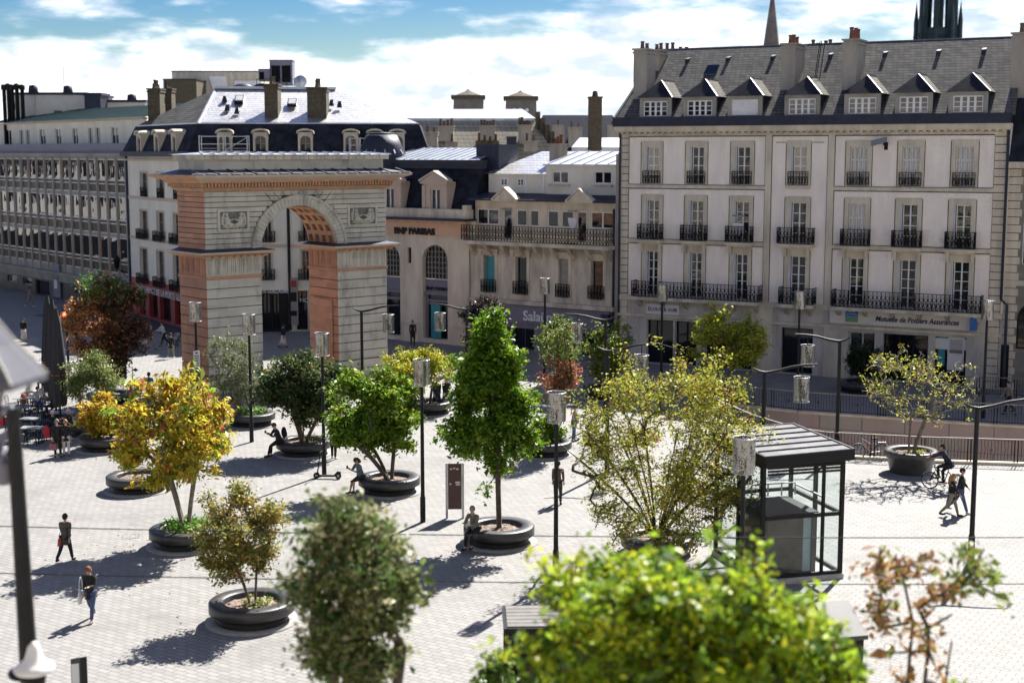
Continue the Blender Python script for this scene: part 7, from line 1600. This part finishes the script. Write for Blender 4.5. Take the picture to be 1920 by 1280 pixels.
p,Mo,J=person('woman in a black hoodie and blue jeans walking with a white shoulder bag',*at(172,1163),-10,'walkphone',blk,jean,hre,brn,1.66,headtilt=24); phone('dark phone in the hand of the woman in the black hoodie',J['hand']['L']); bag('white tote bag on the shoulder of the woman in the black hoodie',J['sh']['R']+Vector((-.10,-.02,-.02)),whb,.34,.36,.08,R(80),.42)
p,Mo,J=person('person in a loose grey top and dark trousers walking away with a red bag',*at(124,1053),170,'walk2',gry,nav,hbl,blk,1.64,longcoat=.10); bag('red bag at the hip of the person in the loose grey top',J['sh']['L']+Vector((-.22,0,0)) if False else J['wr']['R']+Vector((-.30,.05,.22)),redb,.3,.26,.1,R(70),.2)
p,Mo,J=person('person in a black coat holding a pink handbag beside the little yellow tree',*at(109,856),25,'stand',blk,blk,hgr,blk,1.68,longcoat=.12); bag('pink handbag held by the person in the black coat',J['hand']['R'],pinkb,.36,.28,.12,0,.16)
p,Mo,J=person('person with fair hair, black jacket and pale trousers carrying a yellow bag',*at(125,855),-165,'stand',blk,wht,hbd,brn,1.64); bag('yellow orange bag carried by the person in pale trousers',J['hand']['L'],orab,.34,.24,.14,R(20),.16)
sx,sy=pP6; p,Mo,J=person('man in a dark vest and backpack sitting on the maple planter looking at a phone',sx-.98,sy-.62,-62,'sitphone',dkg,blk,hbr,blk,1.80,seat=.62,headtilt=20); phone('phone held by the man sitting on the maple planter',J['hand']['R'])
o=empty('backpack',tuple(J['chest']+Vector((.10,.06,-.25))),R(-62),'black backpack on the back of the man on the maple planter','backpack'); mb=MB(); mb.ball((0,0,.22),(.17,.12,.26),12); mb.build('pack',blk,o); mb=MB(); mb.ball((0,.09,.14),(.12,.06,.13),10); mb.build('pocket',dkg,o)
sx,sy=pP7; p,Mo,J=person('person with a denim jacket and bare legs sitting on a planter with a phone',sx-1.08,sy-.35,-55,'sitphone',jeanL,dkg,hbr,brn,1.68,seat=.62,headtilt=24,bare=True,hairlen=.12); phone('phone held by the person in the denim jacket',J['hand']['R'])
sx,sy=pP10; p,Mo,J=person('grey haired man in a pale olive jacket sitting on the planter of tall green tree',sx-.82,sy-.82,-28,'sit',olv,blk,hgr,blk,1.76,seat=.62,headtilt=10,longcoat=.10,slim=1.1)
p,Mo,J=person('dark haired person in white top and black trousers standing behind a lamp pole',*at(626,860),150,'stand',wht,blk,hbl,wht,1.70,hairlen=.35)
p,Mo,J=person('bald man in a navy jacket striding beside another man',*at(819,771),20,'walk',nav,nav,M_skin,blk,1.80); p,Mo,J=person('man in a black sweater and beige trousers striding beside the man in navy',*at(837,769),20,'walk',blk,bei,hbl,blk,1.80)
p,Mo,J=person('woman in a beige jacket and jeans standing with a shoulder bag',*at(1076,827),90,'phone',bei,jean,hbr,blk,1.70); bag('tan shoulder bag of the woman in the beige jacket',J['wr']['L']+Vector((-.22,-.2,.15)),khk,.3,.26,.1,R(70),.2)
p,Mo,J=person('person in a brown top half hidden behind the lamp pole near the green tree',*at(1046,945),170,'stand',brn,dkg,hbl,blk,1.68)
p,Mo,J=person('woman in a black top and long white skirt walking behind the arch',*at(531,652),160,'walk2',blk,wht,hbl,blk,1.70,skirt=True)
p,Mo,J=person('person in a black jacket and pale wide trousers walking toward the gate',*at(321,672),180,'walk2',blk,khk,hbr,wht,1.70)
p,Mo,J=person('parent in a white jacket pushing a stroller near the gate',*at(308,648),-50,'push',wht,blk,hbl,blk,1.72)
sx,sy=at(331,650); o=empty('stroller',(sx,sy,0),R(-40),'grey baby stroller pushed by the parent in white','stroller'); mb=MB(); mb.tube([(-.22,-.3,.18),(-.22,.3,.95)],.02,6); mb.tube([(.22,-.3,.18),(.22,.3,.95)],.02,6); mb.bar((-.22,.3,.95),(.22,.3,.95),.03); mb.tube([(-.22,.3,.18),(-.22,-.1,.6)],.02,6); mb.tube([(.22,.3,.18),(.22,-.1,.6)],.02,6); mb.build('frame',M_black,o); mb=MB(); mb.ball((0,-.05,.55),(.24,.36,.22),10); mb.ball((0,.12,.82),(.25,.24,.2),10); mb.build('seat_pod',stp,o)
for X in (-.24,.24):
    for Y in (-.3,.3): mb=MB(); mb.torus((X,Y,.1),.085,.025,'X',16,5); mb.build('wheel',M_black,o)
p,Mo,J=person('person in a dark top walking beside the red autumn tree',*at(283,655),70,'walk',dkg,khk,hgr,blk,1.68); p,Mo,J=person('person in a brown jacket close to the red autumn tree',*at(274,652),60,'walk2',brn,wht,hbr,blk,1.66)
p,Mo,J=person('person in a black coat standing in the shade before the bank',*at(774,647),175,'stand',blk,blk,hgr,blk,1.74,longcoat=.3)
p,Mo,J=person('person in a long black coat and pale skirt in the shaded street',*at(45,640),30,'walk',blk,wht,hbl,blk,1.70,skirt=True,longcoat=.15); p,Mo,J=person('person in a patterned shirt and grey trousers walking far off by the offices',*at(56,575),100,'walk',stp,khk,hbl,wht,1.72)
p,Mo,J=person('person in a red jacket behind the traffic light',*at(119,622),60,'stand',redc,blk,hbl,blk,1.68); p,Mo,J=person('person in black with a bag behind the closed parasols',*at(106,612),80,'walk',blk,blk,hgr,blk,1.7)
p,Mo,J=person('person in a blue grey jacket carrying a pack behind the yellow berry tree',*at(280,755),170,'walk',bl,nav,hbr,blk,1.68)
p,Mo,J=person('person in a white shirt and jeans half hidden behind the blurred green tree',*at(645,1048),165,'walk',wht,jean,hbl,blk,1.74)
p,Mo,J=person('person in a dark coat walking behind the railing in the shade',*at(1890,775),-80,'walk',khk,blk,hbr,blk,1.72)
p,Mo,J=person('blonde woman in a black coat and grey trousers walking beside a companion',*at(1783,968),75,'walk',blk,khk,hbd,blk,1.66,hairlen=.25); bag('black bag hanging beside the blonde woman in the black coat',J['hand']['L'],blk,.3,.34,.12,R(60),.12)
p,Mo,J=person('person in a black sweater and blue jeans walking beside the blonde woman',*at(1799,962),75,'walk2',blk,jean,hbl,wht,1.76)
# cyclist
cx,cy=at(1752,918); bz=R(-28); bicycle('dark bicycle ridden past the tall planter',cx+.35,cy,bz,M_black)
fd=Vector((-cos(bz),-sin(bz),0)); px_=Vector((cx+.35,cy,0))-fd*.20
p,Mo,J=person('cyclist in a black jacket and helmet riding past the tall planter',px_.x,px_.y,-90+math.degrees(bz),'ride',nav,blk,hbl,blk,1.76,seat=1.0,headtilt=-14)
# seated cafe guests
for i,(px,py,face,top,leg,hr,lab,bd) in enumerate([(97,822,55,nav,nav,hwh,'white haired woman in a navy top sitting at a cafe table',False),(136,818,-95,dkg,nav,hwh,'white bearded man in a grey shirt sitting at a cafe table',True),(70,772,40,wht,jean,hbr,'person in a white shirt sitting with their back to the square',False),(84,765,-150,bei,jean,hbl,'person in a pale top facing the square at the cafe',False),(103,778,-60,brn,nav,hbl,'person in a brown top sitting before the cafe counter',False),(62,712,20,wht,nav,hbl,'dark haired guest in white at the far cafe table',False),(122,708,-40,wht,nav,hwh,'guest in a white shirt at the sunny far cafe table',False),(78,730,10,blk,blk,hbl,'guest in black sitting between the far cafe tables',False)]):
    person(lab,*at(px,py),face,'sitlow',top,leg,hr,blk,1.68,seat=.47,headtilt=8,beard=bd)
# ================================================================ houses across the square, seen mirrored in the windows
def mirror_house(label,x0,x1,y,h,m,seed):
    o=empty('out_of_view_house',(x1,y,0),PI,label,'house'); W_=x1-x0; hs=[]; n=int(W_/3.2); fl=int(h/3.8)
    for f in range(fl):
        for q in range(n): u=W_*(q+.5)/n; hs.append((u-.6,u+.6,1.0+f*3.8,3.2+f*3.8))
    mb=MB(); wallgrid(mb,0,W_,0,h,hs,depth=.3); mb.quad((0,0,h),(W_,0,h),(W_,12,h+.1),(0,12,h+.1)); mb.quad((0,0,0),(0,12,0),(0,12,h),(0,0,h)); mb.quad((W_,0,0),(W_,12,0),(W_,12,h),(W_,0,h)); mb.build('wall',m,o)
    mb=MB(); mb.hexa([(-.2,-.4,h+.1),(W_+.2,-.4,h+.1),(W_+.2,12,h+.1),(-.2,12,h+.1)],[(1,3,h+4),(W_-1,3,h+4),(W_-1,9,h+4),(1,9,h+4)]); mb.build('roof',M_slatedark,o)
    for (a,b,c,d) in hs: pass
    mb=MB(); mb.quad((.1,.31,.1),(W_-.1,.31,.1),(W_-.1,.31,h-.1),(.1,.31,h-.1)); mb.build('dark_rooms',M_interior,o)
for x0,x1,y,h,lab in ((-110,-62,4,17,'cream houses across the square mirrored in the office windows'),(-61.5,-36,-3,19,'pale stone house across the square mirrored in the office windows'),(-35.5,-9,-3.5,17,'tall cream house beside the viewpoint across the square'),(-8.5,22,-3.5,19,'cream house holding the balcony viewpoint'),(22.5,60,-2,17,'long cream house across the square beyond the sapling')): mirror_house(lab,x0,x1,y,h,mat('opposite_render',(.50,.45,.37),.9,.15,1) if 'opposite_render' not in MATS else MATS['opposite_render'],1)

o=empty('out_of_view_house',(-88,125,0),PI/2,'unseen white house added along the side street to mirror in office windows','house'); ro=random.Random(3); hs=[]
for q in range(17):
    for f in range(3): hs.append((2+4.4*q+ro.uniform(-.6,.6),3.6+4.4*q+ro.uniform(0,1.2),3.6+3.4*f,5.7+3.4*f))
mb=MB(); wallgrid(mb,0,76,3.2,12,hs,depth=.3); mb.build('wall',M_white,o); mb=MB(); mb.quad((.1,.31,0),(75.9,.31,0),(75.9,.31,11.9),(.1,.31,11.9)); mb.quad((0,-.01,0),(76,-.01,0),(76,-.01,3.2),(0,-.01,3.2)); mb.build('dark_rooms',M_interior,o)  # unseen front, its pale and dark bands shaped for the window reflections
mb=MB(); mb.quad((0,-.2,12),(76,-.2,12),(76,3,15.5),(0,3,15.5)); mb.quad((0,3,15.5),(76,3,15.5),(76,10,15.6),(0,10,15.6)); mb.build('roof',M_slatedark,o)
